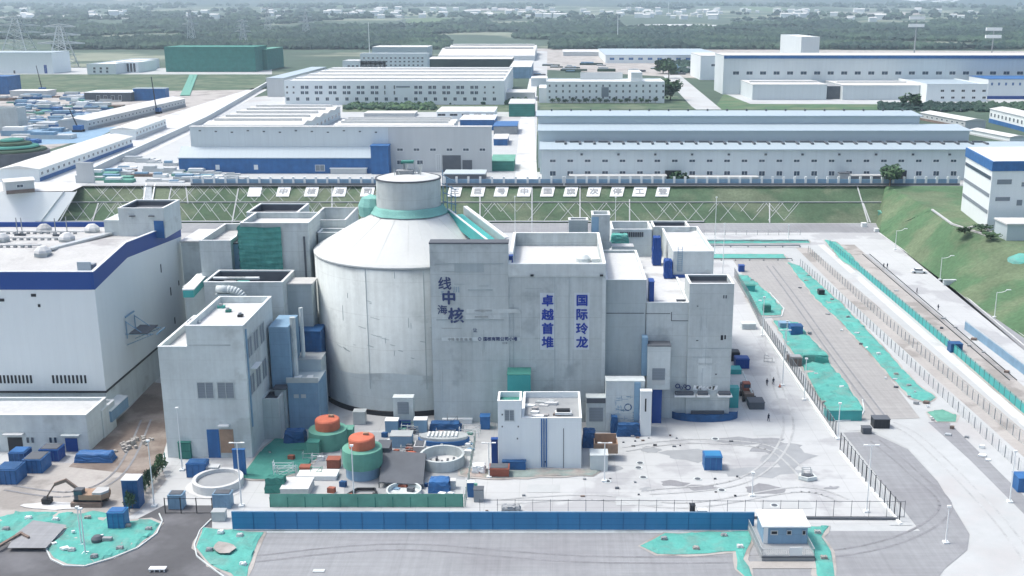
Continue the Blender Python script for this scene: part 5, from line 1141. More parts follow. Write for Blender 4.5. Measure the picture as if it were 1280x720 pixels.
# penthouse D, box E, F, G
zp = zc - .3
r = B('white_penthouse', 'tall rooftop box with white sunlit left side on the east roof', 'penthouse', 842, 892.5, 347, 314.5, 283.5, zp, wall='concl', roof='roofw', par=.9)
X0, X1, Y0, Y1, zb, z1 = r['_b']
mb = MB(); 
for k in (0, 1.0): mb.tube((X0 + 1 + k, Y0 - .15, z1 - 4.5), (X0 + 1 + k, Y0 - .15, z1 + 1.2), .07, 4)
for k in range(12): mb.tube((X0 + 1, Y0 - .15, z1 - 4.5 + k * .45), (X0 + 2, Y0 - .15, z1 - 4.5 + k * .45), .05, 3)
mb.build('ladder', M['bluegrey'], r)
MB().box(X0 - 1.2, X1 - 1, Y0 - .6, Y0 - .01, zb, zb + .7).build('blue_skirt', M['blue'], r)
for i, (u0, u1, vb, vt, Yy) in enumerate(((817, 827, 316, 297, 252), (831, 841, 345, 326, 239))):
    t = thingbox('blue_tarp_box', ['blue wrapped box at the rear left of the rooftop box', 'blue wrapped box at the front left corner of the rooftop box'][i], 'covered box', 'blue', u0, u1, vb, vt, Y=Yy, depth=3, z0=zp)
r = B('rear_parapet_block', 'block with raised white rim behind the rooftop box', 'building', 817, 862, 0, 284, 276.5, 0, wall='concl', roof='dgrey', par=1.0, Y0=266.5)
r = B('stair_tower', 'narrow stair tower with raised rim behind the main block', 'stair tower', 740, 762.5, 0, 269, 264, 0, wall='conc', roof='roofw', par=.8, Y0=248)
X0, X1, Y0, Y1, zb, z1 = r['_b']; boxpart(r, 'blue_side', 'bluegrey', X0 - .1, X0 + 1.6, Y0 - .1, Y0 - .01, 20, z1 - .4)
B('small_stair_head', 'small square stair head left of the narrow stair tower', 'stair head', 711, 735, 0, 275.5, 272.5, 0, wall='conc2', roof='dgrey', par=.6, Y0=250)
r = B('rear_open_block', 'open-topped white-rimmed block between the stair tower and rooftop box', 'building', 765, 815, 0, 287, 277, 0, wall='concl', roof='grey', par=2.5, Y0=262)
X0, X1, Y0, Y1, zb, z1 = r['_b']
mb = MB(); 
for i in range(11): x = X0 + 2 + i * (X1 - X0 - 4) / 11; mb.box(x, x + .4, Y0 - .3, Y0 - .01, z1 - 1.8, z1 - .6)
mb.build('bracket_row', M['dgrey'], r)
thingbox('draped_store', 'teal draped heap between the stair tower and open-topped block', 'covered heap', 'net', 764, 786, 302, 294, 291, Y=255, z0=29.5, depth=5)
thingbox('white_roof_unit', 'small pale grey unit on the east roof near the open-topped block', 'roof unit', 'steel', 805, 814, 302, 296, 294, z0=zp)
thingbox('roof_railing_unit', 'small grey railed unit left of the front blue wrapped box', 'roof unit', 'grey', 815, 820, 326, 318, 316, z0=zp)
thingbox('corner_tarp', 'dark blue tarpaulin sheet at the junction of lower and east blocks', 'tarpaulin', 'blue', 812, 818, 378, 352, Y=Y0c + 1, depth=3, z0=zp)
thingbox('small_roof_box', 'thin dark strip box on the east roof edge', 'roof unit', 'dgrey', 846, 857, 376.5, 375, Y=Y0c + 1.2, z0=zp, depth=.6)
# small block behind the slab's right corner
thingbox('blue_hatch', 'small blue hatch beside the head of the slab', 'hatch', 'blue', 633, 641, 329, 320, Y=Ys + 3.3, depth=1.5, z0=zM - 1)
# boxes low on the facade
Yv = 210.5
r = thingbox('vent_booth', 'small pale booth with grey louvre at the foot of the round hall', 'booth', 'concl', 491, 516, 526, 497, 493, Y=Yof(535), depth=3, z0=0)
X0, X1, Y0, Y1, zb, z1 = r['_b']; boxpart(r, 'louvre', 'grill', X0 + .9, X1 - .9, Y0 - .08, Y0 - .01, z1 - 3.6, z1 - 1)
MB().box(X0 + .6, X1 - .6, Y0 - .3, Y0 - .02, 0, z1 - 5).build('blue_screen', M['blue'], r)
for i, (u0, u1, vb, vt, m_) in enumerate(((481, 497, 534, 526, 'rim'), (517, 533, 534, 525, 'rim'), (441, 456, 524, 515, 'steel'))):
    thingbox('cabinet', ['low white cabinet left of the blue screened booth', 'low white cabinet right of the blue screened booth', 'small white cabinet on legs at the left foot of the round hall'][i], 'cabinet', 'bluegrey' if i < 2 else 'steel', u0, u1, vb + 7, vt, top=m_, depth=2)
r = thingbox('louvred_box', 'grey box with big louvre to the right of the front utility block', 'booth', 'conc', 733, 757, 540, 497, 492, depth=5)
X0, X1, Y0, Y1, zb, z1 = r['_b']; boxpart(r, 'louvre', 'grill', X0 + .6, X1 - .5, Y0 - .08, Y0 - .01, z1 - 5.2, z1 - 2.2); boxpart(r, 'dark_header', 'dgrey', X0, X1, Y0 - .09, Y0 - .005, z1 - 1.2, z1 - .2)
r = thingbox('mural_panel_block', 'pale panel block painted with a round blue emblem', 'building', 'concl', 757.5, 806, 540, 476, 470, depth=4.5)
X0, X1, Y0, Y1, zb, z1 = r['_b']
em = MB(); ex_, ez = Xof(785, Y0, 6), Zof(509, Y0)
def ringy(mb, cx, y, cz, r0, r1, n=24):
    for i in range(n):
        a, b = 2 * math.pi * i / n, 2 * math.pi * (i + 1) / n
        mb.poly([(cx + r0 * math.cos(a), y, cz + r0 * math.sin(a)), (cx + r1 * math.cos(a), y, cz + r1 * math.sin(a)), (cx + r1 * math.cos(b), y, cz + r1 * math.sin(b)), (cx + r0 * math.cos(b), y, cz + r0 * math.sin(b))])
ringy(em, ex_, Y0 - .03, ez, .55, .85)
rr = random.Random(12)
for k in range(60):
    x = ex_ + rr.uniform(-2.8, 2.6); z = ez + rr.uniform(-3, 2.4)
    if abs(x - ex_) < .95 and abs(z - ez) < .95: continue
    if rr.random() < .6: em.box(x, x + rr.uniform(.4, 1.3), Y0 - .04, Y0 - .02, z, z + .1)
    else: em.box(x, x + .1, Y0 - .04, Y0 - .02, z, z + rr.uniform(.3, .9))
em.build('mural_marking', M['bluegrey'], r); em2 = MB(); ringy(em2, ex_, Y0 - .045, ez, .6, .75); em2.build('emblem_ring', M['inkd'], r)
pbox(r, 'blue_pipe_bank', 'bluegrey', 793, 801, 527, 478, Y0 - .25, .22)
for i, (u0, u1, vb, vt, m_) in enumerate(((764, 772, 540, 521, 'tarp'), (800, 812, 540, 521, 'blue'), (772, 800, 541, 531, 'tarp'))):
    thingbox('blue_sheet_stack', ['dark blue sheeting at the left foot of the emblem block', 'blue sheeting at the right foot of the emblem block', 'low dark blue sheeting along the foot of the emblem block'][i], 'covered stack', m_, u0, u1, vb + 3 + i, vt, depth=1.6)
r = thingbox('white_pillar_box', 'tall white pillar with a dark slot between emblem block and stair box', 'pillar', 'rim', 801, 815, 545, 489, 486, depth=2.2)
X0, X1, Y0, Y1, zb, z1 = r['_b']; boxpart(r, 'slot', 'black', X0 + .9, X0 + 1.2, Y0 - .05, Y0 - .01, z1 - 4.4, z1 - 1.6)
# hung stair box
Yx = Yb3 - 3.2; zt, zb_ = Zof(433, Yx), Zof(487, Yx); r = root('stair_box', (Xof(823, Yx, zt), Yx, 0), 'pale green-grey box with square louvre hung on the east wall, on a blue post', 'stair box')
x0_, x1_ = Xof(810, Yx, zt), Xof(838.5, Yx, zt); MB().box(x0_, x1_, Yx, Yb3, zb_, zt).build('casing', M['concl'], r); MB().box(x0_ - .1, x1_ + .1, Yx - .1, Yb3, zt + .002, zt + .2).build('lid', M['dgrey'], r)
pbox(r, 'louvre', 'grill', 815.5, 831.5, 475, 460.5, Yx - .08, .07); pbox(r, 'sill_panel', 'steel', 815.5, 831.5, 481, 475.5, Yx - .08, .07)
MB().box(Xof(816, Yx, 8), Xof(828, Yx, 8), Yx + .5, Yb3, 0, zb_ - .01).build('blue_post', M['blue'], r); pbox(r, 'blue_riser', 'bluegrey', 803, 810, 470, 422, Yx + 1, 2.1)
pbox(r, 'white_duct', 'rim', 810.5, 813.5, 540, 487, Yx + .3, .5, z0=0)
# pipe face sign and curved canopy on the east block foot
sg = root('pipe_emblem', (Xof(858, Y0e, 8), Y0e, 8), 'row of dark rings with pale swirl painted at the foot of the east end block', 'mural')
mb = MB()
for (u_, v_, q) in ((847, 483, .55), (851.5, 485.5, .35), (856, 483, .35), (860, 485, .6)): z = Zof(v_, Y0e - .35); ringy(mb, Xof(u_, Y0e, z), Y0e - .12, z, q * .55, q)
mb.build('ring_row', M['inkd'], sg); mb = MB(); z = Zof(484, Y0e)
for k in range(7): xk = Xof(866 + k * 4, Y0e, z); mb.poly([(xk, Y0e - .13, z - .5 + .3 * math.sin(k * 1.7)), (xk + 1.0, Y0e - .13, z - .6), (xk + 1.3, Y0e - .13, z + .4), (xk + .2, Y0e - .13, z + .5 * math.cos(k))])
mb.build('pale_swirl', M['rim'], sg)
for i, (u0, u1) in enumerate(((842, 868), (870, 886), (896, 914))):
    z = Zof(496, Y0e - 1.2); t = root('wall_canopy', (Xof((u0 + u1) / 2, Y0e, z), Y0e, z), ['left curved white door canopy at the foot of the east blocks', 'middle curved white door canopy at the foot of the east blocks', 'straight white door canopy near the right corner of the east blocks'][i], 'canopy', 'white door canopies along the east blocks')
    MB().box(Xof(u0, Y0e, z), Xof(u1, Y0e, z), Y0e - 1.6, Y0e - .02, z, z + .3).build('slab', M['rim'], t); MB().box(Xof(u0, Y0e, z) + .3, Xof(u1, Y0e, z) - .3, Y0e - 1.2, Y0e - .02, z + .31, z + .9).build('upstand', M['dgrey'], t)
c0 = P(880, 521); r = root('round_blue_pool', tuple(c0), 'blue semicircular enclosure at the foot of the east end block', 'enclosure')
mb = MB(); n = 20; q0, q1 = 7.2, 6.9
for i in range(n):
    a, b = -math.pi * i / n, -math.pi * (i + 1) / n
    for (ra, zz0, zz1) in ((q0, 0, 1.6),):
        mb.poly([(c0.x + ra * math.cos(a), c0.y + .45 * ra * math.sin(a), zz0), (c0.x + ra * math.cos(b), c0.y + .45 * ra * math.sin(b), zz0), (c0.x + ra * math.cos(b), c0.y + .45 * ra * math.sin(b), zz1), (c0.x + ra * math.cos(a), c0.y + .45 * ra * math.sin(a), zz1)])
mb.build('screen', M['tarp'], r, fix=False); MB().prism([(c0.x + 6.8 * math.cos(-math.pi * i / n), c0.y + .42 * 6.8 * math.sin(-math.pi * i / n)) for i in range(n + 1)], .1, 1.2).build('cover', M['tarp'], r)
MB().box(c0.x - 3, c0.x + 4, c0.y - 1.6, c0.y + .3, 1.21, 1.9).build('dark_insert', M['dgrey'], r)
thingbox('white_booth', 'small white box with dark window left of the blue semicircular enclosure', 'booth', 'white', 844, 851, 520, 508, 506, depth=1.6)
thingbox('blue_booth', 'small pale blue box beside the small white window box', 'booth', 'bluegrey', 852, 857, 520, 509, 507, depth=1.6)
thingbox('blue_gate_screen', 'tall dark blue screen at the right corner of the east end block', 'screen', 'tarp', 897, 909, 516, 493, depth=2)
thingbox('teal_screen', 'teal netted screen just outside the yard corner of the east end block', 'screen', 'teal', 913, 924, 510, 485, depth=2)
# ---- front utility block
Yu = Yof(585); zU = Zof(523, Yu); zU2 = Zof(501.5, Yu); xa, xm, xb = Xof(622, Yu, zU2), Xof(651.5, Yu, zU), Xof(727, Yu, zU); Yq = Yof(490, zU)
r = root('utility_block', ((xa + xb) / 2, Yu, 0), 'low white block with raised left turret and cluttered roof before the main block', 'building')
mb = MB(); mb.box(xa, xm, Yu - .04, Yu + 5, 0, zU2 - 1); ring(mb, xa, xm, Yu - .04, Yu + 5, zU2 - 1, zU2, .3); mb.build('turret_wall', M['panel'], r)
MB().box(xa + .3, xm - .3, Yu + .3, Yu + 4.7, zU2 - 1.01, zU2 - .9).build('turret_roof', M['netd'], r)
mb = MB(); mb.box(xa, xb, Yu, Yq, 0, zU - 1.2); ring(mb, xm + .01, xb, Yu, Yq, zU - 1.2, zU, .35); mb.build('wall', M['panel'], r)
MB().box(xa + .3, xb - .36, Yu + 5.1, Yq - .3, zU - 1.21, zU - 1.1).build('roof', M['grey'], r); MB().box(xm + .3, xb - .36, Yu + .36, Yu + 5.1, zU - 1.21, zU - 1.1).build('roof', M['grey'], r)
mb = MB(); ring(mb, xa - .06, xm + .06, Yu - .1, Yu + 5.1, zU2 + .003, zU2 + .13, .42); mb.build('turret_coping', M['rim'], r)
mb = MB(); ring(mb, xm + .1, xb + .06, Yu - .06, Yq + .06, zU + .003, zU + .13, .45); mb.build('coping', M['rim'], r)
z0, z1 = Zof(526.5, Yu), Zof(511.5, Yu); window(r, (Xof(630.5, Yu, z1) + Xof(643, Yu, z1)) / 2, Yu - .04, z0, 2.0, z1 - z0, mg='grill', mf='concl')
for k in (0, .45, .9): MB().tube((Xof(677, Yu, 4) + k, Yu - .14, .3), (Xof(677, Yu, 4) + k, Yu - .14, zU), .12, 6).build('blue_pipe', M['blue2'], r)
MB().box(Xof(704, Yu, 4), Xof(704, Yu, 4) + .12, Yu - .06, Yu - .01, 0, zU - 2).build('joint', M['dgrey'], r)
for (u, v) in ((647, 534), (646, 549), (627, 534), (627, 519), (681, 578)): z = Zof(v, Yu); MB().box(Xof(u, Yu, z), Xof(u, Yu, z) + .25, Yu - .1, Yu - .045 if u < 650 else Yu - .005, z, z + .3).build('wall_fitting', M['dgrey'], r)
rr = random.Random(31); zz = zU - 1.1
for k in range(16):
    x = rr.uniform(xm + 1, xb - 3.2); y = rr.uniform(Yu + 1.2, Yq - 2.5); s = rr.uniform(.5, 1.5)
    t = root('roof_litter', (x, y, zz), 'loose boards and bags on the roof of the front utility block', 'roof litter', 'boards and bags on the front utility block roof'); mb = MB(); mb.prism([(x - s, y - .3), (x + s * .7, y - .5), (x + s, y + .4), (x - s * .5, y + .8)], zz, zz + rr.uniform(.15, .5)); mb.build('boards', M[rr.choice(['roofw', 'white', 'steel', 'roofd', 'wood'])], t)
x, y = on(704, 519, zz); t = root('roof_machine', (x, y, zz), 'black-framed white machine in the right corner of the utility block roof', 'machine'); MB().box(x - 1.6, x + 1.6, y - .5, y + .8, zz + .2, zz + .7).build('body', M['white'], t); MB().box(x - 1.3, x + 1.3, y - .2, y + .9, zz + .7, zz + 1.1).build('top', M['black'], t)
r = thingbox('teal_tank', 'dark teal wrapped tank standing behind the utility block turret', 'tank', 'teal', 634, 663, 530, 468, Y=Ys - 5, depth=4.4, z0=0, top='netd')
# ================================================================ FOREGROUND AND YARD
def inpoly(x, y, poly):
    c = False; n = len(poly)
    for i in range(n):
        (x0, y0), (x1, y1) = poly[i], poly[(i + 1) % n]
        if (y0 > y) != (y1 > y) and x < (x1 - x0) * (y - y0) / (y1 - y0) + x0: c = not c
    return c
def NSIGN(pl): return 1 if sum(pl[i - 1][0] * pl[i][1] - pl[i][0] * pl[i - 1][1] for i in range(len(pl))) > 0 else -1
def netting(label, pts, amp=.35, z=.16, step=.9, m='net', jag=.25, seed=0, group=None, name='dust_net'):
    """a dust net lying in folds over loose soil: a closed bumpy sheet whose rim follows the outline"""
    rr = random.Random(seed + len(pts)); q = [P(u, v, 0) for u, v in pts]; poly = []
    for a, b in zip(q, q[1:] + q[:1]):
        k = max(1, int((b - a).length / 2.2))
        for i in range(k): p = a.lerp(b, i / k); poly.append((p.x + rr.uniform(-jag, jag), p.y + rr.uniform(-jag, jag)))
    cx = sum(a for a, b in poly) / len(poly); cy = sum(b for a, b in poly) / len(poly)
    eb = MB(); ep = []
    for i, (a, b) in enumerate(poly):
        (ax, ay), (bx, by) = poly[i - 1], poly[(i + 1) % len(poly)]; d = Vector((bx - ax, by - ay)); d = d.normalized() if d.length else d; s_ = rr.uniform(.2, .9) * NSIGN(poly); ep.append((a + d.y * s_, b - d.x * s_, .1 + .0015 * (seed + 1)))
    eb.poly(ep); struct('soil_edge', eb, M['earth'], fix=False)
    bm = bmesh.new(); vs = [bm.verts.new((x, y, 0)) for x, y in poly]; bm.faces.new(vs)
    x0, x1, y0, y1 = min(p[0] for p in poly), max(p[0] for p in poly), min(p[1] for p in poly), max(p[1] for p in poly)
    st = max(step, (x1 - x0) / 110, (y1 - y0) / 150)
    for ax, lo, hi in (((1, 0, 0), x0, x1), ((0, 1, 0), y0, y1)):
        k = lo + st
        while k < hi:
            co = (k, 0, 0) if ax[0] else (0, k, 0)
            bmesh.ops.bisect_plane(bm, geom=bm.verts[:] + bm.edges[:] + bm.faces[:], plane_co=co, plane_no=ax); k += st
    bmesh.ops.triangulate(bm, faces=bm.faces)
    bnd = {v for e in bm.edges if e.is_boundary for v in e.verts}
    for v in bm.verts:
        n = noise.noise(Vector((v.co.x / 3.0, v.co.y / 3.0, seed))) + .5 * noise.noise(Vector((v.co.x / .9, v.co.y / 1.1, seed)))
        v.co.z = z + (0 if v in bnd else amp * .7 * (.55 + n))
    bmesh.ops.recalc_face_normals(bm, faces=bm.faces)
    if sum(f.normal.z for f in bm.faces) < 0: bmesh.ops.reverse_faces(bm, faces=bm.faces)
    me = bpy.data.meshes.new(name); bm.to_mesh(me); bm.free(); me.materials.append(M[m])
    o = bpy.data.objects.new(name, me); C.objects.link(o); return tag(o, label, 'dust net', group)
def kerb(pts, m='concl', w_=.25, h=.22):
    mb = MB(); q = [P(u, v, 0) for u, v in pts]
    for a, b in zip(q, q[1:]): mb.bar(a + Vector((0, 0, .01)), b + Vector((0, 0, .01)), w_, h)
    return struct('kerb', mb, M[m])
# dust nets
isl = [(148, 653), (188, 650), (199, 655), (192, 668), (170, 684), (140, 696), (108, 706), (82, 706), (66, 698), (60, 686), (72, 676), (84, 660), (60, 656), (30, 668), (-20, 690), (-20, 650), (24, 641), (60, 640), (100, 642), (134, 642)]
netting('teal dust net over the soil island at lower left, around the twin lamp post', isl, .5, .1, seed=1)
kerb([(199, 643), (203, 652), (196, 668), (172, 686), (140, 699), (106, 709), (80, 708), (64, 700), (58, 688), (66, 676), (84, 662)], w_=.2, h=.25)
blob('pale_soil_heap', 68, 633, 38, 5, M['roofw'], .16, k=16, jag=.15)
netting('teal dust net right of the dark entrance road, with a bare sandy patch', [(254, 660), (290, 664), (330, 666), (316, 690), (306, 730), (276, 712), (256, 700), (246, 685)], .35, .16, seed=2)
blob('sand_patch', 281, 689, 13, 8, M['earth'], .62, k=12, jag=.2)
kerb([(264, 650), (250, 664), (243, 682), (246, 696), (262, 709), (280, 722)], w_=.2, h=.25)
netting('teal dust net spread along the foot of the blue hoarding at its right end', [(800, 683), (830, 668), (942, 664), (934, 690), (905, 691), (860, 693), (822, 694)], .35, .16, seed=3)
netting('teal dust net strip to the right of the raised guard cabin', [(1003, 659), (1038, 658), (1026, 672), (1040, 690), (1044, 712), (1046, 730), (1026, 730), (1014, 690)], .35, .16, seed=4)
netting('narrow teal dust net strip to the left of the raised guard cabin', [(918, 690), (934, 684), (930, 700), (944, 730), (936, 730), (922, 712)], .3, .16, seed=14)
netting('first teal dust net island along the black fence, furthest up the road', [(922, 344), (935, 345), (962, 368), (978, 386), (976, 394), (950, 395), (934, 372)], .7, .17, seed=5)
netting('second teal dust net island along the black fence, with square raised end', [(967, 402), (998, 404), (1014, 425), (1036, 446), (1034, 452), (1002, 454), (985, 432)], .8, .17, seed=6)
netting('third and largest teal dust net island along the black fence', [(1002, 456), (1036, 454), (1060, 482), (1078, 512), (1074, 523), (1040, 524), (1022, 494)], .8, .17, seed=7)
kerb([(1078, 500), (1080, 514), (1074, 525), (1044, 527)]); kerb([(962, 366), (980, 386), (977, 396), (952, 398)])
netting('long teal dust net strip down the right side of the pinkish road', [(984, 328), (998, 332), (1020, 352), (1050, 378), (1090, 420), (1124, 458), (1150, 484), (1170, 497), (1160, 504), (1140, 499), (1112, 470), (1080, 434), (1050, 402), (1018, 372)], .5, .17, seed=8)
netting('small round teal dust net at the lower end of the right verge', [(1160, 516), (1178, 513), (1196, 520), (1194, 528), (1172, 528)], .4, .17, seed=9, m='netg')
netting('thin teal net strip along the far edge of the pinkish road', [(880, 318), (980, 318), (982, 324), (880, 324)], .3, .16, seed=10)
netting('thin teal net by the pipe racks at the rear of the yard', [(872, 301), (1010, 300), (1012, 304), (872, 305)], .3, .16, seed=15)
netting('greenish net heaped at the right foot of the stepped tower', [(300, 598), (330, 560), (345, 548), (395, 556), (398, 572), (372, 592), (335, 600)], .5, .16, seed=11, m='netd')
netting('teal net lining the head of the trackside excavation', [(1030, 300), (1045, 303), (1064, 320), (1075, 332), (1072, 338), (1052, 326)], .5, .16, seed=16)
netting('flat pink-grey ground sheet along the foot of the front utility block', [(575, 586), (640, 588), (752, 588), (742, 595), (610, 598), (575, 594)], .25, .16, seed=12, m='pink', name='ground_sheet')
netting('teal net rolled out at the left end of the embankment foot', [(28, 284), (44, 281), (70, 281), (78, 286), (50, 289)], .5, .16, seed=18)
rr = random.Random(99)
for own, Yf, ua, ub, va, vb_ in (('front_slab', Ys - .12, 540, 630, 320, 515), ('main_block', Ys + .25, 640, 750, 350, 515), ('east_end_block', Yb3 - .1, 866, 912, 365, 490)):
    ob = bpy.data.objects[own]; ob['_o'] = tuple(ob.location)
    for k in range(9):
        u, v = rr.uniform(ua, ub - 22), rr.uniform(va, vb_ - 20); ww, hh = (rr.uniform(8, 30), rr.uniform(.5, .9)) if rr.random() < .55 else (rr.uniform(.4, .8), rr.uniform(12, 50))
        board(ob, 'stain', rr.choice(['conc2', 'conc2', 'concl']), u, min(ub, u + ww), v, min(vb_, v + hh), Yf, .03 + .001 * k)
rr = random.Random(61)
for k, (u, v) in enumerate([(70, 652), (110, 650), (160, 660), (186, 664), (150, 688), (118, 698), (90, 690), (36, 650), (8, 664), (262, 690), (300, 672), (304, 708), (276, 668), (830, 676), (870, 688), (905, 672), (925, 686), (1022, 668), (1030, 700), (1012, 418), (1020, 470), (1052, 486), (1030, 505), (1062, 516), (950, 378), (940, 352), (1010, 346), (1060, 398), (1098, 444), (1136, 484), (1040, 376), (1120, 470)]):
    p_ = P(u, v); r = root('sandbag', (p_.x, p_.y, .2), 'small pale weight holding down a teal dust net', 'sandbag', 'weights holding down the teal nets'); lumpy(r, 'bag', rr.choice(['roofw', 'earth', 'grey', 'white']), p_.x - .5, p_.x + .5, p_.y - .3, p_.y + .3, .25, .75, .1, k, .6)
# ---- blue hoarding
a, b = P(291, 663), P(942, 664); r = root('site_hoarding', tuple(a), 'long blue sheet hoarding along the front road', 'hoarding')
n = 24; 
for k in range(n):
    p, q = a.lerp(b, k / n), a.lerp(b, (k + 1) / n); o = MB().bar(p + Vector((0, 0, .25)), q + Vector((0, 0, .25)), .12, 3.1).build('panel', M['blue3'], r)
    MB().bar(q + Vector((-.08, -.1, .25)), q + Vector((0, -.1, .25)), .06, 3.1).build('batten', M['joint'], r)
MB().bar(a + Vector((0, 0, 0)), b, .5, .26).build('plinth', M['concl'], r); MB().bar(a + Vector((0, .1, 3.36)), b + Vector((0, .1, 3.36)), .2, .12).build('top_rail', M['bluegrey'], r)
kerb([(258, 665.5), (1000, 665.5)], w_=.5, h=.08)
# ---- fences
fence('yard_fence', 'black yard fence with tall thin posts along the front edge, behind the blue hoarding', [P(600, 645), P(1130, 647)], 3.2, 3, 'dgrey', 'dgrey', bars=False, pw=.035)
t = root('fence_rail', tuple(P(860, 647)), 'thick black pipe lying along the foot of the front yard fence', 'pipe'); MB().tube(P(862, 646, .3), P(1122, 648, .3), .22, 8).build('pipe', M['dgrey'], t)
fence('side_fence', 'black barred fence running up the right side of the plant yard', [P(1044, 545), P(976, 444), P(951, 408), P(934, 374), P(918, 347)], 3.3, 2.2, 'dgrey', 'grey', barsp=.7, solid=.8 * 0 + .3)
fence('corner_fence', 'black barred fence from the kink down to the front corner of the yard', [P(1050, 562), P(1082, 604), P(1124, 652)], 3.6, 2.2, 'black', 'dgrey', barsp=.6)
MBk = struct('fence_footing', MB().bar(P(1044, 548), P(951, 410), .6, .4).bar(P(1050, 565), P(1126, 656), .5, .3), M['rim'])
fence('grey_fence', 'light grey slatted fence running diagonally right of the teal net strip', [P(1000, 333), P(1060, 385), P(1172, 492), P(1290, 605)], 2.6, 3, 'grey', 'hallg', barsp=1.1)
fence('white_fence', 'fence with brownish mesh on the berm between concrete strip and slatted fence', [P(1010, 316), P(1100, 399), P(1290, 566)], 2.6, 3, 'grey', 'steel', barsp=1.3)
fence('net_fence', 'tall teal panelled fence beside the rail excavation', [P(1037, 308), P(1140, 396), P(1290, 526)], 2.4, 3, 'dgrey', 'teal', bars=True, barsp=.3, solid=.8)
fence('rear_fence', 'low grey fence across the rear of the yard in front of the back road', [P(880, 294), P(1000, 294)], 2.0, 4, 'grey', 'steel', barsp=2)
t = root('hoarding_strip', tuple(P(1215, 424)), 'low violet-blue barrier beside the concrete apron at right', 'barrier'); MB().bar(P(1206, 412), P(1290, 476), .3, 2.2).build('panel', M['bluegrey'], t); MB().bar(P(1206, 411, 0) + Vector((0, 0, 2.22)), P(1290, 475, 0) + Vector((0, 0, 2.22)), .45, .15).build('cap', M['steel'], t)
# slatted green fence/plants by gate
fence('sapling_fence', 'green wire fence with climbing plants beside the gate at lower left', [P(160, 640), P(182, 612), P(207, 584)], 3.0, 1.6, 'netd', 'netd', barsp=.5)
for k in range(11):
    p = P(164 + k * 4.1, 640 - k * 5.1); tree('young leafy shrub tied to the green wire fence by the gate', 164 + k * 4.1 - 2, 641 - k * 5.1, 3.6, 1.6, k % 3, 'young shrubs along the green wire fence', n=220, z0=0, name='shrub', cat='shrub')
fence('gate', 'black framed sliding gate across the dark entrance road', [P(207, 642), P(266, 642)], 3.0, 3.0, 'black', 'black', bars=False, cat='gate')
# ---- lamp posts
def lamp(label, u, vb, vt, kind='T', group='white lamp posts round the plant', m='white', z0=0, w_=1.6):
    a = P(u, vb, z0); zt = Zof(vt, a.y); r = root('lamp_post', tuple(a), label, 'lamp post', group)
    MB().tube(a, (a.x, a.y, zt), .13, 8, .08).build('pole', M[m], r); MB().box(a.x - .45, a.x + .45, a.y - .45, a.y + .45, a.z, a.z + .35).build('base', M['rim'], r)
    if kind == 'T':
        MB().box(a.x - w_ * .5, a.x + w_ * .5, a.y - .07, a.y + .07, zt, zt + .12).build('arm', M[m], r)
        for s in (-1, 1): MB().box(a.x + s * w_ * .62 - .35, a.x + s * w_ * .62 + .35, a.y - .16, a.y + .16, zt + .02, zt + .16).build('lamp_head', M[m], r)
    elif kind == 'C':
        mb = MB(); pr = Vector((a.x, a.y, zt - .2))
        for k in range(1, 7): t_ = k / 6 * 1.35; p = Vector((a.x + 2.8 * math.sin(t_), a.y, zt - .2 + 1.1 * (1 - math.cos(t_)) )); mb.tube(pr, p, .09, 6); pr = p
        mb.build('arm', M[m], r); MB().box(pr.x - .1, pr.x + 1.1, a.y - .2, a.y + .2, pr.z - .1, pr.z + .08).build('lamp_head', M[m], r)
    else: MB().box(a.x - .3, a.x + .3, a.y - .2, a.y + .2, zt, zt + .3).build('lamp_head', M[m], r)
    return r
for a_ in (('tall white lamp post in front of the left corner of the stepped tower', 228, 588, 511, 'P'), ('white lamp post rising from the green wire fence', 193, 633, 552, 'P'),
 ('white T-shaped lamp post at the right corner of the stepped tower', 302, 633, 554, 'T'), ('white lamp post standing before the nearer orange lidded tank', 443, 632, 558, 'P'),
 ('white T-shaped lamp post at the left corner of the utility block', 611.5, 597, 554, 'T'), ('white T-shaped lamp post right of the utility block by the brown crate', 755.5, 602, 554, 'T'),
 ('white T-shaped lamp post at the front right corner of the yard', 1083, 640, 557, 'T'), ('white lamp post on a round base at the road bend, lower right', 1182, 679, 634, 'P'),
 ('white lamp post beside the pit end of the largest net island', 1047, 549, 505, 'P'), ('white lamp post inside the side fence, with traffic cone at its foot', 978, 482, 413, 'T'),
 ('white lamp post between second and third net islands', 1005, 500, 449, 'P'), ('white lamp post near the head of the side fence', 953, 420, 372, 'P'), ('slim white lamp post behind the side fence by the first island', 982, 440, 402, 'P'),
 ('thin lamp post in the middle of the lower right verge', 1262, 628, 565, 'P'), ('short lamp post standing on the wet slab near the front fence', 940, 620, 592, 'P')): lamp(*a_)
for a_ in (('curved lamp post at the top of the hill road', 1119, 312, 288, 'C'), ('curved lamp post half-way down the hill road', 1175, 350, 322, 'C'), ('curved lamp post nearest on the hill road at the right edge', 1243, 397, 365, 'C')): lamp(*a_, group='curved lamp posts along the hill road')
for i, (u, vb, vt) in enumerate(((644, 300, 246), (665, 300, 254), (769, 292, 247), (893, 318, 247), (903, 350, 280), (985, 300, 282), (1088, 262, 246))):
    lamp(['thin white pole left of the pair behind the main block', 'thin white pole right of the pair behind the main block', 'thin white pole rising behind the stair tower', 'tall thin pole behind the rooftop box, further one', 'tall thin pole right beside the rooftop box', 'short thin pole on the rear fence of the yard', 'short thin pole on the embankment near the white drain'][i], u, vb, vt, 'P', 'thin poles behind the plant', 'white')
for i, (u, vb, vt) in enumerate(((102, 681, 635), (107, 693, 637))):
    lamp(['left pole of the twin lamp post on the lower left island', 'right pole of the twin lamp post on the lower left island'][i], u, vb, vt, 'P', 'twin lamp posts on the lower left island')
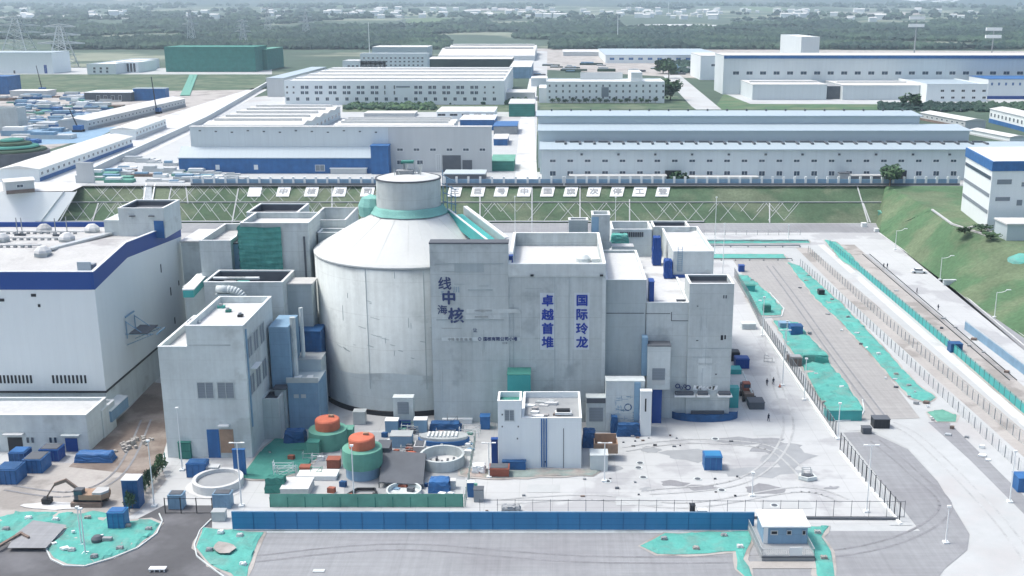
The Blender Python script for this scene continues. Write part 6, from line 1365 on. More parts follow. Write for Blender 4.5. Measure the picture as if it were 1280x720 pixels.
# ---- guard cabin
a = P(957, 702); b = P(1016, 702); Yc = a.y; r = root('guard_cabin', tuple(a), 'white-roofed guard cabin on a fenced raised deck beside the front road', 'cabin')
dk = 1.0; x0, x1 = a.x - .6, b.x + .2; yD = Yc + 11.0
MB().prism([(x0, Yc), (x1, Yc), (x1 - .4, yD), (x0 - .5, yD)], 0, dk).build('deck', M['grey'], r)
MB().box(x0 - .1, x1 + .1, Yc - .15, Yc - .01, dk - .3, dk - .05).build('deck_edge', M['dgrey'], r)
cx0, cx1, cy0, cy1, ch = Xof(955, Yc + 4, 4), Xof(1010, Yc + 4, 4), Yc + 4.0, Yc + 9.5, 4.0
MB().box(cx0, cx1, cy0, cy1, dk + .01, ch).build('wall', M['bluegrey'], r); MB().box(cx0 - .02, cx0 + .7, cy0 - .05, cy0 - .005, dk + .02, ch - .01).build('corner_post', M['white'], r)
MB().box(cx0 - .35, cx1 + .35, cy0 - .35, cy1 + .35, ch + .002, ch + .25).build('roof', M['white'], r)
for k, (s, w__) in enumerate(((1.2, 1.2), (3.6, .8), (6.0, .6))): window(r, cx0 + s + .5, cy0, 2.6, w__, .8, mg='black', mf='steel')
for side in ((Vector((x0, Yc + .1, dk)), Vector((x1, Yc + .1, dk))), (Vector((x0, Yc + .1, dk)), Vector((x0 - .4, yD, dk))), (Vector((x1, Yc + .1, dk)), Vector((x1 - .4, yD, dk)))):
    mb = MB(); L = (side[1] - side[0]).length; n = int(L / .28)
    mb.bar(side[0] + Vector((0, 0, 1.15)), side[1] + Vector((0, 0, 1.15)), .08, .08); mb.bar(side[0] + Vector((0, 0, .1)), side[1] + Vector((0, 0, .1)), .06, .06)
    for i in range(n + 1): p = side[0].lerp(side[1], i / n); mb.tube(p + Vector((0, 0, .02)), p + Vector((0, 0, 1.15)), .03, 4)
    mb.build('railing', M['steel'], r)
MB().box(cx0 + 3.4, cx0 + 5.4, Yc + .0, Yc + .07, dk + .03, dk + 1.5).build('gate_frame', M['white'], r)
MB().box(x0 - 2, x1, Yc - 2.4, Yc - .2, .01, .16).build('step', M['earth'], r)
# ---- enclosure with tanks
g0, g1, g2, g3 = P(338, 634), P(579, 634), P(582, 575), P(345, 607)
fence('green_fence', 'green mesh fence along the front of the tank enclosure', [g0, g1], 2.0, 3, 'netd', 'netg', barsp=.8, solid=1.25)
fence('green_fence', 'green mesh fence up the right side of the tank enclosure', [g1 + Vector((.3, .2, 0)), P(590, 575), P(594, 552)], 2.4, 3, 'netd', 'steel', barsp=.8)
sheet('tank_base', [(340, 633), (578, 633), (586, 552), (470, 540), (372, 548), (345, 600)], M['grey'], .04)
sheet('slab_path', [(345, 632), (430, 632), (430, 600), (352, 603)], M['pale'], .06)
sheet('slab_path', [(500, 632), (576, 632), (582, 600), (535, 596)], M['pale'], .06)
def tank(label, u, vb, rpx, z1, lidr, low=0):
    p = P(u, vb); dep = p.y * math.cos(TH) + CH * math.sin(TH); rad = rpx / F * dep; c = Vector((p.x, p.y + rad, 0)); r = root('lidded_tank', tuple(c), label, 'tank', None)
    if low: MB().lathe(c.x, c.y, [(rad * .86, 0), (rad * .86, low + .3)], 28).build('lower_drum', M['bluegrey'], r)
    MB().lathe(c.x, c.y, [(rad, low + .02), (rad * 1.02, low + (z1 - low) * .5), (rad, z1), (rad * .5, z1 + .15), (.01, z1 + .16)], 28).build('netted_drum', M['netg'], r, fix=False)
    lr = lidr / F * dep; MB().lathe(c.x, c.y, [(lr * .97, z1), (lr, z1 + .25), (lr, z1 + 1.9), (lr * .93, z1 + 2.15), (lr * .5, z1 + 2.3), (.01, z1 + 2.36)], 28).build('orange_lid', M['orange'], r)
    MB().box(c.x + lr * .1, c.x + lr * .5, c.y + .1, c.y + .8, z1 + 2.3, z1 + 2.75).build('hatch', M['brown'], r)
    MB().tube((c.x - rad - .05, c.y - rad * .3, low), (c.x - rad - .05, c.y - rad * .3, z1 + .1), .07, 5).build('ladder_rail', M['steel'], r); return c
tank('orange-lidded tank wrapped in green net, further one beside the round hall', 406, 566, 24, 3.6, 15.5)
MB_c = tank('orange-lidded tank wrapped in green net, nearer and taller one', 450, 604, 25, 5.6, 16.5, 2.2)
thingbox('tank_stair', 'green net-wrapped stair block leaning on the further orange-lidded tank', 'stair block', 'netg', 383, 398, 570, 553, depth=2, top='netd'); thingbox('net_box', 'small green net box between the two orange-lidded tanks', 'box', 'netg', 425, 440, 556, 537, depth=2.5)
def ringpool(label, u, v, rpx, h, m_='concl', inner='grey', name='round_basin', thick=.5, fill=.25):
    p = P(u, v); dep = p.y * math.cos(TH) + CH * math.sin(TH); rad = rpx / F * dep; r = root(name, tuple(p), label, 'basin')
    MB().lathe(p.x, p.y, [(rad, 0), (rad, h), (rad - thick, h), (rad - thick, fill - .02)], 40).build('ring_wall', M[m_], r, fix=False)
    MB().lathe(p.x, p.y, [(rad - thick + .005, fill), (.01, fill + .02)], 40).build('floor', M[inner], r, fix=False)
    return r, p, rad
r, p, rad = ringpool('round open concrete basin with clutter in its floor, behind the nearer tanks', 553, 580, 28, 2.2, 'conc', 'roofw')
for k in range(5): MB().box(p.x - 2.5 + k * 1.1, p.x - 2.1 + k * 1.1, p.y + .8 * math.sin(k * 2), p.y + 1 + .8 * math.sin(k * 2), .28, .7 + .2 * (k % 2)).build('fitting', M['dgrey'], r)
r, p, rad = ringpool('shallow round basin with pale rim in front of the stepped tower', 273, 607, 31, 1.6, 'roofw', 'grey', thick=.7, fill=.9)
blob('basin_apron', 268, 610, 36, 14, M['roofw'], .08, k=24, jag=.04)
r, p, rad = ringpool('half-sunk concrete ring in front of the sloping grey sheet', 505, 618, 22, 1.1, 'concl', 'concl', thick=.3)
# oval machine
p = P(555, 553); r = root('oval_clarifier', tuple(p), 'oval blue-rimmed machine with ribbed white top beside the slab foot', 'machine')
mb = MB(); el = [(p.x + 5.2 * math.cos(2 * math.pi * i / 28), p.y + 2.5 * math.sin(2 * math.pi * i / 28)) for i in range(28)]; mb.prism(el, 0, 1.0); mb.build('base', M['blue2'], r)
el = [(p.x + 4.9 * math.cos(2 * math.pi * i / 28), p.y + 2.2 * math.sin(2 * math.pi * i / 28)) for i in range(28)]; MB().prism(el, 1.01, 1.6).build('tray', M['steel'], r)
for k in range(8): MB().box(p.x - 3.2 + k * .8, p.x - 2.85 + k * .8, p.y - 1.2, p.y + 1.2, 1.61, 1.95).build('rib', M['white'], r)
# orange heap
p = P(507, 578); r = root('orange_pipe_bundle', tuple(p), 'crumpled bright orange bundle lying left of the round basin', 'bundle')
rr = random.Random(3)
for k in range(6):
    mb = MB(); q = [Vector((p.x + rr.uniform(-2, 2), p.y + rr.uniform(-1.3, 1.3), .5 + .2 * k + rr.uniform(0, .3))) for _ in range(4)]
    for a, b in zip(q, q[1:]): mb.tube(a, b, .35, 7)
    mb.build('hose', M['orange'], r, smooth=True)
# sloping grey sheet roof
a, b, c, d = P(474, 610), P(529, 612), P(533, 586), P(480, 583); r = root('sloping_cover', tuple(a), 'sloping dark grey sheet roof between the nearer tank and the blue box', 'roof cover')
mb = MB(); q = [a + Vector((0, 0, 1.2)), b + Vector((0, 0, 1.0)), c + Vector((0, 0, 3.2)), d + Vector((0, 0, 3.4))]; n = len(mb.v); mb.v += [tuple(x) for x in q] + [tuple(x - Vector((0, 0, .2))) for x in q]; mb.f += [(0, 1, 2, 3), (7, 6, 5, 4), (0, 4, 5, 1), (1, 5, 6, 2), (2, 6, 7, 3), (3, 7, 4, 0)]; mb.m += [0] * 6; mb.build('sheet', M['dgrey'], r)
for q_ in q: MB().tube((q_.x, q_.y, 0), tuple(q_ - Vector((0, 0, .2))), .1, 6).build('leg', M['dgrey'], r)
# generic small site things
SMALL = [
 ('blue_container', 'blue tarpaulin-covered box on the bare ground inside the tank enclosure', 'covered box', 'blue2', 535, 561, 617, 603, 'blue2', 3), ('cream_box', 'small cream box right of the blue covered box', 'box', 'roofw', 563, 569, 612, 601, None, 1.2),
 ('blue_rack', 'blue and white rack leaning outside the right green fence', 'rack', 'blue2', 584, 592, 622, 603, 'rim', 1), ('grey_case', 'tall grey case with pointed frame outside the right green fence', 'case', 'grey', 592, 604, 628, 612, 'dgrey', 1.5),
 ('rust_skip', 'rusty red skip at the foot of the utility block, left side', 'skip', 'rust', 611, 636, 597, 586, 'rust', 2.5), ('white_heap_box', 'white wrapped heap left of the rusty skip', 'covered heap', 'rim', 590, 606, 593, 583, None, 2),
 ('blue_fence_panel', 'blue sheet screen left of the utility block', 'screen', 'blue', 614, 622, 580, 549, None, 1), ('blue_hose_tray', 'blue flat tray in front of the utility block foot', 'tray', 'blue2', 628, 657, 588, 577, 'tarp', 2.5),
 ('blue_bin', 'bright blue box against the slab foot', 'bin', 'blue2', 600, 612, 537, 521, None, 2), ('white_bench', 'long white bench at the slab foot', 'bench', 'rim', 553, 590, 530, 524, None, 1), ('slab_base_sheet', 'blue sheeting laid along the slab foot', 'sheeting', 'tarp', 537, 575, 539, 530, 'blue2', 2.2),
 ('pale_plate', 'pale block under the brown crate', 'block', 'concl', 738, 760, 589, 569, None, 3), ('blue_base_fence', 'dark blue sheeting between utility block and brown crate', 'sheeting', 'tarp', 729, 745, 560, 541, None, 3),
 ('blue_crate', 'blue covered crate alone in the middle of the yard', 'crate', 'blue2', 881, 903, 588, 571, 'blue3', 3), ('brown_box', 'small reddish brown box inside the enclosure at left', 'box', 'rust', 374, 387, 593, 584, None, 1.5),
 ('long_white_slab', 'long white slab lying inside the enclosure at left', 'slab', 'rim', 371, 420, 601, 595, None, 3), ('white_platform', 'wide pale platform slab inside the left part of the enclosure', 'slab', 'roofw', 350, 385, 622, 611, None, 5), ('green_heap_box', 'green wrapped heap at the left corner of the enclosure', 'covered heap', 'netd', 330, 355, 617, 598, 'netg', 2),
 ('rust_plate', 'dark rusty plate stack behind the nearer orange-lidded tank', 'plate stack', 'rust', 408, 424, 586, 575, None, 2), ('dark_wall_box', 'dark slate container behind the orange bundle', 'container', 'dgrey', 470, 486, 585, 560, None, 4), ('blue_machine_box', 'blue machine box behind the orange bundle', 'machine', 'bluegrey', 487, 514, 560, 545, 'steel', 3),
 ('white_crate_stack', 'white crate stack between orange bundle and oval machine', 'crate', 'roofw', 517, 530, 570, 558, None, 3), ('dark_puddle_box', 'dark covered heap near the front fence, right of the enclosure', 'covered heap', 'grey', 627, 650, 642, 634, 'dgrey', 1.5),
 ('blue_skip', 'blue skip in front of the annex, nearest the left edge', 'skip', 'blue2', -8, 19, 606, 588, 'tarp', 4), ('blue_skip', 'dark blue skip behind the nearest one, before the annex entrance', 'skip', 'tarp', 10, 30, 582, 566, 'blue2', 3), ('blue_skip', 'blue covered skip right of the pair by the annex', 'skip', 'blue2', 27, 51, 592, 575, 'tarp', 4), ('blue_skip', 'blue covered skip between annex windows and blue door', 'skip', 'blue', 48, 72, 577, 562, 'blue2', 3),
 ('blue_sheet_heap', 'blue sheeting heap right of the blue door', 'sheeting', 'blue2', 92, 138, 579, 568, 'blue', 2.5), ('blue_cube', 'mottled blue cube on the lower left island edge', 'crate', 'blue3', 133, 154, 662, 641, 'blue2', 2.2), ('blue_water_tank', 'dark blue water tank with white lid on legs by the green wire fence', 'water tank', 'tarp', 151, 171, 636, 600, 'white', 2.5),
 ('blue_door_screen', 'blue screen standing before the stepped tower doorway', 'screen', 'blue2', 290, 305, 596, 562, None, .6), ('blue_tub', 'blue tub at the foot of the stepped tower left of its doorway', 'tub', 'blue2', 232, 256, 597, 580, 'tarp', 2.5), ('grey_machine', 'grey machine heap in front of the stepped tower doorway', 'machine', 'steel', 254, 272, 596, 584, 'hallg', 1.5),
 ('green_column', 'dark green covered column at the left foot of the stepped tower', 'covered column', 'netd', 222, 237, 574, 553, None, 1.5), ('blue_gate_box', 'blue box behind the left half of the black gate', 'crate', 'bluegrey', 209, 227, 637, 619, None, 2), ('blue_gate_crate', 'blue crate behind the right end of the black gate', 'crate', 'bluegrey', 265, 287, 636, 618, None, 2),
 ('stone_stack', 'pale stone stack beside the right gate post', 'stone stack', 'conc', 264, 280, 652, 640, 'steel', 1.5), ('blue_drum_heap', 'dark blue bags at the foot of the weathered blue tower', 'bag heap', 'tarp', 354, 380, 556, 540, 'blue', 2.5),
 ('dark_container', 'small black container at the foot of the white road', 'container', 'black', 1093, 1113, 536, 524, 'dgrey', 2.4), ('black_stone', 'dark equipment box beside the bend of the front road', 'box', 'dgrey', 1079, 1090, 543, 535, None, 1.5), ('black_crate', 'black crate on the kerb of the right net strip', 'crate', 'black', 1024, 1031, 370, 363, None, 2.2),
 ('blue_cabin', 'blue cabin beside the second net island', 'cabin', 'blue2', 989, 1004, 420, 408, 'tarp', 3), ('blue_small_box', 'slim blue box left of the blue cabin by the second island', 'box', 'bluegrey', 975, 988, 412, 404, None, 2.5), ('grey_pallet', 'brownish grey crate against the fence beside the second island', 'crate', 'wood', 987, 1003, 458, 447, 'grey', 2.5),
 ('teal_raised_box', 'teal net-covered box at the near end of the second island', 'covered box', 'net', 1003, 1036, 455, 444, None, 2), ('teal_pit_edge', 'bluish teal net wall at the near end of the third island', 'covered wall', 'teal', 1032, 1078, 526, 513, 'net', 1.5),
 ('blue_track_hut', 'dark blue hut on the teal panelled fence beside the track', 'hut', 'tarp', 1189, 1204, 441, 430, None, 2.5), ('blue_edge_hut', 'blue hut at the right edge by the lower verge', 'hut', 'blue2', 1274, 1290, 616, 598, None, 3), ('first_island_box', 'dark teal unit with pipes on the first net island', 'unit', 'teal', 933, 944, 366, 357, 'netd', 2), ('first_island_crate', 'mossy crate near the lower end of the first net island', 'crate', 'netd', 955, 964, 392, 382, None, 2),
 ('blue_pair_box', 'small dark blue box pair at the head of the pinkish road', 'box', 'blue', 924, 931, 340, 332, None, 2), ('yard_truck_box', 'dark teal pallet by the corner of the east end block', 'pallet', 'teal', 913, 927, 468, 462, None, 3), ('blue_yard_crate', 'deep blue crate right of the east end block', 'crate', 'blue', 920, 937, 461, 449, None, 3), ('black_yard_crate', 'black crate behind the deep blue crate', 'crate', 'black', 914, 925, 452, 441, None, 3), ('dark_pallet', 'flat dark slate pallet on the yard before the brown machine', 'pallet', 'dgrey', 937, 956, 512, 503, None, 3.4),
 ('moss_crate', 'pale mossy slab leaning on the side fence near its head', 'slab', 'concl', 928, 945, 412, 405, None, 3), ('hill_bench', 'long pale trough lying beside the hill road', 'trough', 'concl', 1180, 1204, 357, 350, None, 1), ('far_white_cabinet', 'tiny white cabinet at the left foot of the embankment', 'cabinet', 'rim', 1078, 1084, 284, 279, None, 2), ('far_white_box', 'tiny white box on the back road near the green truss', 'box', 'rim', 1094, 1099, 290, 286, None, 2),
 ('left_white_van_box', 'white tent-like cover at the left edge above the plant', 'tent', 'rim', -12, 12, 268, 256, None, 6), ('black_bin', 'black bin behind the front yard fence', 'bin', 'black', 863, 869, 642, 632, None, 1), ('black_fence_box', 'black pump box behind the front yard fence right of the bin', 'pump', 'black', 873, 884, 644, 638, 'white', 1),
]
for (nm, lb, ct, m_, u0, u1, vb, vt, top, dp) in SMALL: thingbox(nm, lb, ct, m_, u0, u1, vb, vt, depth=dp, top=top)
# brown plywood crate, tilted open
p = P(757, 573); r = root('plywood_crate', tuple(p), 'open brown plywood crate tilted on the pale block', 'crate')
for (nm, bx) in (('side', (-2.3, -2.1, -1.2, 1.8, 0, 2)), ('side', (2.1, 2.3, -1.2, 1.8, 0, 2)), ('front', (-2.1, 2.1, -1.2, -1, 0, 2)), ('back', (-2.1, 2.1, 1.6, 1.8, 0, 3)), ('floor', (-2.1, 2.1, -1, 1.6, 0, .9))):
    MB().box(bx[0] + p.x, bx[1] + p.x, bx[2] + p.y, bx[3] + p.y, bx[4] + 1.5, bx[5] + 1.5).build(nm, M['brown'], r)
# low red-brown frame in the enclosure
p = P(452, 622); r = root('steel_frame', tuple(p), 'black and rusty frame on the ground before the nearer orange-lidded tank', 'frame')
for (a, b) in (((-2.6, 0), (-1.2, 2.6)), ((-1.2, 2.6), (2, 2.6)), ((2, 2.6), (2.8, 0)), ((-2.6, 0), (2.8, 0)), ((-3.4, -1), (-1.8, .4)), ((2, .6), (3.6, -1))):
    MB().bar((p.x + a[0], p.y + a[1], .2), (p.x + b[0], p.y + b[1], .2), .3, .5).build('member', M['rust' if a[1] <= 0 and b[1] <= .6 else 'black'], r)
# skip trolley in the yard
p = P(1010, 601); r = root('skip_trolley', tuple(p), 'white skip trolley with upright frame alone on the right of the yard', 'trolley')
mb = MB(); mb.prism([(p.x - 1.7, p.y + .5), (p.x - .2, p.y - .6), (p.x + 1.6, p.y), (p.x + 1.4, p.y + 1.5), (p.x - 1.2, p.y + 1.8)], .1, .8); mb.build('hull', M['concl'], r)
MB().prism([(p.x - 1.2, p.y + .5), (p.x - .1, p.y - .2), (p.x + 1.1, p.y + .3), (p.x + 1, p.y + 1.2), (p.x - .9, p.y + 1.4)], .81, .95).build('load', M['dgrey'], r)
mb = MB(); 
for (x, y) in ((-.9, 1.3), (.7, 1.4), (-.9, .5), (.7, .5)): mb.tube((p.x + x, p.y + y, .9), (p.x + x, p.y + y, 2.1), .07, 5)
mb.tube((p.x - .9, p.y + 1.3, 2.1), (p.x + .7, p.y + 1.4, 2.1), .07, 5); mb.tube((p.x - .9, p.y + .5, 2.1), (p.x + .7, p.y + .5, 2.1), .07, 5); mb.build('frame', M['steel'], r)
# excavator lying at the soil heap
p = P(105, 634); r = root('excavator', tuple(p), 'brown and cream excavator with boom folded left, by the lower left soil heap', 'excavator')
for dy in (-.3, 2.4): MB().prism([(p.x - 2.2, p.y + dy), (p.x + 3.2, p.y + dy), (p.x + 3.2, p.y + dy + .8), (p.x - 2.2, p.y + dy + .8)], 0, .9).build('track', M['wood'], r)
MB().box(p.x - 1.8, p.x + 3.0, p.y + .1, p.y + 2.8, 1.0, 1.35).build('turntable', M['black'], r)
mb = MB(); mb.prism([(p.x - .8, p.y), (p.x + 3.2, p.y - .1), (p.x + 4.2, p.y + 1.2), (p.x + 3.8, p.y + 2.8), (p.x - .8, p.y + 2.8)], 1.36, 2.3); mb.build('body', M['brown'], r); MB().prism([(p.x + 1.6, p.y + .1), (p.x + 3.2, p.y - .0), (p.x + 4.1, p.y + 1.2), (p.x + 3.7, p.y + 2.6), (p.x + 1.6, p.y + 2.6)], 2.31, 2.7).build('counterweight', M['roofw'], r)
cb = MB().box(p.x - 1.6, p.x - .1, p.y + .1, p.y + 1.4, 1.36, 3.2).build('cab', M['dgrey'], r); MB().box(p.x - 1.5, p.x - .2, p.y + .04, p.y + .09, 2.2, 3.0).build('window', M['glass'], cb)
q = [Vector((p.x - .9, p.y + 1.7, 1.9)), Vector((p.x - 3.4, p.y + 1.6, 4.1)), Vector((p.x - 5.4, p.y + 1.4, 3.4)), Vector((p.x - 6.9, p.y + 1.2, 1.2))]
MB().bar(q[0], q[1], .45, .6).build('boom', M['wood'], r); MB().bar(q[1], q[2], .45, .6).build('boom_tip', M['wood'], r); MB().bar(q[2], q[3], .4, .45).build('stick', M['wood'], r); MB().box(q[3].x - .8, q[3].x + .7, q[3].y - .6, q[3].y + .7, .3, 1.2).build('bucket', M['black'], r)
# wheeled loader by the east corner
p = P(936, 502); r = root('wheel_loader', tuple(p), 'reddish brown wheeled machine with raised ladder boom right of the east end block', 'loader')
for dx in (-1.2, 1.3):
    for dy in (.2, 3.6): MB().tube((p.x + dx - .25, p.y + dy, .65), (p.x + dx + .25, p.y + dy, .65), .65, 14).build('wheel', M['black'], r)
MB().box(p.x - 1, p.x + 1.1, p.y - .3, p.y + 5.4, .8, 1.9).build('body', M['wood'], r); MB().box(p.x - 1.0, p.x + .6, p.y + 1.8, p.y + 3.6, 1.91, 3.6).build('cab', M['rust'], r); MB().box(p.x - .9, p.x + .5, p.y + 1.74, p.y + 1.79, 2.6, 3.4).build('windscreen', M['glass'], r)
MB().tube((p.x + .9, p.y + .1, 1.5), (p.x - .5, p.y + 6.5, 4.8), .22, 6).build('boom', M['concl'], r); MB().box(p.x - .9, p.x + .9, p.y + 5.5, p.y + 6.8, .5, 2.2).build('engine_hood', M['dgrey'], r)
# parked white car on the apron
p = P(1149, 342); r = root('parked_car', tuple(p), 'white car parked on the concrete apron beside the hill road', 'car'); r.rotation_euler.z = 0; r['_o'] = tuple(p)
mb = MB(); mb.prism([(p.x - 2.4, p.y), (p.x + 2.2, p.y - .5), (p.x + 2.4, p.y + 1.3), (p.x - 2.2, p.y + 1.8)], .35, .95); mb.build('body', M['white'], r); MB().prism([(p.x - 1.5, p.y + .15), (p.x + 1.0, p.y - .1), (p.x + 1.1, p.y + 1.2), (p.x - 1.4, p.y + 1.5)], .96, 1.5).build('cabin', M['glass'], r)
MB().prism([(p.x - 1.2, p.y + .25), (p.x + .8, p.y), (p.x + .9, p.y + 1.1), (p.x - 1.1, p.y + 1.4)], 1.51, 1.57).build('roof', M['white'], r)
for (dx, dy) in ((-1.5, -.1), (1.5, -.4), (-1.4, 1.7), (1.6, 1.4)): MB().tube((p.x + dx, p.y + dy - .1, .35), (p.x + dx, p.y + dy + .12, .35), .35, 12).build('wheel', M['black'], r)
# pipe racks at the rear of the yard
for i, (v, u0, u1, m_, lb) in enumerate(((302.5, 872, 1010, 'roofw', 'long white duct across the rear of the yard, further one'), (309, 870, 1000, 'grey', 'grey pipe across the rear of the yard, middle one'), (326, 884, 990, 'dgrey', 'thin dark pipe along the head of the pinkish road'))):
    a, b = P(u0, v), P(u1, v); t = root('yard_pipe', tuple(a), lb, 'pipe'); MB().tube(a + Vector((0, 0, .8)), b + Vector((0, 0, .8)), .35 if i < 2 else .15, 7).build('pipe', M[m_], t)
    for k in range(7): c = a.lerp(b, k / 6); MB().box(c.x - .2, c.x + .2, c.y - .2, c.y + .2, 0, .5).build('support', M['grey'], t)
# traffic cone, manhole covers
p = P(978, 484); t = root('traffic_cone', tuple(p), 'red traffic cone at the foot of a lamp post near the two walkers', 'cone'); MB().tube((p.x - .6, p.y, .06), (p.x - .6, p.y, .9), .25, 8, .05).build('cone', M['orange'], t); MB().box(p.x - .95, p.x - .25, p.y - .35, p.y + .35, 0.02, .08).build('foot', M['black'], t)
for i, (u, v) in enumerate(((759, 602), (800, 579), (804, 597), (798, 585), (894, 549), (872, 599), (902, 613), (968, 632))):
    p = P(u, v); t = root('manhole', tuple(p), 'small dark round manhole cover in the front part of the yard', 'manhole cover', 'manhole covers in the yard'); MB().lathe(p.x, p.y, [(.55, .04), (.55, .12), (.38, .12), (.01, .1)], 14).build('cover', M['dgrey'], t); MB().lathe(p.x, p.y, [(.8, .035), (.8, .09), (.56, .09)], 14).build('ring', M['concl'], t)
# poles and puddle on the island
t = root('island_pump', tuple(P(122, 678)), 'dark round pump lying on the teal net of the lower left island', 'pump'); p = P(122, 678); MB().lathe(p.x, p.y, [(.9, .3), (.95, .8), (.6, 1.2), (.01, 1.25)], 12).build('drum', M['dgrey'], t); MB().box(p.x + .9, p.x + 2.4, p.y - .3, p.y + .4, .3, .9).build('motor', M['grey'], t)
for i, (u, v, s) in enumerate(((81, 689, .8), (68, 683, .5), (92, 668, .35), (128, 673, .3), (56, 668, .9))):
    p = P(u, v); t = root('loose_slab', tuple(p), ['white ring slab near the kerb of the lower left island', 'pale rubble by the kerb of the lower left island', 'small pale chip beside the twin lamp post', 'small pale chip right of the dark pump', 'white plate lying on the grey patch left of the island'][i], 'slab'); MB().prism([(p.x - s, p.y), (p.x, p.y - s * .6), (p.x + s, p.y), (p.x + s * .3, p.y + s * .8)], .35, .7).build('slab', M['white'], t)
sheet('grey_bay', [(10, 690), (58, 690), (84, 661), (42, 655), (20, 672)], M['road'], .72)
p0, p1 = P(-4, 691), P(28, 672); t = root('fallen_beam', tuple(p0), 'long fallen brown beam on the grey bay at the lower left edge', 'beam'); MB().bar(p0 + Vector((0, 0, .75)), p1 + Vector((0, 0, .75)), .5, .35).build('beam', M['wood'], t); MB().bar(p1 + Vector((0, -.2, .75)), P(37, 678) + Vector((0, 0, .75)), .35, .3).build('branch', M['wood'], t)
p = P(196, 716); t = root('bench', tuple(p), 'small white grated bench on the dark road at the bottom edge', 'bench'); MB().box(p.x - 1.3, p.x + 1.3, p.y, p.y + 1, .45, .6).build('seat', M['white'], t)
for dx in (-1.1, -.4, .4, 1.1): MB().box(p.x + dx - .08, p.x + dx + .08, p.y + .1, p.y + .25, .05, .44).build('leg', M['white'], t)
p = P(398, 716); t = root('white_hatch_cover', tuple(p), 'small pale grated cover on the front road at the bottom edge', 'cover'); MB().box(p.x - .9, p.x + .9, p.y, p.y + .8, .06, .2).build('cover', M['concl'], t)
# soil ripples heap in the lane, gravel bags
p = P(168, 556); t = root('gravel_heap', tuple(p), 'pale rippled gravel heap in the brown lane between turbine hall and tower', 'gravel heap'); mb = MB(); rr = random.Random(6)
for k in range(40): a_ = rr.uniform(0, 6.28); d_ = rr.random() ** .5; x, y, s = p.x + 3.0 * d_ * math.cos(a_) + 1.2 * d_ * math.sin(a_), p.y + 4.5 * d_ * math.sin(a_), rr.uniform(.2, .45); mb.prism([(x - s, y), (x, y - s), (x + s, y), (x, y + s)], .05, .2 + .8 * (1 - d_) + s * .5)
o = mb.build('stones', M['earth'], t); o['kind'] = 'stuff'
# litter on the right verge and nets
rr = random.Random(44)
for k in range(34):
    lane = rr.choice((0, 0, 1, 2)); s_ = rr.random()
    if lane == 0: a, b = (1145, 500), (1230, 575)
    elif lane == 1: a, b = (1000, 352), (1140, 500)
    else: a, b = (1115, 352), (1260, 470)
    u, v = a[0] + (b[0] - a[0]) * s_ + rr.uniform(-10, 10), a[1] + (b[1] - a[1]) * s_ + rr.uniform(-4, 4); p = P(u, v); w_, h = rr.uniform(.3, 1.0), rr.uniform(.2, .6)
    t = root('rubble_piece', (p.x, p.y, .1), 'small piece of rubble or board dropped along the diagonal strips at right', 'rubble', 'rubble along the diagonal strips at right'); MB().prism([(p.x - w_, p.y), (p.x + w_ * .4, p.y - w_ * .5), (p.x + w_, p.y + w_ * .5), (p.x - w_ * .3, p.y + w_)], .1, .1 + h).build('piece', M[rr.choice(['white', 'grey', 'wood', 'steel', 'dgrey'])], t)
rr = random.Random(45)
for k in range(110):
    u, v = rr.uniform(345, 600), rr.uniform(540, 628)
    if k > 60: u, v = rr.uniform(420, 600), rr.uniform(528, 565)
    if (abs(u - 450) < 30 and v < 606) or (abs(u - 406) < 28 and v < 570) or (abs(u - 553) < 30 and abs(v - 578) < 16): continue
    p = P(u, v); w_, h = rr.uniform(.25, .9), rr.uniform(.2, 1.1)
    t = root('site_litter', (p.x, p.y, .05), 'small box or offcut scattered in and around the tank enclosure', 'site litter', 'small boxes and offcuts around the tank enclosure'); MB().prism([(p.x - w_, p.y), (p.x + w_ * .6, p.y - w_ * .4), (p.x + w_, p.y + w_ * .6), (p.x - w_ * .5, p.y + w_)], .05, .05 + h).build('piece', M[rr.choice(['white', 'grey', 'rust', 'steel', 'dgrey', 'bluegrey', 'rim', 'netg', 'tarp'])], t)
for k in range(26):
    u, v = rr.uniform(600, 940), rr.uniform(596, 640) if k < 12 else rr.uniform(545, 560)
    if k >= 12: u = rr.uniform(770, 940)
    p = P(u, v); w_, h = rr.uniform(.15, .4), rr.uniform(.1, .35)
    t = root('yard_litter', (p.x, p.y, .05), 'tiny dark scrap lying on the pale yard slab', 'scrap', 'tiny scraps on the yard slab'); MB().box(p.x - w_, p.x + w_, p.y, p.y + w_, .05, .05 + h).build('piece', M[rr.choice(['dgrey', 'grey', 'black', 'wood'])], t)
rr = random.Random(77)
for k in range(22):
    u, v = (rr.uniform(425, 590), rr.uniform(532, 572)) if k < 16 else (rr.uniform(350, 420), rr.uniform(575, 600))
    if abs(u - 450) < 26 or abs(u - 553) < 30 and v > 560: continue
    p = P(u, v); t = root('scaffold', tuple(p), 'small tangle of scaffold tubes standing by the tank enclosure', 'scaffold', 'scaffold tangles by the tank enclosure'); mb = MB(); hh = rr.uniform(1, 2.6); ww = rr.uniform(.8, 2.2)
    for (a, b) in (((-1, 0, 0), (-1, 0, 1)), ((1, 0, 0), (1, 0, 1)), ((-1, 0, .9), (1, 0, .9)), ((-1, 0, .4), (1, 0, .5)), ((-1, 0, 0), (1, 0, .9)), ((-1, 1, 0), (-1, 1, 1)), ((1, 1, 0), (1, 1, .8)), ((-1, 0, .9), (-1, 1, .9))): mb.tube((p.x + a[0] * ww, p.y + a[1], a[2] * hh), (p.x + b[0] * ww, p.y + b[1], b[2] * hh), .06, 4)
    mb.build('tubes', M[rr.choice(['steel', 'grey', 'blue2', 'rim', 'netg'])], t)
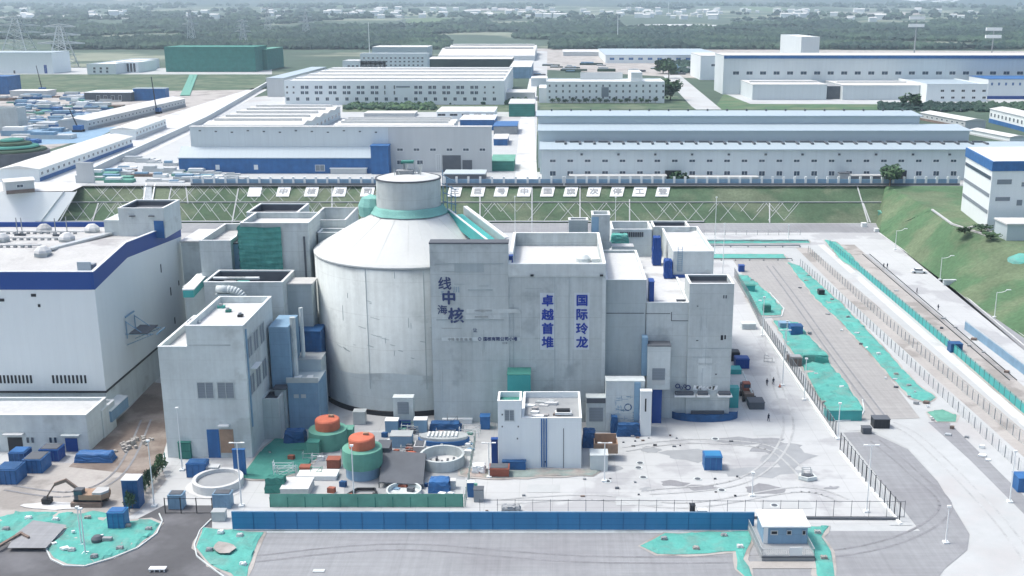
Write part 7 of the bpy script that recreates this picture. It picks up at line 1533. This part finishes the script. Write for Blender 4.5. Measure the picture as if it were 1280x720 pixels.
# site dressing along the wall foot, behind enclosure: scaffold
t = root('hose_cart', tuple(P(578, 524)), 'tangle of grey pipes and a valve at the slab foot', 'pipework'); p = P(578, 527); mb = MB(); rr = random.Random(5)
for k in range(7): a = Vector((p.x + rr.uniform(-2, 2), p.y, rr.uniform(.3, 3))); mb.tube(a, a + Vector((rr.uniform(-1.5, 1.5), 0, rr.uniform(-.8, .8))), .18, 6)
mb.build('pipes', M['steel'], t)
# ---- people: one skinned body each, walking
def person(label, u, v, az, coat='cloth', hatc='dgrey'):
    p = P(u, v); me = bpy.data.meshes.new('person'); c, s = math.cos(az), math.sin(az)
    J = {'pel': (0, 0, .95), 'ch': (0, .02, 1.3), 'nk': (0, .03, 1.48), 'hd': (0, .05, 1.66), 'top': (0, .04, 1.74), 'hl': (-.1, 0, .9), 'hr': (.1, 0, .9), 'kl': (-.11, .14, .5), 'kr': (.11, -.02, .5), 'al': (-.11, .2, .07), 'ar': (.11, -.24, .12), 'tl': (-.11, .36, .04), 'tr': (.11, -.1, .04), 'sl': (-.19, .02, 1.42), 'sr': (.19, .02, 1.42), 'el': (-.26, -.08, 1.14), 'er': (.26, .1, 1.14), 'wl': (-.26, .02, .9), 'wr': (.25, .28, .96)}
    rad = {'pel': .15, 'ch': .17, 'nk': .06, 'hd': .105, 'top': .07, 'hl': .11, 'hr': .11, 'kl': .075, 'kr': .075, 'al': .05, 'ar': .05, 'tl': .04, 'tr': .04, 'sl': .08, 'sr': .08, 'el': .05, 'er': .05, 'wl': .04, 'wr': .04}
    E_ = [('pel', 'ch'), ('ch', 'nk'), ('nk', 'hd'), ('hd', 'top'), ('pel', 'hl'), ('pel', 'hr'), ('hl', 'kl'), ('hr', 'kr'), ('kl', 'al'), ('kr', 'ar'), ('al', 'tl'), ('ar', 'tr'), ('ch', 'sl'), ('ch', 'sr'), ('sl', 'el'), ('sr', 'er'), ('el', 'wl'), ('er', 'wr')]
    ks = list(J); me.from_pydata([(J[k][0] * c - J[k][1] * s, J[k][0] * s + J[k][1] * c, J[k][2]) for k in ks], [(ks.index(a), ks.index(b)) for a, b in E_], [])
    o = bpy.data.objects.new('person', me); C.objects.link(o); o.location = (p.x, p.y, .05); me.materials.append(M[coat])
    m_ = o.modifiers.new('skin', 'SKIN'); sk = me.skin_vertices[0].data if me.skin_vertices else None
    if sk is None: me.attributes; return o
    for i, k in enumerate(ks): sk[i].radius = (rad[k], rad[k]); sk[i].use_root = (k == 'pel')
    o.modifiers.new('sub', 'SUBSURF').levels = 1
    tag(o, label, 'person', None)
    h = MB().lathe(0, 0, [(.13, 1.66), (.125, 1.74), (.08, 1.81), (.01, 1.83)], 12).build('hat', M[hatc]); h.parent = o
    f = MB().box(-.07, .07, .1, .13, 1.58, 1.68).build('face', M['skin']); f.parent = o; f.rotation_euler.z = az
    return o
for a_ in (('person in dark clothes walking on the yard, left of the pair near the side fence', 958.5, 482.5, 2.9), ('person in dark clothes walking on the yard, right of the pair near the side fence', 966.5, 481, 3.2), ('person in dark clothes alone on the yard before the flat dark pallet', 960.5, 527, .3),
 ('person on the far apron, left of the pair beyond the rail track', 1104.5, 335.5, .5), ('person on the far apron, right of the pair beyond the rail track', 1109, 335.5, .2), ('person in dark clothes beside the rail track, further one alone', 1146, 367, 1.0), ('person in dark clothes beside the rail track, nearer one', 1172.5, 388, 2.0), ('person standing by the violet-blue barrier at right', 1235, 430, 1.0)):
    person(*a_)
t = root('wheeled_frame', tuple(P(960, 453)), 'light tubular trolley frame standing by the side fence', 'trolley'); p = P(960, 453); mb = MB()
for (a, b) in (((-1, 0, .1), (-1, 0, 2)), ((1, 0, .1), (1, 0, 1.2)), ((-1, 0, 1.1), (1, 0, 1.1)), ((-1, 0, .3), (1.6, -.6, .3)), ((-1, 0, 2), (.2, 0, 1.6))): mb.tube(Vector(a) + p, Vector(b) + p, .07, 5)
mb.build('frame', M['grey'], t)
# ================================================================ AIR
zmax = 62.0
for o in list(SC.objects):
    if o.type == 'MESH' and o.name.startswith('terrain'): pass
hz = MB().box(-9000, 9000, -120, 14500, -1.0, 620).build('haze', bpy.data.materials.new('haze_air')); hm = hz.data.materials[0]; hm.use_nodes = True; t = hm.node_tree
for nd in list(t.nodes):
    if nd.type != 'OUTPUT_MATERIAL': t.nodes.remove(nd)
pv = t.nodes.new('ShaderNodeVolumePrincipled'); pv.inputs['Color'].default_value = (.70, .86, 1.0, 1); pv.inputs['Density'].default_value = 0.000075; pv.inputs['Anisotropy'].default_value = 0.2
t.links.new(pv.outputs[0], t.nodes['Material Output'].inputs['Volume']); hz['kind'] = 'stuff'; hz['label'] = 'pale blue haze over the whole landscape'
for o in SC.objects:
    if '_b' in o.keys(): del o['_b']
    if '_o' in o.keys(): del o['_o']
